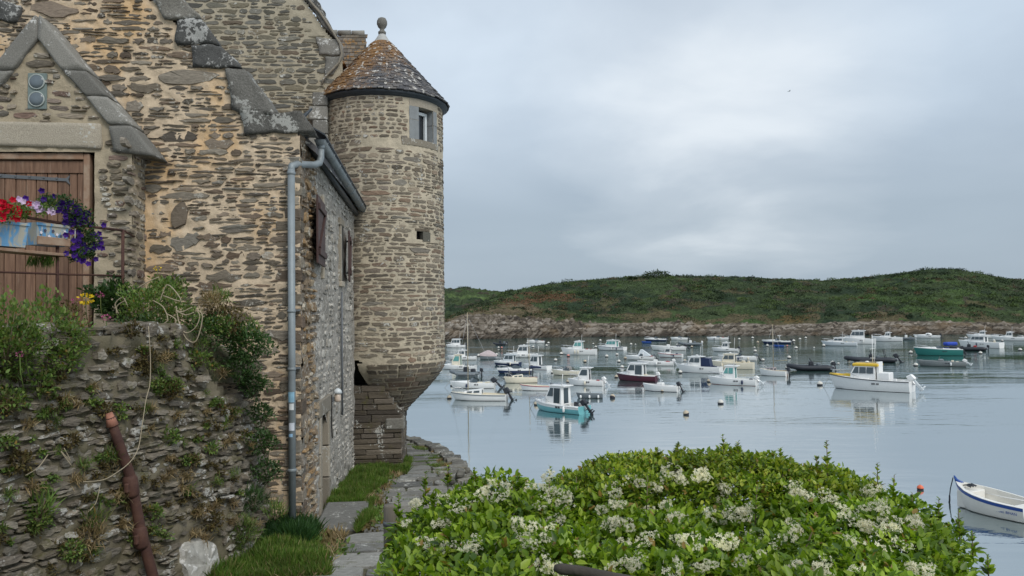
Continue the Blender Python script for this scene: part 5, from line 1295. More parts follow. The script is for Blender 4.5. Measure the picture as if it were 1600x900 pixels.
        for s in (.12, .8): m = MB(); x = -L/2+L*s; m.box(x-.15, x+.15, -prof(s)[0]*.8, prof(s)[0]*.8, H*.62, H*.7, bev=.01); m.build('thwart', k.get('seat', WH), rt)
    elif kind == 'rib':
        r_ = .055*L if L < 5 else .27; P = []; 
        for s in np.linspace(0, 1, 22):
            a = s*2; 
            if s < .36: P.append((-L/2+L*.72*s/.36, Bm*.38, .34))
            elif s > .64: P.append((-L/2+L*.72*(1-s)/.36, -Bm*.38, .34))
            else: an = (s-.36)/.28*PI; P.append((-L/2+L*.72+L*.27*math.sin(an), Bm*.38*math.cos(an), .34+.22*math.sin(an)))
        m = MB(); m.tube(P, [.12]+[r_]*20+[.12], 10); m.build('tube', hm, rt)
        m = MB(); m.add([(-L/2+.1, Bm*.38, .3), (L*.2, Bm*.38, .3), (L*.44, 0, .45), (L*.2, -Bm*.38, .3), (-L/2+.1, -Bm*.38, .3), (-L/2+.2, 0, -.3), (L*.25, 0, -.15)], [(0, 1, 2, 3, 4), (0, 5, 6, 1), (4, 3, 6, 5), (1, 6, 2), (3, 2, 6), (0, 4, 5)]); m.build('floor', GRY if hull == 'K' else LGT, rt)
        m = MB(); m.box(-.35, .15, -.3, .3, .3, 1.05, bev=.08); m.build('console', k.get('cm', BLK), rt)
        m = MB(); m.box(-1.15, -.7, -.3, .3, .3, .85, bev=.08); m.build('seat', k.get('seat', GRY), rt)
        m = MB(); m.tube([(-.1, .28, 1.0), (.05, .27, 1.45), (.05, -.27, 1.45), (-.1, -.28, 1.0)], .025, 6); m.build('grab_rail', STL if hull != 'K' else BLK, rt)
        if k.get('arch'): m = MB(); m.tube([(-L*.3, Bm*.36, .5), (-L*.26, Bm*.3, 1.7), (-L*.26, -Bm*.3, 1.7), (-L*.3, -Bm*.36, .5)], .035, 6); m.build('arch', BLK, rt)
        if k.get('stripes'):
            for zo in (.05, -.06): m = MB(); m.tube([(p_[0]*1.0, p_[1]*(1+r_/(Bm*.38)*.97), p_[2]+zo) for p_ in P[1:9]], .02, 4); m.tube([(p_[0], p_[1]*(1+r_/(Bm*.38)*.97), p_[2]+zo) for p_ in P[-9:-1]], .02, 4); m.build('stripe', LGT, rt)
        H = .55
    elif kind == 'sail':
        prof, st_ = hull_parts(L, Bm, H, hm, rt, k.get('deck', CRM), (.05, .42), k.get('stripe'), k.get('anti', ANT), flr=H*.4, fine=2.4)
        x0, x1 = -L/2+L*.43, -L/2+L*.78; z = prof(.5)[1]; V = []
        for sg in (1, -1): V += [(x0, sg*Bm*.33, z-.02), (x1, sg*Bm*.2, z+.0), (x1-.15, sg*Bm*.15, z+.2), (x0, sg*Bm*.27, z+.42*sc+.08)]
        MB().add(V, [(0, 1, 2, 3), (7, 6, 5, 4), (3, 2, 6, 7), (1, 5, 6, 2), (0, 3, 7, 4)]).build('coachroof', k.get('cm', WH), rt)
        for sg in (1, -1):
            for q in ((.1, .42), (.52, .8)):
                def W_(f, u): a = Vector((x0+(x1-x0)*f, sg*(Bm*.33+(Bm*.2-Bm*.33)*f), z)); b_ = Vector((x0+(x1-.15-x0)*f, sg*(Bm*.27+(Bm*.15-Bm*.27)*f), z+.42*sc+.08+(.2-.42*sc-.08)*f)); r2 = a.lerp(b_, u); return (r2.x, r2.y+sg*.012, r2.z)
                link('window', mkmesh('window', [W_(q[0], .3), W_(q[1], .3), W_(q[1], .75), W_(q[0], .75)], [(0, 1, 2, 3)], k.get('glass', GLS)), rt)
        link('hatch', mkmesh('hatch', [(x0-.01, -.2, z), (x0-.01, .2, z), (x0-.01, .2, z+.4*sc), (x0-.01, -.2, z+.4*sc)], [(0, 1, 2, 3)], GLS), rt)
        mh = k.get('mh', 6.5); mx = k.get('mx', .12)*L
        mast(rt, mx, z+.2, mh, mat=k.get('mm'), boom=k.get('boom'), cover=k.get('scov'), stays=k.get('stays', [(L*.47, 0, prof(.97)[1]), (-L*.47, 0, H), (mx-.1, Bm*.45, H), (mx-.1, -Bm*.45, H)]) if k.get('rig', True) else None)
        m = MB(); m.box(-L/2-.08, -L/2-.02, -.02, .02, -.4, H*1.1, bev=.005); m.box(-L/2-.05, -L/2+.8, -.02, .02, H*1.1, H*1.15, bev=.005); m.build('rudder', k.get('rud', WOODV), rt)
        rails(rt, L, prof, .75, .35)
    elif kind == 'row':
        prof, st_ = hull_parts(L, Bm, H, hm, rt, k.get('deck', WH), (.04, .9), k.get('stripe'), k.get('anti', ANT), flr=H*.25, fine=2.2, belt=k.get('belt'))
        for s in (.12, .45, .75): m = MB(); x = -L/2+L*s; m.box(x-.12, x+.12, -prof(s)[0]*.85, prof(s)[0]*.85, H*.68, H*.74, bev=.01); m.build('thwart', k.get('seat', WH), rt)
    elif kind == 'cover':
        prof, st_ = hull_parts(L, Bm, H, hm, rt, WH, (.03, .5), None, ANT, flr=H*.4)
        V = []; F = []; n = 9
        for i in range(n):
            s = .0+i/(n-1)*.97; b, zs = prof(s)
            for j in range(9): a = PI*j/8; V.append((-L/2+L*s, (b+.05)*math.cos(a), zs-.1+(.35+.55*math.sin(PI*min(1, s*1.1)))*math.sin(a)+.05*noise.noise(Vector((s*9, a*2, 0)))))
        for i in range(n-1):
            for j in range(8): a = i*9+j; F.append((a, a+1, a+10, a+9))
        MB().add(V, F, True).build('cover', PNK, rt)
    if kind in ('cabin', 'speed', 'open') and L > 3.4:
        r9 = random.Random(int(px*7+py)); m = MB()
        for sg in (1, -1):
            x = -L*.16
            for q_ in range(8):
                w_ = .045*L/6; b_ = prof(.5+(x)/L)[0]
                if q_ != 3: m.box(x, x+w_, sg*(b_+.012)-.004, sg*(b_+.012)+.004, H*.62, H*.62+.13)
                x += w_*1.5
        m.build('registration_marks', ANT, rt)
        m = MB()
        for q_ in range(3): x = -L*r9.uniform(.2, .42); y_ = r9.uniform(-.5, .5)*Bm*.5; z_ = H*.35; m.box(x-.14, x+.14, y_-.12, y_+.12, z_, z_+r9.uniform(.25, H*1.0), bev=.03)
        m.build('cockpit_gear', r9.choice([BLK, GRY, WH, RED, NAVY, CRM]), rt)
        for q_ in range(r9.choice([0, 1, 2, 2])):
            x = r9.uniform(-.3, .25)*L; sg = r9.choice([1, -1]); b_ = prof(.5+x/L)[0]; m = MB(); m.tube([(x, sg*(b_+.05), H*.95), (x, sg*(b_+.09), H*.8), (x, sg*(b_+.09), H*.3), (x, sg*(b_+.06), H*.2)], [.02, .09, .09, .02], 8); m.build('fender', r9.choice([WH, WH, NAVY, CRM]), rt)
    if kind == 'cabin' and L > 3.4:
        for sg in (1, -1): m = MB(); m.tube([(x0, sg*Bm*.24, zt), (x0+.08, sg*Bm*.24, zt+.09), (x1-.08, sg*Bm*.24, zt+.09), (x1, sg*Bm*.24, zt)], .02, 5); m.build('roof_rail', STL, rt)
    if em: outboard(rt, L, H, em, 0, tilt, esc)
    if k.get('eng2') and em: outboard(rt, L, H, em, .35, tilt, esc)
    if k.get('fend'): fenders(rt, L, Bm, H, k['fend'], k.get('fcol', WH))
    if k.get('antx'): antenna(rt, k['antx'], 0, H, k.get('anth', 2))
    if k.get('line', True):
        m = MB(); z = H*1.3; m.tube([(L/2-.05, 0, z), (L/2+.25, 0, z*.45), (L/2+.6, 0, -.1)], .014, 4); m.build('mooring_line', ROPE, rt)
    return rt, L, Bm, H
K = dict
# ---- nearest first; each call: kind, waterline pixel, apparent length
_bw, _sw = on(1505, 789, 2, 0), on(1592, 817, 2, 0); _d = (_bw-_sw)[:2]; _pp = np.array([-_d[1], _d[0]]); _pp /= np.linalg.norm(_pp); _pp *= np.sign(_pp@(_sw-CAM)[:2])
_st = _sw[:2]+_pp*.66; _dir = _bw[:2]-_st; nL = float(np.linalg.norm(_dir))*1.1; nB, nH = 1.62, .50; _cn = (_st+_bw[:2])/2+_dir*.05
near_r = tag(empty('dinghy', (_cn[0], _cn[1], 0), math.atan2(_dir[1], _dir[0])), 'nearest boat, open white dinghy with a dark blue band, moored at the right edge', 'dinghy', GROUP_B)
DW = paint('dinghy_white', (.78, .76, .70), .35, dirt=.12)
nprof, _ = hull_parts(nL, nB, nH, DW, near_r, DW, (.05, .88), None, None, flr=.02, fine=2.6, sheer=.62, belt=BBLUE)
for s_ in (.14, .8): m = MB(); x = -nL/2+nL*s_; w_ = nprof(s_)[0]*.86; zz_ = nprof(s_)[1]-.1; m.box(x-.22, x+.22, -w_, w_, .02, zz_, bev=.02); m.build('seat_box', DW, near_r)
m = MB(); m.tube([(-nL/2+.3, nB*.36, .30), (0, nB*.38, .36), (nL*.22, nB*.3, .45)], .03, 5); m.build('side_bench', DW, near_r)
m = MB(); m.tube([(nL/2-.25, 0, nH*1.5), (nL/2-.02, 0, nH*1.66), (nL/2+.06, 0, nH*1.95)], [.07, .06, .025], 8); m.build('stem_post', BBLUE, near_r)
m = MB()
for k in range(9): m.tube([(nL/2-.62+.06*math.sin(k*2.1), -.2+.05*k, nH*1.45), (nL/2-.5+.05*math.cos(k*3), -.17+.045*k, nH*1.55), (nL/2-.42+.05*math.sin(k), -.16+.04*k, nH*1.47)], .02, 5)
m.build('rope_coil', BLK, near_r)
m = MB(); m.tube([(nL/2+.1, 0, nH*1.8), (nL/2+.18, .05, nH*1.0), (nL/2+.2, .08, nH*.45)], .018, 5); m.tube([(nL/2+.2, .08, nH*.5), (nL/2+.19, .1, nH*.15), (nL/2+.25, .1, -.2)], .03, 5); m.build('mooring_line', BLK, near_r)
m = MB(); 
for sg in (1, -1): m.tube([(-nL*.3, sg*.5, nH*.95), (0, sg*.58, nH*.86), (nL*.25, sg*.42, nH*.98)], .02, 5); m.build('inner_rail', WH, near_r); m = MB()
cu = bpy.data.curves.new('name_lettering', 'FONT'); cu.body = 'BUGEL BIHAN'; cu.size = .115; cu.extrude = .002; cu.align_x = 'CENTER'
tmp = bpy.data.objects.new('tmp_text', cu); COL.objects.link(tmp); dg = bpy.context.evaluated_depsgraph_get(); me = bpy.data.meshes.new_from_object(tmp.evaluated_get(dg)); bpy.data.objects.remove(tmp); me.materials.clear(); me.materials.append(BBLUE); me.name = 'name_lettering'
o = link('name_lettering', me, near_r, (-nL*.30, nB*.468, nH*.47)); o.rotation_euler = (PI/2-.10, 0, PI-.0)
for v in me.vertices: v.co.x *= 1.05

boat('cabin', 874, 643, 78, 'near teal-hulled boat with a white wheelhouse and a raised black outboard', 'T', hd=-40, H=.72, cab=(.36, .68), ch=1.25, eng='K', tilt=.75, stripe=WH, door=True, anti=None, esc=1.25, ant=.8, belt=None, radar=False)
rt, L, Bm, H = boat('cabin', 1359, 609, 112, 'large white fishing boat with a yellow wheelhouse roof and yellow foredeck', 'W', hd=-16, H=.8, cab=(.40, .70), ch=1.15, eng='W', tilt=.7, roof=YEL, trunk=YEL, over=.2, esc=1.1, fend=None, ant=1.8, stripe=BLK)
m = MB(); z = H+1.5; m.tube([(-.3, 0, z-.3), (-.3, 0, z+2.3)], .03, 6); m.tube([(-.3, -.7, z+1.1), (-.3, .7, z+1.1)], .02, 5); m.tube([(-.1, 0, z+.3), (-.5, 0, z+.3)], .03, 5); m.build('mast', WH, rt)
m = MB(); m.box(-1.75, -.75, -.62, .62, H*.5, H+.62, bev=.05); m.box(-.95, -.72, -.55, .55, H+.6, H+1.5, bev=.03); m.build('aft_cabin', WH, rt)
m = MB(); m.tube([(L*.49, 0, H*1.36), (L*.42, .25, H*1.32), (L*.36, .45, H*1.28)], .09, 6); m.tube([(L*.49, 0, H*1.36), (L*.42, -.25, H*1.32), (L*.36, -.45, H*1.28)], .09, 6); m.box(L*.22, L*.36, -.55, .55, H*1.12, H*1.4, bev=.08); m.build('bow_trim', YEL, rt)
m = MB(); m.lathe([(.02, 0), (.22, .05), (.25, .2), (.15, .35), (.02, .38)], 12, (L*.24, .2, H*1.1)); m.build('deck_fender', WH, rt)
boat('sail', 748, 625, 82, 'near cream-white sailing boat with tan mast and black outboard beside the turret', 'W', hd=-12, H=.62, eng='K', tilt=.55, mx=.19, mh=6.3, mm=MASTC, anti=ANT, rud=BLK, deck=CRM, stripe=GRY, esc=1.35, fend=None)
boat('speed', 738, 606, 66, 'white motor boat with raised dark outboard just behind the near sailing boat', 'W', hd=-10, eng='K', tilt=.8, rails=False, seat=CRM, esc=1.35)
boat('rib', 727, 588, 44, 'grey striped inflatable boat behind the two near white boats', 'Y', hd=-20, eng='K', stripes=True, seat=BLK)
boat('cabin', 716, 577, 52, 'white fishing boat with cream wheelhouse and dark gear aft, left of the tan mast', 'W', hd=-14, cab=(.42, .66), ch=1.3, cm=CRM, glass=TGL, ant=1.6)
boat('cabin', 722, 562, 42, 'smaller white motor boat partly hidden behind the cream-wheelhouse fishing boat', 'W', hd=-8, ch=.9)
boat('cabin', 712, 543, 28, 'white pilot boat with grey windows close to the turret wall', 'W', hd=-10, cab=(.25, .75), ch=1.2, eng='K', radar=False, belt=None)
boat('rib', 781, 540, 19, 'small black inflatable boat near the striped rocks', 'K', hd=-10, eng='K')
boat('cover', 762, 561, 25, 'short boat wrapped in a pale pink and white tarpaulin', 'Y', hd=20)
boat('speed', 837, 536, 25, 'small white runabout moored farthest left below the rocks', 'W', eng='K', tilt=.4, seat=WH)
boat('cabin', 814, 558, 44, 'white cabin cruiser with a square wheelhouse, farther of the cluster', 'W', hd=-10, cab=(.25, .62), ch=1.25, stripe=None)
boat('cabin', 792, 571, 40, 'grey-blue cabin boat with dark lower hull in the left cluster', 'N', hd=-22, cab=(.2, .6), ch=.95, cm=LGT)
boat('cabin', 838, 577, 40, 'white cabin boat with an orange lifebuoy and red waterline', 'W', hd=-35, cab=(.35, .7), ch=1.2, anti=RED)
boat('speed', 803, 583, 50, 'white-decked speedboat with navy hull in the left cluster', 'N', hd=12, eng='K', tilt=.2)
boat('sail', 813, 598, 48, 'cream sailing dinghy with blue sail cover and red rudder', 'C', hd=8, mx=-.28, mh=3.6, mm=MASTC, rud=RED, boom=(1.2, .7, 0), scov=NAVY, cm=CRM)
boat('rib', 795, 598, 22, 'small grey tender tied beside the sailing dinghy with the blue cover', 'Y', hd=5, line=False)
boat('row', 836, 610, 44, 'white rowing boat with a red gunwale stripe', 'W', cat='rowing boat', hd=-8, H=.55, stripe=RED, eng='K', esc=.7, deck=CRM)
boat('cabin', 904, 554, 52, 'white fishing boat with a boxy wheelhouse and raised bow', 'W', hd=-12, H=.85, cab=(.38, .64), ch=1.25, glass=TGL)
boat('cabin', 955, 547, 42, 'white cabin boat with green glass and a blue side stripe', 'W', hd=-25, cab=(.28, .66), ch=1.15, glass=TGL, stripe=NAVY)
boat('speed', 883, 586, 40, 'cream speedboat with a rounded grey hood', 'C', hd=-18, hood=COV, rails=True)
boat('cabin', 915, 602, 54, 'white cabin boat with twin raised white outboards in mid bay', 'W', hd=-18, cab=(.38, .68), ch=1.15, eng='W', tilt=.6, radar=False, anti=NAVY)
boat('row', 921, 622, 38, 'low dark grey dinghy with white fenders along its side', 'Y', cat='dinghy', hd=0, H=.42, deck=GRY, seat=GRY, fend=[-.7, 0, .7], fcol=WH, anti=None)
boat('cabin', 995, 595, 60, 'maroon-hulled boat with a white wheelhouse and dark windows', 'M', hd=-20, H=.75, cab=(.3, .72), ch=1.15, eng='W', tilt=.3, radar=False, door=True)
boat('open', 1032, 611, 52, 'small white open boat with dark bottom and two black outboards', 'W', hd=-18, H=.62, eng='K', tilt=.5, anti=NAVY, cm=WH)
boat('speed', 1000, 562, 42, 'white runabout with a tall pointed windscreen and grey outboard', 'W', hd=-12, fin=True, eng='Y', tilt=.5)
boat('open', 1024, 571, 52, 'long white open boat behind the maroon-hulled boat', 'W', hd=-4, eng='W', tilt=.6, anti=NAVY)
boat('speed', 1024, 533, 32, 'navy speedboat with white deck near the far shore', 'N', hd=-6, eng='K', tilt=.4)
boat('row', 1010, 536, 14, 'bright blue tender beside the navy speedboat', 'B', cat='tender', hd=0, H=.4, deck=BLUE, line=False)
boat('speed', 1061, 531, 24, 'white speedboat with black outboard below the cliff', 'W', eng='K', tilt=.2, rails=False)
boat('rib', 1078, 540, 32, 'grey inflatable boat with pale console near the far shore', 'Y', hd=5, eng='W', cm=WH)
boat('open', 1044, 547, 50, 'low white open boat with a raised black outboard', 'W', hd=-5, eng='K', tilt=.8)
boat('cabin', 1047, 558, 36, 'small white boat with pinkish trim and a varnished wheelhouse window', 'W', hd=-14, cab=(.45, .72), ch=.8, anti=RED, stripe=RED)
boat('cabin', 1092, 582, 64, 'white cruiser with a navy canvas behind its wheelhouse', 'W', hd=-18, H=.8, cab=(.42, .72), ch=1.05, canvas=NAVY, anti=NAVY)
boat('open', 1092, 564, 34, 'white open boat just behind the cruiser with navy canvas', 'W', hd=-12)
boat('speed', 1121, 531, 30, 'white speedboat moored alone below the dark cleft in the cliff', 'W', hd=0, eng='K', tilt=.3, rails=False)
boat('cabin', 1133, 549, 38, 'small white cabin boat with black and white outboard, far middle of the bay', 'W', hd=-12, cab=(.35, .62), ch=.95, eng='K', tilt=.4)
boat('speed', 1152, 563, 54, 'long white speedboat with a grey outboard behind the yellowish fishing boat', 'W', hd=-6, eng='Y', tilt=.6, rails=False)
boat('cabin', 1141, 576, 66, 'cream-yellow fishing boat with a row of wheelhouse windows and blue waterline', 'C', hd=-10, H=.8, cab=(.38, .66), ch=.95, cm=CRM, deck=CRM, anti=DTEAL, ant=1.9)
boat('cabin', 1144, 601, 70, 'white cabin boat with green-tinted windscreen and red-brown waterline', 'W', hd=-14, H=.72, cab=(.42, .68), ch=1.15, glass=TGL, eng='W', tilt=.8, anti=RED, radar=False)
boat('speed', 1213, 537, 40, 'white-topped speedboat with navy hull and a small t-top', 'N', hd=-4, eng='K', tilt=.4, arch=True, rails=False)
boat('row', 1216, 542, 16, 'bright blue tender in front of the speedboat with a t-top', 'B', cat='tender', H=.4, deck=BLUE, line=False)
boat('sail', 1208, 587, 40, 'small white sailing boat with a bare mast and boom', 'W', hd=-24, H=.7, eng='K', tilt=.1, mx=-.02, mh=4.6, mm=MASTC, boom=(1.5, .75, .15), cm=PNK)
boat('rib', 1266, 579, 62, 'long black inflatable boat with upright console, nearer of the two', 'K', hd=10, eng='K', tilt=.3, esc=1.2)
boat('cabin', 1311, 540, 48, 'pale blue-white cruiser with a low cabin beside a red buoy', 'G', hd=-6, cab=(.38, .66), ch=.75, radar=False)
boat('cabin', 1340, 537, 48, 'large white boat with a row of dark cabin windows, farther right of the pale cruiser', 'W', hd=-4, cab=(.3, .7), ch=1.5, H=.9)
boat('cabin', 1386, 533, 40, 'white fishing boat with a small amidships wheelhouse near the shore', 'W', hd=-5, cab=(.38, .58), ch=.95, H=.8)
boat('rib', 1415, 531, 24, 'pale grey inflatable boat astern of the far fishing boat', 'Y', hd=0, eng='W', cm=WH, line=False)
boat('rib', 1360, 566, 68, 'black inflatable boat with a steel arch behind the yellow-roofed boat', 'K', hd=6, eng='K', tilt=.6, arch=True, esc=1.2)
boat('speed', 1448, 528, 34, 'white speedboat with a round seat pod near the far rocks', 'W', hd=0, eng='K', tilt=.3, rails=False, hood=WH)
boat('speed', 1465, 555, 62, 'white-decked speedboat with a dark green hull', 'D', hd=10, H=.85, eng='K', tilt=.4, seat=WH)
boat('open', 1470, 572, 62, 'grey aluminium open boat with a white outboard and gulls on the bow', 'A', hd=4, eng='W', tilt=.9, deck=ALU, cm=ALU, seat=ALU, anti=None)
boat('cabin', 1531, 543, 56, 'white pilothouse boat behind a black inflatable at the right', 'W', hd=-22, H=.8, cab=(.35, .68), ch=1.0)
boat('rib', 1513, 548, 46, 'low black inflatable boat with a blue tarpaulin at its bow', 'K', hd=4, eng='K', seat=RED)
c = on(1485, 541, 2, 0); m = MB(); m.box(-1.1, 1.1, -.6, .6, .1, .75, bev=.2); o = m.build('tarpaulin_float', BLUE); o.location = (c[0], c[1], 0); tag(o, 'bright blue tarpaulin bundle floating between green-hulled and black boats', 'bundle')
boat('cabin', 1535, 528, 40, 'white cabin boat anchored close under the right-hand rocks', 'W', hd=-3, cab=(.4, .6), ch=.8)
boat('cabin', 1577, 532, 44, 'white motor boat with a small raised wheelhouse near the right edge', 'W', hd=-5, cab=(.4, .6), ch=1.0)
boat('speed', 1606, 531, 26, 'white boat cut off by the right edge of the photo near the shore', 'W', eng='K')

# ---- mooring buoys
BW = paint('buoy_white', (.66, .64, .58), .5, dirt=.45); BO = paint('buoy_orange', (.75, .16, .07), .5, dirt=.1); BC = paint('buoy_cream', (.52, .44, .32), .6, dirt=.6); BP = paint('buoy_pink', (.62, .25, .2), .5, dirt=.3); BR = paint('buoy_red', (.62, .03, .05), .5, dirt=.1)
BM_ = {}
def buoy_mesh(m, base):
    k = (m.name, base)
    if k not in BM_:
        a = MB(); a.lathe([(.02, -.5), (.3, -.42), (.46, -.2), (.5, .02), (.44, .26), (.27, .43), (.1, .49), (.07, .52)], 16); me = a.mesh('buoy', m)
        for p_ in me.polygons:
            if p_.center.z < -.02 and base: pass
        me.materials.append(ANT)
        for p_ in me.polygons:
            if p_.center.z < (-.03 if not base else .02): p_.material_index = 1
        r = MB(); r.tube([(.09*math.cos(a_), 0, .58+.09*math.sin(a_)) for a_ in np.linspace(0, 2*PI, 10, endpoint=False)], .025, 5, closed=True)
        BM_[k] = (me, r.mesh('mooring_ring', STL))
    return BM_[k]
def buoy(px, py, d, label, m=None, base=False, tilt=0):
    me, rm = buoy_mesh(m or BW, base); c = on(px, py, 2, 0); D = float((c-CAM)@cf); s = d*D/1200
    o = link('mooring_buoy', me); o.location = (c[0], c[1], s*.22); o.scale = (s, s, s); o.rotation_euler = (tilt, tilt*.6, px); tag(o, label, 'buoy', 'mooring buoys')
    link('mooring_ring', rm, o)
buoy(1126, 631, 9.5, 'white buoy with a dark base alone in open water below the middle boats', base=True)
buoy(1072, 648, 9.5, 'weathered cream buoy nearest to the flowering bush', BC, tilt=.2)
buoy(957, 622, 8.5, 'tilted stained buoy right of the dark grey dinghy', BC, tilt=.5)
buoy(1438, 765, 10, 'bright orange buoy beside the nearest dinghy at the right', BO)
buoy(1281, 602, 9, 'white buoy in front of the long black inflatable boat', BW)
buoy(702, 623, 7.5, 'cream buoy at the bow of the near sailing boat', BC)
buoy(707, 603, 7.5, 'round white buoy hung high beside the near sailing boat', BW)
buoy(838, 633, 8, 'greenish-white buoy under the bow of the teal boat', BC)
buoy(888, 598, 7, 'cream buoy at the bow of the boat with twin white outboards', BC)
buoy(863, 583, 5, 'small white buoy at the bow of the cream speedboat')
buoy(963, 590, 6, 'yellowish dark-banded buoy left of the maroon boat', BC, base=True)
buoy(972, 575, 6, 'white buoy above the bow of the maroon boat')
buoy(967, 566, 5.5, 'white buoy between the white fishing boat and the maroon boat')
buoy(948, 558, 5.5, 'white buoy below the boat with green glass')
buoy(964, 555, 4.5, 'white buoy astern and below the boat with green glass')
buoy(977, 561, 5, 'mottled buoy at the bow of the pointed-windscreen runabout', BC, base=True)
buoy(914, 566, 5.5, 'pinkish-white buoy below the boxy-wheelhouse fishing boat', BC)
buoy(888, 557, 5, 'small salmon-pink buoy under the boxy-wheelhouse fishing boat', BP)
buoy(877, 554, 5.5, 'white buoy at the bow of the boxy-wheelhouse fishing boat')
buoy(868, 564, 5.5, 'dark-spotted white buoy right of the boat with the orange lifebuoy', base=True)
buoy(857, 537, 4, 'white buoy right of the small farthest-left runabout')
buoy(854, 541, 4, 'white buoy just below and left of its twin near the small runabout')
buoy(833, 543, 4, 'white buoy below the small farthest-left runabout')
buoy(824, 537, 3.5, 'white buoy at the bow of the small farthest-left runabout')
buoy(906, 535, 4, 'white buoy behind the boxy-wheelhouse fishing boat')
buoy(927, 538, 3, 'tiny white buoy between the fishing boat and the green-glass boat')
buoy(931, 543, 4, 'white buoy at the bow of the green-glass boat')
buoy(938, 533, 4, 'white buoy behind the bow of the green-glass boat')
buoy(968, 536, 4.2, 'white buoy right of the roof of the green-glass boat')
buoy(986, 539, 4.2, 'white buoy left of the bright blue tender')
buoy(993, 539, 2.6, 'tiny white buoy next to the white one left of the blue tender')
buoy(748, 557, 5.5, 'white buoy left of the pink tarpaulin boat')
buoy(779, 544, 3.6, 'white buoy under the small black inflatable')
buoy(784, 544, 3.4, 'orange-tinted buoy under the small black inflatable', BP)
buoy(776, 555, 4.5, 'white buoy right of the pink tarpaulin boat')
buoy(839, 555, 4, 'white buoy astern of the square-wheelhouse cruiser')
buoy(689, 577, 5, 'white buoy against the turret edge at the left cluster')
buoy(1063, 583, 6.5, 'white buoy at the bow of the cruiser with navy canvas')
buoy(1108, 597, 7, 'white and brown buoy at the bow of the green-windscreen cabin boat', BC, base=True)
buoy(1126, 582, 5.5, 'pale red buoy behind the green-windscreen cabin boat', BP)
buoy(1035, 612, 5.5, 'small yellowish buoy lying against the open boat with two black outboards', BC)
buoy(1070, 565, 5, 'cream buoy left of the bow of the cruiser with navy canvas', BC)
buoy(1026, 547, 4, 'white buoy at the bow of the low open boat')
buoy(1058, 540, 4, 'white buoy left of the grey inflatable near the far shore')
buoy(1081, 543, 4, 'cream buoy just below the grey inflatable near the far shore', BC)
buoy(1155, 531, 4, 'white buoy alone below the cliff right of the lone speedboat')
buoy(1176, 529, 4, 'white buoy midway between the lone speedboat and the navy t-top boat')
buoy(1184, 536, 4.2, 'cream buoy left of the navy t-top boat', BC)
buoy(1179, 544, 3.2, 'tiny buoy directly above a larger white one left of the bare mast')
buoy(1180, 550, 5.2, 'white buoy left of the bare mast')
buoy(1192, 564, 5.5, 'white buoy with dark top just left of the bare-masted boat', base=True)
buoy(1199, 541, 4.2, 'white buoy touching the mast line of the bare-masted boat')
buoy(1230, 576, 6.5, 'white buoy astern of the bare-masted boat')
buoy(1233, 560, 6, 'white buoy above the bow of the long black inflatable')
buoy(1244, 545, 5.2, 'white buoy below the stern of the navy t-top boat')
buoy(1240, 534, 5, 'white buoy close to the outboard of the navy t-top boat')
buoy(1250, 531, 4, 'white buoy right of the navy t-top boat, the nearer of two')
buoy(1259, 529, 3.8, 'white buoy right of the navy t-top boat, the farther of two')
buoy(1230, 541, 3, 'small orange buoy beside the front bright blue tender', BP)
buoy(1272, 544, 2.8, 'tiny white buoy left of the pale blue-white cruiser')
buoy(1287, 541, 5, 'white buoy at the bow of the pale blue-white cruiser')
buoy(1332, 540, 4.6, 'red buoy at the stern of the pale blue-white cruiser', BR)
buoy(1301, 569, 7, 'white buoy right of the long black inflatable')
buoy(1310, 569, 3.6, 'small white buoy next to the larger one right of the long black inflatable')
buoy(1334, 571, 4.6, 'pink-red buoy just above the yellow roof', BP)
buoy(1326, 563, 5, 'elongated cream buoy at the bow of the black inflatable with an arch', BC, tilt=.4)
buoy(1353, 533, 4.2, 'white buoy at the stern of the large boat with dark cabin windows')
buoy(1423, 552, 5.8, 'white buoy left of the dark-green-hulled speedboat')
buoy(1431, 572, 7, 'white buoy at the bow of the grey aluminium boat')
buoy(1509, 529, 4.2, 'white buoy left of the boat anchored under the right-hand rocks')
buoy(1532, 553, 5.6, 'white buoy below the low black inflatable with blue tarpaulin')
buoy(1553, 533, 4, 'white buoy right of the white pilothouse boat at the right')
buoy(1594, 548, 5.5, 'white buoy at the right edge of the photo')
buoy(1565, 539, 3, 'tiny orange-yellow buoy right of the pilothouse boat', BP)
buoy(1566, 533, 3.6, 'white buoy between the last two white boats at the right')
gull_scale = .45
# orange lifebuoy on the white boat with the red waterline
c = on(845, 574, 2, 0)
# gull in the sky
g = dep(1233, 143, 60); gl_ = tag(empty('gull', tuple(g)), 'tiny dark gull gliding high in the grey sky', 'bird')
V = [(-.12, -.05, 0), (.3, 0, .02), (-.12, .05, 0), (.0, 0, .07), (-.35, 0, .02)]
link('body', mkmesh('body', V, [(0, 1, 3), (1, 2, 3), (2, 4, 3), (4, 0, 3), (0, 4, 2, 1)], GRY), gl_)
gl_.scale = (gull_scale,)*3
for s in (1, -1): link('wing', mkmesh('wing', [(.1, s*.04, .05), (.12, s*.35, .16), (.0, s*.65, .1), (-.03, s*.33, .14), (-.1, s*.04, .04)], [(0, 1, 3, 4), (1, 2, 3)], GRY), gl_)
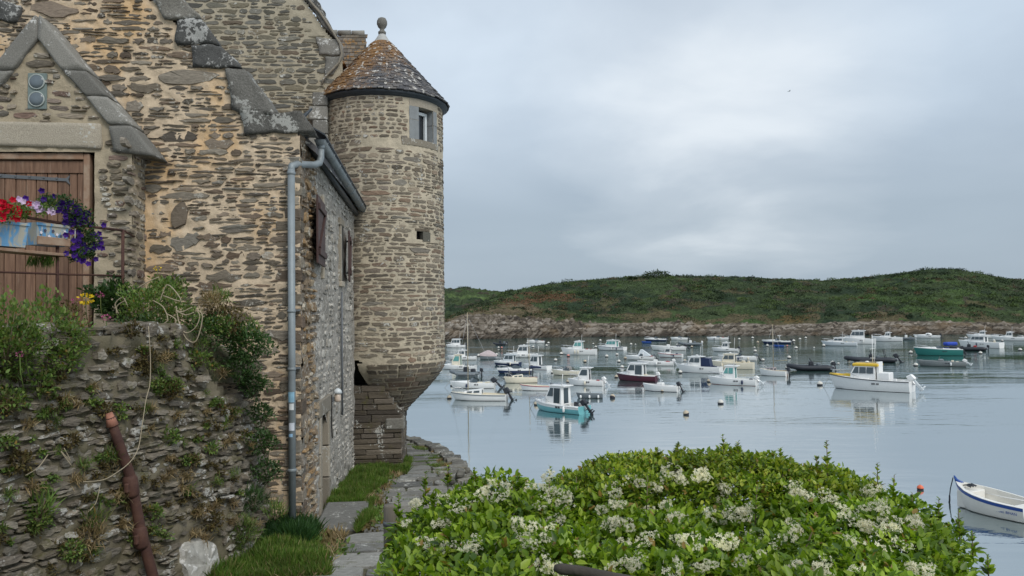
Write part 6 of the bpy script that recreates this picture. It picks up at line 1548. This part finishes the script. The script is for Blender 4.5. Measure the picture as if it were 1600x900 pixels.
# ================================================================== PLANTS
leaf_mat('leaf_clematis', [(.04, .085, .008), (.10, .175, .012), (.16, .255, .015), (.21, .31, .02), (.31, .40, .04)], .42, .3)
leaf_mat('leaf_privet', [(.06, .11, .012), (.15, .23, .02), (.25, .33, .03), (.38, .40, .045)], .35, .3)
leaf_mat('leaf_weed', [(.07, .12, .035), (.11, .19, .04), (.17, .24, .055), (.15, .14, .055)], .6, .3)
leaf_mat('leaf_dark', [(.025, .055, .018), (.04, .085, .02), (.055, .10, .03)], .5, .25)
leaf_mat('moss_brown', [(.07, .05, .02), (.11, .08, .025), (.09, .085, .03)], .9, .1)
leaf_mat('grass_green', [(.05, .10, .012), (.08, .15, .02), (.12, .20, .03), (.20, .19, .07)], .6, .35)
leaf_mat('grass_dark', [(.02, .06, .018), (.035, .085, .025), (.05, .11, .03)], .5, .3)
leaf_mat('grass_dry', [(.30, .22, .11), (.20, .14, .07), (.38, .30, .17)], .8, .2)
leaf_mat('petal_cream', [(.86, .81, .60), (.9, .87, .72), (.84, .79, .56)], .6, .5)
leaf_mat('petal_red', [(.55, .005, .02), (.70, .01, .05)], .6, .3); leaf_mat('petal_violet', [(.04, .012, .18), (.08, .02, .26)], .6, .3)
leaf_mat('petal_lilac', [(.62, .45, .68), (.75, .66, .78)], .6, .3); leaf_mat('petal_pink', [(.50, .10, .25), (.62, .2, .35)], .6, .3); leaf_mat('petal_yellow', [(.75, .50, .01), (.8, .6, .03)], .6, .3)

# ---- the flowering bush: crowns of leaves over real volumes
rngp = random.Random(77)
def blobs_from(samples): return [(np.array(dep(x, y, d))-np.array([0, 0, r*1.0]), r) for x, y, d, r in samples]
TOPC = [(606, 800), (640, 768), (700, 752), (760, 757), (830, 752), (880, 760), (960, 770), (1050, 772), (1200, 775), (1300, 768), (1380, 775), (1430, 795), (1475, 822), (1505, 870), (1525, 915)]
cl = []
for X in np.arange(655, 1488, 33):
    for q, dd in enumerate((4.5, 4.15, 3.8, 3.45, 3.1, 2.8)):
        yt = interp(TOPC, X); y = yt+ (0, 22, 55, 95, 140, 185)[q]+rngp.uniform(-16, 18); r = rngp.uniform(.11, .24)
        if X < 700: y += 30
        cl.append((X+rngp.uniform(-15, 15), y, dd+rngp.uniform(-.12, .12), r))
TOPP = [(890, 745), (930, 718), (1000, 707), (1060, 703), (1130, 700), (1210, 706), (1270, 726), (1330, 740), (1390, 765)]
pv = []
for X in np.arange(900, 1380, 30):
    for q, dd in enumerate((4.9, 4.7, 4.5)):
        pv.append((X+rngp.uniform(-12, 12), interp(TOPP, X)+(6, 14, 34)[q]+rngp.uniform(-9, 16), dd, rngp.uniform(.12, .17)))
def hedge(name, label, samples, n, size, mat, kind, nleaf, big, squash=1.0):
    B_ = blobs_from(samples); C_ = np.array([b[0] for b in B_]); R_ = np.array([b[1] for b in B_]); lo = C_.mean(0); lo[2] = gz(lo[0], lo[1])
    rt = tag(empty(name, tuple(lo)), label, 'bush')
    k = RN.choice(len(B_), n, p=R_**2/np.sum(R_**2)); d = rvec(n); d[:, 2] = np.where(d[:, 2] < -.3, -d[:, 2], d[:, 2])
    P = C_[k]+d*(R_[k]*RN.uniform(.62, 1.08, n)**.8)[:, None]
    # drop what lies deep inside the mass
    dist = np.full(n, 9.0)
    for c, r in B_: dist = np.minimum(dist, np.linalg.norm(P-c, axis=1)/r)
    keep = dist > .52; P = P[keep]; d = d[keep]; n = len(P)
    # a few shaded leaves and twigs fill the lower body down to the ground
    Dr = d*.75+rvec(n)*.75+np.array([0, 0, .12]); N = d*.6+rvec(n)*.45+np.array([0, 0, .7]); S_ = RN.uniform(.38, 1.25, n)*size
    view = np.linalg.norm(P-CAM, axis=1); order = np.argsort(view-dist[keep]*.5+RN.uniform(0, 1.6, n))
    # leaves that face open air and stand nearest are leaves of their own
    sel = order[:nleaf]; mask = np.ones(n, bool); mask[sel] = False
    Vt, Ft = leaf_template(kind); me = mkmesh('leaf', Vt, Ft, mat)
    for i in sel:
        D = Vector(Dr[i]).normalized(); Nn = Vector(N[i]); Nn = (Nn-D*Nn.dot(D)).normalized(); T = Nn.cross(D); s = S_[i]
        o = link('leaf', me, rt); o.matrix_parent_inverse = Matrix.Identity(4)
        o.matrix_basis = Matrix(((D.x*s, T.x*s, Nn.x*s, P[i][0]-lo[0]), (D.y*s, T.y*s, Nn.y*s, P[i][1]-lo[1]), (D.z*s, T.z*s, Nn.z*s, P[i][2]-lo[2]), (0, 0, 0, 1)))
    V, L, Z = leaf_cloud(P[mask]-lo, Dr[mask], N[mask], S_[mask], kind); tag(link('foliage', np_mesh('foliage', V, L, Z, mat), rt), kind='stuff')
    m = MB()
    for c, r in B_[::2]:
        g = Vector((c[0]*.8+lo[0]*.2, c[1]*.8+lo[1]*.2, gz(c[0], c[1])))-Vector(lo); t_ = Vector(c)-Vector(lo)+Vector((0, 0, r*.6)); mid = g.lerp(t_, .5)+Vector((rngp.uniform(-.1, .1), rngp.uniform(-.1, .1), 0)); m.tube([g, mid, t_], [.014, .009, .004], 5)
    m.build('stem', MATS['twig'], rt)
    return rt, C_, R_, lo
clem, CC, CR_, clo = hedge('flowering_bush', 'dense green climber with cream flower clusters filling the foreground at the bottom', cl, 60000, .05, MATS['leaf_clematis'], 'leaf', 290, True)
priv, PC, PR_, plo = hedge('evergreen_shrub', 'yellow-green glossy small-leaved shrub rising behind the cream flowers', pv, 34000, .036, MATS['leaf_privet'], 'leaf', 150, True)
# upright shoots
def shoot(px, ptop, pbase, d, mat, parent, plo_):
    a, b = dep(px, pbase, d), dep(px+rngp.uniform(-3, 3), ptop, d); n = 26; f = RN.uniform(.15, 1, n); P = a+(b-a)*f[:, None]; an = np.arange(n)*2.4
    D = np.stack([np.cos(an), np.sin(an), np.full(n, .9)], 1); V, L, Z = leaf_cloud(P-plo_, D, rvec(n)*.3+np.array([0, 0, 1.]), (1.15-f)*.05+.01, 'leaf'); sh_ = link('shoot', np_mesh('shoot', V, L, Z, mat), parent); tag(sh_, kind='stuff')
    m = MB(); m.tube([a-plo_, b-plo_], [.004, .002], 4); m.build('stem', MATS['twig'], parent)
for x, t_, b_, d in ((1132, 680, 725, 4.8), (1293, 688, 750, 4.7), (1278, 712, 750, 4.7), (1372, 723, 775, 4.6), (1152, 690, 725, 4.8), (1028, 700, 725, 4.8), (965, 705, 735, 4.8), (1060, 692, 720, 4.8), (1217, 700, 735, 4.8), (1237, 712, 740, 4.8), (940, 722, 750, 4.8)): shoot(x, t_, b_, d, MATS['leaf_privet'], priv, plo)
for x, t_, b_, d in ((1500, 796, 850, 4.4), (1466, 778, 820, 4.4), (1545, 868, 905, 4.2), (665, 738, 780, 4.5), (1395, 742, 790, 4.5), (700, 728, 765, 4.5), (742, 732, 770, 4.5), (812, 735, 775, 4.4), (858, 728, 775, 4.4), (1425, 770, 815, 4.4), (1520, 830, 880, 4.2), (622, 770, 820, 4.4), (900, 745, 790, 4.4), (1010, 742, 800, 4.2), (1180, 760, 820, 4.0)): shoot(x, t_, b_, d, MATS['leaf_clematis'], clem, clo)
# cream flower clusters
def cluster_mesh(seed, n=34, r=.06):
    rs = np.random.RandomState(seed); V = []; F = []
    for i in range(n):
        c = rs.normal(size=3); c = c/np.linalg.norm(c)*r*rs.uniform(.3, 1)**.5*np.array([1.3, 1, .8]); ax = rs.normal(size=3)+c*18; ax /= np.linalg.norm(ax); t1 = np.cross(ax, [.3, .5, .8]); t1 /= np.linalg.norm(t1); t2 = np.cross(ax, t1); s = rs.uniform(.009, .017)
        for k in range(4):
            a = k*PI/2+rs.uniform(-.2, .2); e1 = t1*math.cos(a)+t2*math.sin(a); e2 = np.cross(ax, e1); b = len(V)
            V += [c, c+e1*s*.6+e2*s*.35+ax*s*.2, c+e1*s*1.15+ax*s*.05, c+e1*s*.6-e2*s*.35+ax*s*.2]; F.append((b, b+1, b+2, b+3))
    return mkmesh('flower_cluster', V, F, MATS['petal_cream'])
CM = [cluster_mesh(i, 30+6*(i % 3), .045+.012*(i % 4)) for i in range(8)]
def hit(px, py, C_, R_):
    d = ray(px, py); d = d/np.linalg.norm(d); best = None
    for c, r in zip(C_, R_):
        oc = CAM-c; b = oc@d; q = oc@oc-(r*1.0)**2; di = b*b-q
        if di > 0:
            t_ = -b-math.sqrt(di)
            if best is None or t_ < best: best = t_
    return None if best is None else CAM+d*best
FLW = [(770, 757), (790, 762), (823, 760), (828, 768), (857, 745), (852, 760), (866, 772), (883, 782), (890, 775), (760, 768), (783, 776), (722, 792), (757, 780), (720, 800), (845, 790), (885, 790), (955, 765), (962, 775), (966, 790), (983, 752), (1000, 758), (1020, 765), (1037, 745), (1050, 738), (1058, 748), (1067, 755), (1030, 757), (1093, 743), (1103, 748), (1095, 745), (1133, 766), (1125, 783), (1140, 783), (1160, 803), (1157, 810), (1145, 805), (1165, 800), (1104, 806), (1118, 808), (1053, 815), (1047, 812), (1040, 792), (1013, 803), (980, 820), (985, 828), (970, 820), (815, 828), (830, 830), (845, 835), (852, 845), (815, 848), (824, 850), (860, 828), (808, 820), (868, 815), (838, 856), (975, 850), (955, 823), (1010, 845), (1012, 852), (1075, 850), (1090, 860), (1080, 845), (1065, 845), (1130, 855), (1110, 850), (1135, 850), (1215, 850), (1240, 840), (1235, 825), (1245, 765), (1238, 762), (1250, 772), (1240, 775), (1260, 778), (1290, 778), (1303, 785), (1315, 798), (1325, 808), (1335, 812), (1348, 820), (1352, 825), (1360, 828), (1375, 830), (1385, 828), (1400, 828), (1370, 795), (1380, 790), (1352, 797), (1380, 800), (1360, 770), (1375, 768), (1425, 815), (1427, 822), (1390, 815), (1405, 852), (1380, 862), (1100, 890), (1110, 885), (1090, 893), (1245, 888), (1275, 888), (1290, 895), (1290, 880), (1340, 893), (1230, 893), (1050, 893), (1000, 875), (985, 885), (955, 890), (845, 885), (855, 893), (885, 895), (1455, 890), (1440, 895), (1420, 892), (870, 893), (690, 822), (665, 850), (745, 845), (735, 860), (905, 870), (1160, 880), (700, 858), (940, 800), (1190, 870), (1335, 850), (1420, 860), (635, 820), (650, 790), (690, 780), (1180, 840)]
for i, (x, y) in enumerate(FLW):
    for j in range(1+(i % 3 == 0)):
        h_ = hit(x+rngp.uniform(-5, 5)*j*2, y+rngp.uniform(-4, 4)*j, CC, CR_)
        if h_ is None: h_ = hit(x, y, PC, PR_)
        if h_ is None: h_ = dep(x, y, 4.3)
        v = (CAM-h_); h_ = h_+v/np.linalg.norm(v)*.035+np.array([0, 0, .012]); o = tag(link('flower_cluster', CM[(i+j*3) % 8], clem), kind='stuff'); o.location = Vector(h_-clo); s = rngp.uniform(.42, .72)*(.62 if y > 840 and i % 2 else 1); o.scale = (s*1.25, s, s); o.rotation_euler = (rngp.uniform(-.6, .6), rngp.uniform(-.6, .6), rngp.uniform(0, 6))

# ---- grass beside the path
def grass(name, pts, n, hgt, mat, wid=1.0, lean=.35):
    """pts: function rs->(x,y) samples; blades as bent narrow leaves"""
    P = []
    while len(P) < n: P.append(pts())
    P = np.array([(x, y, gz(x, y)) for x, y in P]); nn = len(P); D = RN.normal(size=(nn, 3))*lean; D[:, 2] = 1; sz = RN.uniform(.5, 1.2, nn)*hgt*(.6+.8*np.array([max(0, .5+noise.noise(Vector((p[0]*2.2, p[1]*2.2, 0)))) for p in P]))
    V, L, Z = leaf_cloud(P, D, rvec(nn), sz, 'blade'); return tag(link(name, np_mesh(name, V, L, Z, mat)), kind='stuff')
def rb_(x0, x1, y0, y1, f=None):
    def g():
        while True:
            y = random.uniform(y0, y1); a, b = (x0(y) if callable(x0) else x0), (x1(y) if callable(x1) else x1)
            if b <= a: continue
            x = random.uniform(a, b)
            if f is None or f(x, y): return (x, y)
    return g
gl1 = lambda y: HX+.02
gr1 = lambda y: pl(y)+.02+.08*math.sin(y*2.3)-max(0, (13.2-y))*.12
grass('verge_grass', rb_(gl1, gr1, 12.3, 16.4), 26000, .16, MATS['grass_green'])
grass('verge_grass', rb_(lambda y: -1.2, lambda y: pl(y)+.12+.08*math.sin(y*4), 10.4, 12.6), 6000, .11, MATS['grass_green'])
grass('verge_grass', rb_(lambda y: -2.75, lambda y: -1.35-.25*(y-8.8), 8.4, 10.45), 22000, .17, MATS['grass_green'])
grass('verge_grass', rb_(lambda y: -2.4, lambda y: -1.72, 9.75, 10.35), 7000, .26, MATS['grass_dark'], lean=.5)
grass('verge_grass', rb_(gl1, lambda y: pl(y)+.2, 12.3, 16.4), 2500, .13, MATS['grass_dry'], lean=.8)
grass('verge_grass', rb_(lambda y: -2.75, lambda y: -1.3, 8.4, 10.45), 2500, .16, MATS['grass_dry'], lean=.8)
grass('verge_grass', rb_(-1.02, -.78, 15.6, 17.8), 3500, .14, MATS['grass_green'])
grass('joint_grass', rb_(lambda y: pl(y), lambda y: edge_x(y)-.05, 8.6, 20, lambda x, y: noise.noise(Vector((x*1.1, y*3.2, 3))) > .33), 8000, .045, MATS['grass_green'], lean=.8)
grass('joint_grass', rb_(lambda y: edge_x(y)-.45, lambda y: edge_x(y)-.02, 13, 21, lambda x, y: noise.noise(Vector((x*2, y*2.6, 9))) > .22), 5000, .06, MATS['grass_dry'], lean=.8)
grass('joint_grass', rb_(lambda y: edge_x(y)-.6, lambda y: edge_x(y)-.02, 12, 21, lambda x, y: noise.noise(Vector((x*2, y*2.6, 4))) > .15), 6000, .06, MATS['leaf_weed'], lean=.8)

for k_ in range(26):
    y_ = 9+7.2*k_/26; x_ = (HX+.1 if k_ % 2 else pl(y_)+.05) if y_ > 12.4 else (-1.5+.2*math.sin(k_) if y_ < 10.4 else -1.05)
    n_ = 60; P_ = np.array([(x_, y_, gz(x_, y_))])+RN.normal(size=(n_, 3))*np.array([.09, .12, .01]); D_ = rvec(n_); D_[:, 2] = np.abs(D_[:, 2])+.2; V, L, Z = leaf_cloud(P_, D_, rvec(n_)+np.array([0, 0, 1.]), RN.uniform(.04, .1, n_), 'leaf'); tag(link('verge_weeds', np_mesh('verge_weeds', V, L, Z, MATS['leaf_weed' if k_ % 3 else 'moss_brown'])), kind='stuff')
# ---- weeds rooted in the retaining wall
def wallplant(px, py, r, n, size, mat, label, off=.08, name='wall_plant', kind='leaf', up=.4, sq=.75, group=None):
    c = onW(px, py, off); return clump(name, label, 'plant', c, (r, r*.8, r*sq), n, size, MATS[mat], kind, group=group, up=up)
wallplant(395, 600, .2, 900, .04, 'leaf_dark', 'dark foliage in the corner below the bushy plant', .1)
wallplant(385, 540, .30, 1500, .045, 'leaf_dark', 'dark bushy plant where the retaining wall meets the house gable', .1)
wallplant(372, 575, .22, 900, .04, 'leaf_dark', 'dark foliage hanging just under the bushy plant by the gable', .08)
for i, (x, y, r, mt, lab) in enumerate([
    (412, 690, .20, 'leaf_dark', 'dark clinging plant halfway down the corner between wall and house'), (418, 735, .19, 'leaf_dark', 'dark clinging plant low in the corner between wall and house'), (408, 645, .17, 'leaf_dark', 'dark clinging plant upper in the corner above the others'),
    (265, 682, .12, 'leaf_weed', 'round green tuft in the wall right of the pole'), (20, 560, .22, 'leaf_weed', 'large leafy weed clump at the far left of the wall top'), (95, 560, .2, 'leaf_weed', 'leafy green clump spilling over the wall below the door'),
    (60, 600, .15, 'leaf_weed', 'dark green foliage hanging under the leafy clump at left'), (15, 625, .15, 'leaf_weed', 'dark foliage on the wall face at the far left edge'), (205, 515, .1, 'moss_brown', 'brown mossy cushion at the top of the wall'), (270, 600, .12, 'leaf_weed', 'small weed on the upper wall face below the dry stems'),
    (175, 712, .07, 'leaf_weed', 'bright small fern beside the rusty pole'), (265, 610, .14, 'moss_brown', 'brownish cushion plant on the upper wall face'), (310, 560, .13, 'leaf_weed', 'straggly weed on the wall right of the dry stems'),
    (345, 640, .1, 'moss_brown', 'small brown cushion plant near the wall corner'), (300, 720, .09, 'moss_brown', 'small brown tuft mid wall right of the pole'), (140, 835, .15, 'grass_dry', 'dry straw tuft low on the wall left of the pole'), (60, 810, .13, 'leaf_weed', 'green weed low on the wall left'),
    (110, 860, .12, 'leaf_weed', 'weed patch at the bottom of the wall left of the pole'), (30, 720, .12, 'moss_brown', 'brown weed at the left edge mid wall'), (330, 815, .14, 'moss_brown', 'brown-green tuft near the foot of the wall corner'), (240, 800, .1, 'leaf_weed', 'yellow-flecked weed right of the pole joint'),
    (8, 690, .09, 'leaf_weed', 'small leafy sprig at the left edge'), (110, 690, .09, 'moss_brown', 'rusty dry weed mid wall left of the pole'), (210, 840, .08, 'leaf_weed', 'tiny weed beside the lower pole joint'), (330, 700, .09, 'leaf_weed', 'green tuft below the wall corner'),
    (380, 830, .2, 'leaf_weed', 'shaggy plant at the foot of the wall corner'), (395, 780, .18, 'leaf_dark', 'dark shaggy plant above the foot of the wall corner'), (340, 510, .16, 'leaf_weed', 'weed clump near the right end of the wall top'), (330, 470, .12, 'grass_dry', 'dry grassy clump at the right end of the wall top'), (160, 640, .1, 'moss_brown', 'brown moss left of the pole tip'), (230, 560, .14, 'moss_brown', 'rusty moss patch below the wall top')]):
    kd = 'blade' if mt == 'grass_dry' or 'fern' in lab or 'shaggy' in lab else 'leaf'
    wallplant(x, y, r, int(7500*r**1.5), .03+.05*r if kd == 'leaf' else .09, mt, lab, .05, kind=kd)
kinds = [('moss_brown', 'leaf', .03), ('leaf_weed', 'leaf', .035), ('grass_dry', 'blade', .08), ('leaf_weed', 'blade', .07), ('moss_brown', 'leaf', .025)]
words_ = {'moss_brown': 'brown moss and stonecrop', 'leaf_weed': 'low green weeds', 'grass_dry': 'withered straw'}
r7 = random.Random(31); V_all = {}
for i in range(230):        # growth rooted in the joints all over the face
    px0, py0 = r7.uniform(-10, 395), r7.uniform(520, 900)
    if noise.noise(Vector((px0*.012, py0*.012, 5))) < -.28: continue
    mt, kd, sz_ = kinds[r7.randrange(5)]; c = onW(px0, py0, .03); r_ = r7.uniform(.03, .10); n_ = int(r_*1500)
    d_ = rvec(n_); P_ = c+d_*RN.uniform(.2, 1, (n_, 1))*np.array([r_*1.3, r_*.6, r_*.7]); D_ = rvec(n_)*.8+np.array([nAB[0]*.5, nAB[1]*.5, .3])
    V_all.setdefault((mt, kd), []).append((P_, D_, RN.uniform(.6, 1.2, n_)*sz_))
for (mt, kd), L_ in V_all.items():
    P_ = np.concatenate([q[0] for q in L_]); V, L, Z = leaf_cloud(P_, np.concatenate([q[1] for q in L_]), rvec(len(P_))*.6+np.array([0, 0, 1.]), np.concatenate([q[2] for q in L_]), kd); tag(link('joint_weeds', np_mesh('joint_weeds', V, L, Z, MATS[mt])), kind='stuff')
# top of the wall: mass of weeds below the gable and beside the door
def topplant(px, py, d, r, n, size, mat, label, kind='leaf', up=.6, sq=.8, name='weed'):
    return clump(name, label, 'plant', dep(px, py, d), (r, r*.9, r*sq), n, size, MATS[mat], kind, up=up)
topplant(235, 480, 8.5, .36, 2600, .036, 'leaf_weed', 'tall green weeds on the wall top in front of the gable', up=.9)
topplant(215, 520, 8.2, .24, 1200, .036, 'leaf_dark', 'dark leaves under the tall green weeds on the wall top')
topplant(175, 470, 8.8, .28, 900, .07, 'leaf_dark', 'dark broad leaves around the foot of the railing post')
topplant(285, 500, 8.6, .28, 1300, .03, 'leaf_weed', 'green weeds tangled with dry stems on the wall top')
topplant(320, 520, 8.7, .3, 1100, .04, 'leaf_dark', 'low weeds toward the sloping end of the wall')
topplant(260, 455, 9.2, .22, 700, .05, 'leaf_weed', 'weed clump against the foot of the house gable')
topplant(350, 500, 9.0, .26, 900, .04, 'moss_brown', 'brown-green weeds on the sloping end of the wall')
topplant(375, 520, 9.3, .24, 800, .04, 'leaf_weed', 'green weeds beside the gable at the sloping end')
topplant(100, 530, 6.9, .25, 1300, .036, 'leaf_weed', 'broad green weeds in front of the door threshold')
topplant(30, 530, 6.3, .22, 1300, .034, 'leaf_weed', 'green weeds at the far left below the railing', up=.9)
topplant(75, 500, 7.2, .22, 500, .05, 'leaf_weed', 'thin upright weeds before the plank door', up=1.4, sq=1.2)
topplant(10, 510, 6.2, .22, 700, .04, 'leaf_weed', 'feathery green weed at the left edge', up=1.4, sq=1.4)
topplant(110, 490, 7.6, .15, 300, .03, 'moss_brown', 'brown seed heads in front of the door')
# wild flowers
def head(px, py, d, r, mat, label, n=60, stem=.3):
    c = dep(px, py, d); rt = tag(empty('wild_flower', tuple(c-np.array([0, 0, stem]))), label, 'flower'); dd = rvec(n); P = dd*np.array([r, r, r*.6])+np.array([0, 0, stem])
    V, L, Z = leaf_cloud(P, dd, rvec(n)+np.array([0, 0, 1.]), np.full(n, r*.7), 'tiny'); link('blossom', np_mesh('blossom', V, L, Z, MATS[mat]), rt)
    m = MB(); m.tube([(.02, .03, 0), (0, .01, stem*.5), (0, 0, stem)], .004, 4); m.build('stem', MATS['leaf_weed'], rt)
head(134, 467, 8.0, .055, 'petal_yellow', 'bright yellow wild flower before the door frame'); head(157, 460, 8.2, .03, 'petal_pink', 'pink wild flower right of the yellow one', 40); head(120, 470, 8.0, .035, 'petal_pink', 'pink wild flower left of the yellow one', 40)
head(166, 496, 8.0, .03, 'petal_pink', 'low pink wild flower under the broad dark leaves', 40); head(40, 536, 6.3, .02, 'petal_pink', 'small dull pink flower on the wall at far left', 30); head(31, 553, 6.1, .022, 'petal_pink', 'dull pink flower lower at the far left', 30); head(246, 419, 9.3, .03, 'petal_yellow', 'yellow flower high against the foot of the gable', 30)
# dry bramble stems
br = tag(empty('dry_bramble', (0, 0, 0)), 'bleached dry bramble stems looping over the top of the wall', 'plant')
rb3 = random.Random(4)
def stem_px(L, d, off=None, r=.006):
    P = [Vector(dep(x, y, d)) if off is None else Vector(onW(x, y, off)) for x, y in L]
    Q = []
    for i in range(len(P)-1):
        p0, p1, p2, p3 = P[max(0, i-1)], P[i], P[i+1], P[min(len(P)-1, i+2)]
        for k in range(6): u = k/6; Q.append(.5*((2*p1)+(-p0+p2)*u+(2*p0-5*p1+4*p2-p3)*u*u+(-p0+3*p1-3*p2+p3)*u**3))
    Q.append(P[-1]); m = MB(); m.tube(Q, r, 5); m.build('bramble_stem', MATS['dry_stem'], br)
for L in ([(248, 433), (232, 440), (215, 450)], [(185, 490), (180, 475), (192, 465), (200, 480)], [(275, 478), (280, 505), (290, 520), (305, 512), (312, 495), (308, 485), (316, 492), (313, 515), (305, 534), (292, 530), (282, 512)], [(255, 462), (283, 470), (262, 445), (250, 470)], [(300, 480), (285, 487), (275, 485), (290, 492), (303, 488)], [(232, 512), (245, 505), (240, 510), (228, 508)], [(195, 470), (183, 478), (182, 490)], [(260, 490), (275, 500), (270, 515), (283, 522)], [(240, 470), (255, 480), (262, 500), (250, 508)]): stem_px(L, 8.3)
stem_px([(232, 510), (235, 560), (234, 600), (228, 625), (222, 665), (216, 700), (203, 722), (180, 740), (160, 750), (130, 753)], 0, .16, .0042)
stem_px([(75, 710), (60, 730), (40, 743)], 0, .08, .004); stem_px([(100, 700), (110, 720), (95, 705), (112, 728)], 0, .08, .004); stem_px([(156, 760), (150, 785), (138, 800)], 0, .08, .004)
# long loose grass tufts on the wall
for (x, y, lab) in ((145, 815, 'blue-green grass tuft hanging on the wall left of the pole'), (62, 790, 'small grass tuft mid left on the wall'), (430, 800, 'long blades at the corner above the pipe foot'), (345, 465, 'thin grasses on the wall top beside the gable')):
    c = onW(x, y, .06) if x < 400 and y > 600 else dep(x, y, 9.3); clump('grass_tuft', lab, 'grass', c, (.12, .10, .09), 110, .13, MATS['leaf_weed'], 'blade', up=.8)

# ---- petunias and geraniums in the flower boxes
def flowers(pxs, d0, mat, parent, s=.035, name='flower'):
    lo = np.array(parent.location)
    for (x, y) in pxs:
        c = dep(x, y, d0(x)); v = CAM-c; v = v/np.linalg.norm(v)+np.array(rvec(1)[0])*.45; v /= np.linalg.norm(v); t1 = np.cross(v, [0, 0, 1]); t1 /= np.linalg.norm(t1); t2 = np.cross(v, t1); V = [c-v*s*.5]; n = 10
        for k in range(n): a = 2*PI*k/n; rr = s*(1 if k % 2 == 0 else .72); V.append(c+(t1*math.cos(a)+t2*math.sin(a))*rr)
        link(name, mkmesh(name, np.array(V)-lo, [(0, 1+k, 1+(k+1) % n) for k in range(n)], MATS[mat]), parent)
dx = lambda x: 7.35+x*.0085-.12
def petunia(name, label, blobs, flw, mat, n=500):
    c0 = dep(blobs[0][0], blobs[0][1], dx(blobs[0][0])); rt = tag(empty(name, tuple(c0)), label, 'flowers'); P = []
    for (x, y, r) in blobs: c = dep(x, y, dx(x)+.06); q = rvec(n); P.append(c+q*r*RN.uniform(.4, 1, (n, 1)))
    P = np.concatenate(P); V, L, Z = leaf_cloud(P-c0, rvec(len(P))+np.array([0, 0, .3]), rvec(len(P))+np.array([0, 0, .6]), RN.uniform(.018, .038, len(P)), 'leaf'); tag(link('foliage', np_mesh('foliage', V, L, Z, MATS['leaf_dark' if 'violet' in label else 'leaf_weed']), rt), kind='stuff')
    for pts_, mt in flw: flowers(pts_, dx, mt, rt)
    return rt
R3 = random.Random(9)
sp = lambda c, r, n, ry=None: [(c[0]+R3.gauss(0, r), c[1]+R3.gauss(0, ry or r)) for _ in range(n)]
petunia('red_petunias', 'bright red petunias in the larger blue flower box at far left', [(8, 330, .12), (-25, 335, .14), (35, 330, .09)], [(sp((10, 325), 14, 30, 7), 'petal_red'), ([(4, 342), (27, 343), (44, 332), (20, 312), (45, 318), (5, 316), (30, 330)], 'petal_red'), (sp((-30, 330), 12, 14, 8), 'petal_red')], 'x', 350)
petunia('lilac_petunias', 'white and lilac petunias above the smaller blue flower box', [(60, 325, .09), (75, 320, .09)], [([(30, 311), (36, 315), (50, 318), (55, 322), (60, 328), (66, 328), (77, 330), (82, 332), (58, 318), (46, 322), (80, 326), (62, 324)], 'petal_lilac'), ([(40, 310), (65, 298), (84, 307)], 'petal_violet')], 'x', 220)
petunia('violet_petunias', 'deep violet petunias trailing from the right end of the flower boxes', [(75, 315, .09), (95, 318, .11), (112, 325, .12), (125, 335, .12), (130, 352, .13), (132, 370, .13), (125, 388, .12), (142, 375, .1), (118, 398, .09), (138, 395, .07), (110, 345, .09)], [(sp((98, 325), 15, 24, 8), 'petal_violet'), (sp((128, 345), 11, 26, 12), 'petal_violet'), (sp((128, 385), 11, 34, 12), 'petal_violet'), ([(155, 365), (158, 380), (160, 388), (150, 405), (65, 298), (111, 316), (96, 320), (138, 412)], 'petal_violet')], 'x', 300)
hp = tag(empty('hanging_fern', tuple(dep(65, 404, 8.0))), 'thin green trailing plant hanging under the flower box shelf', 'plant'); n = 260; c0 = dep(65, 404, 8.0); P = np.stack([RN.uniform(-.13, .13, n), RN.uniform(-.05, .05, n), RN.uniform(-.04, .04, n)], 1); D = RN.normal(size=(n, 3))*.3; D[:, 2] = -1
V, L, Z = leaf_cloud(P, D, rvec(n), RN.uniform(.05, .1, n), 'blade'); tag(link('foliage', np_mesh('foliage', V, L, Z, MATS['grass_green']), hp), kind='stuff')
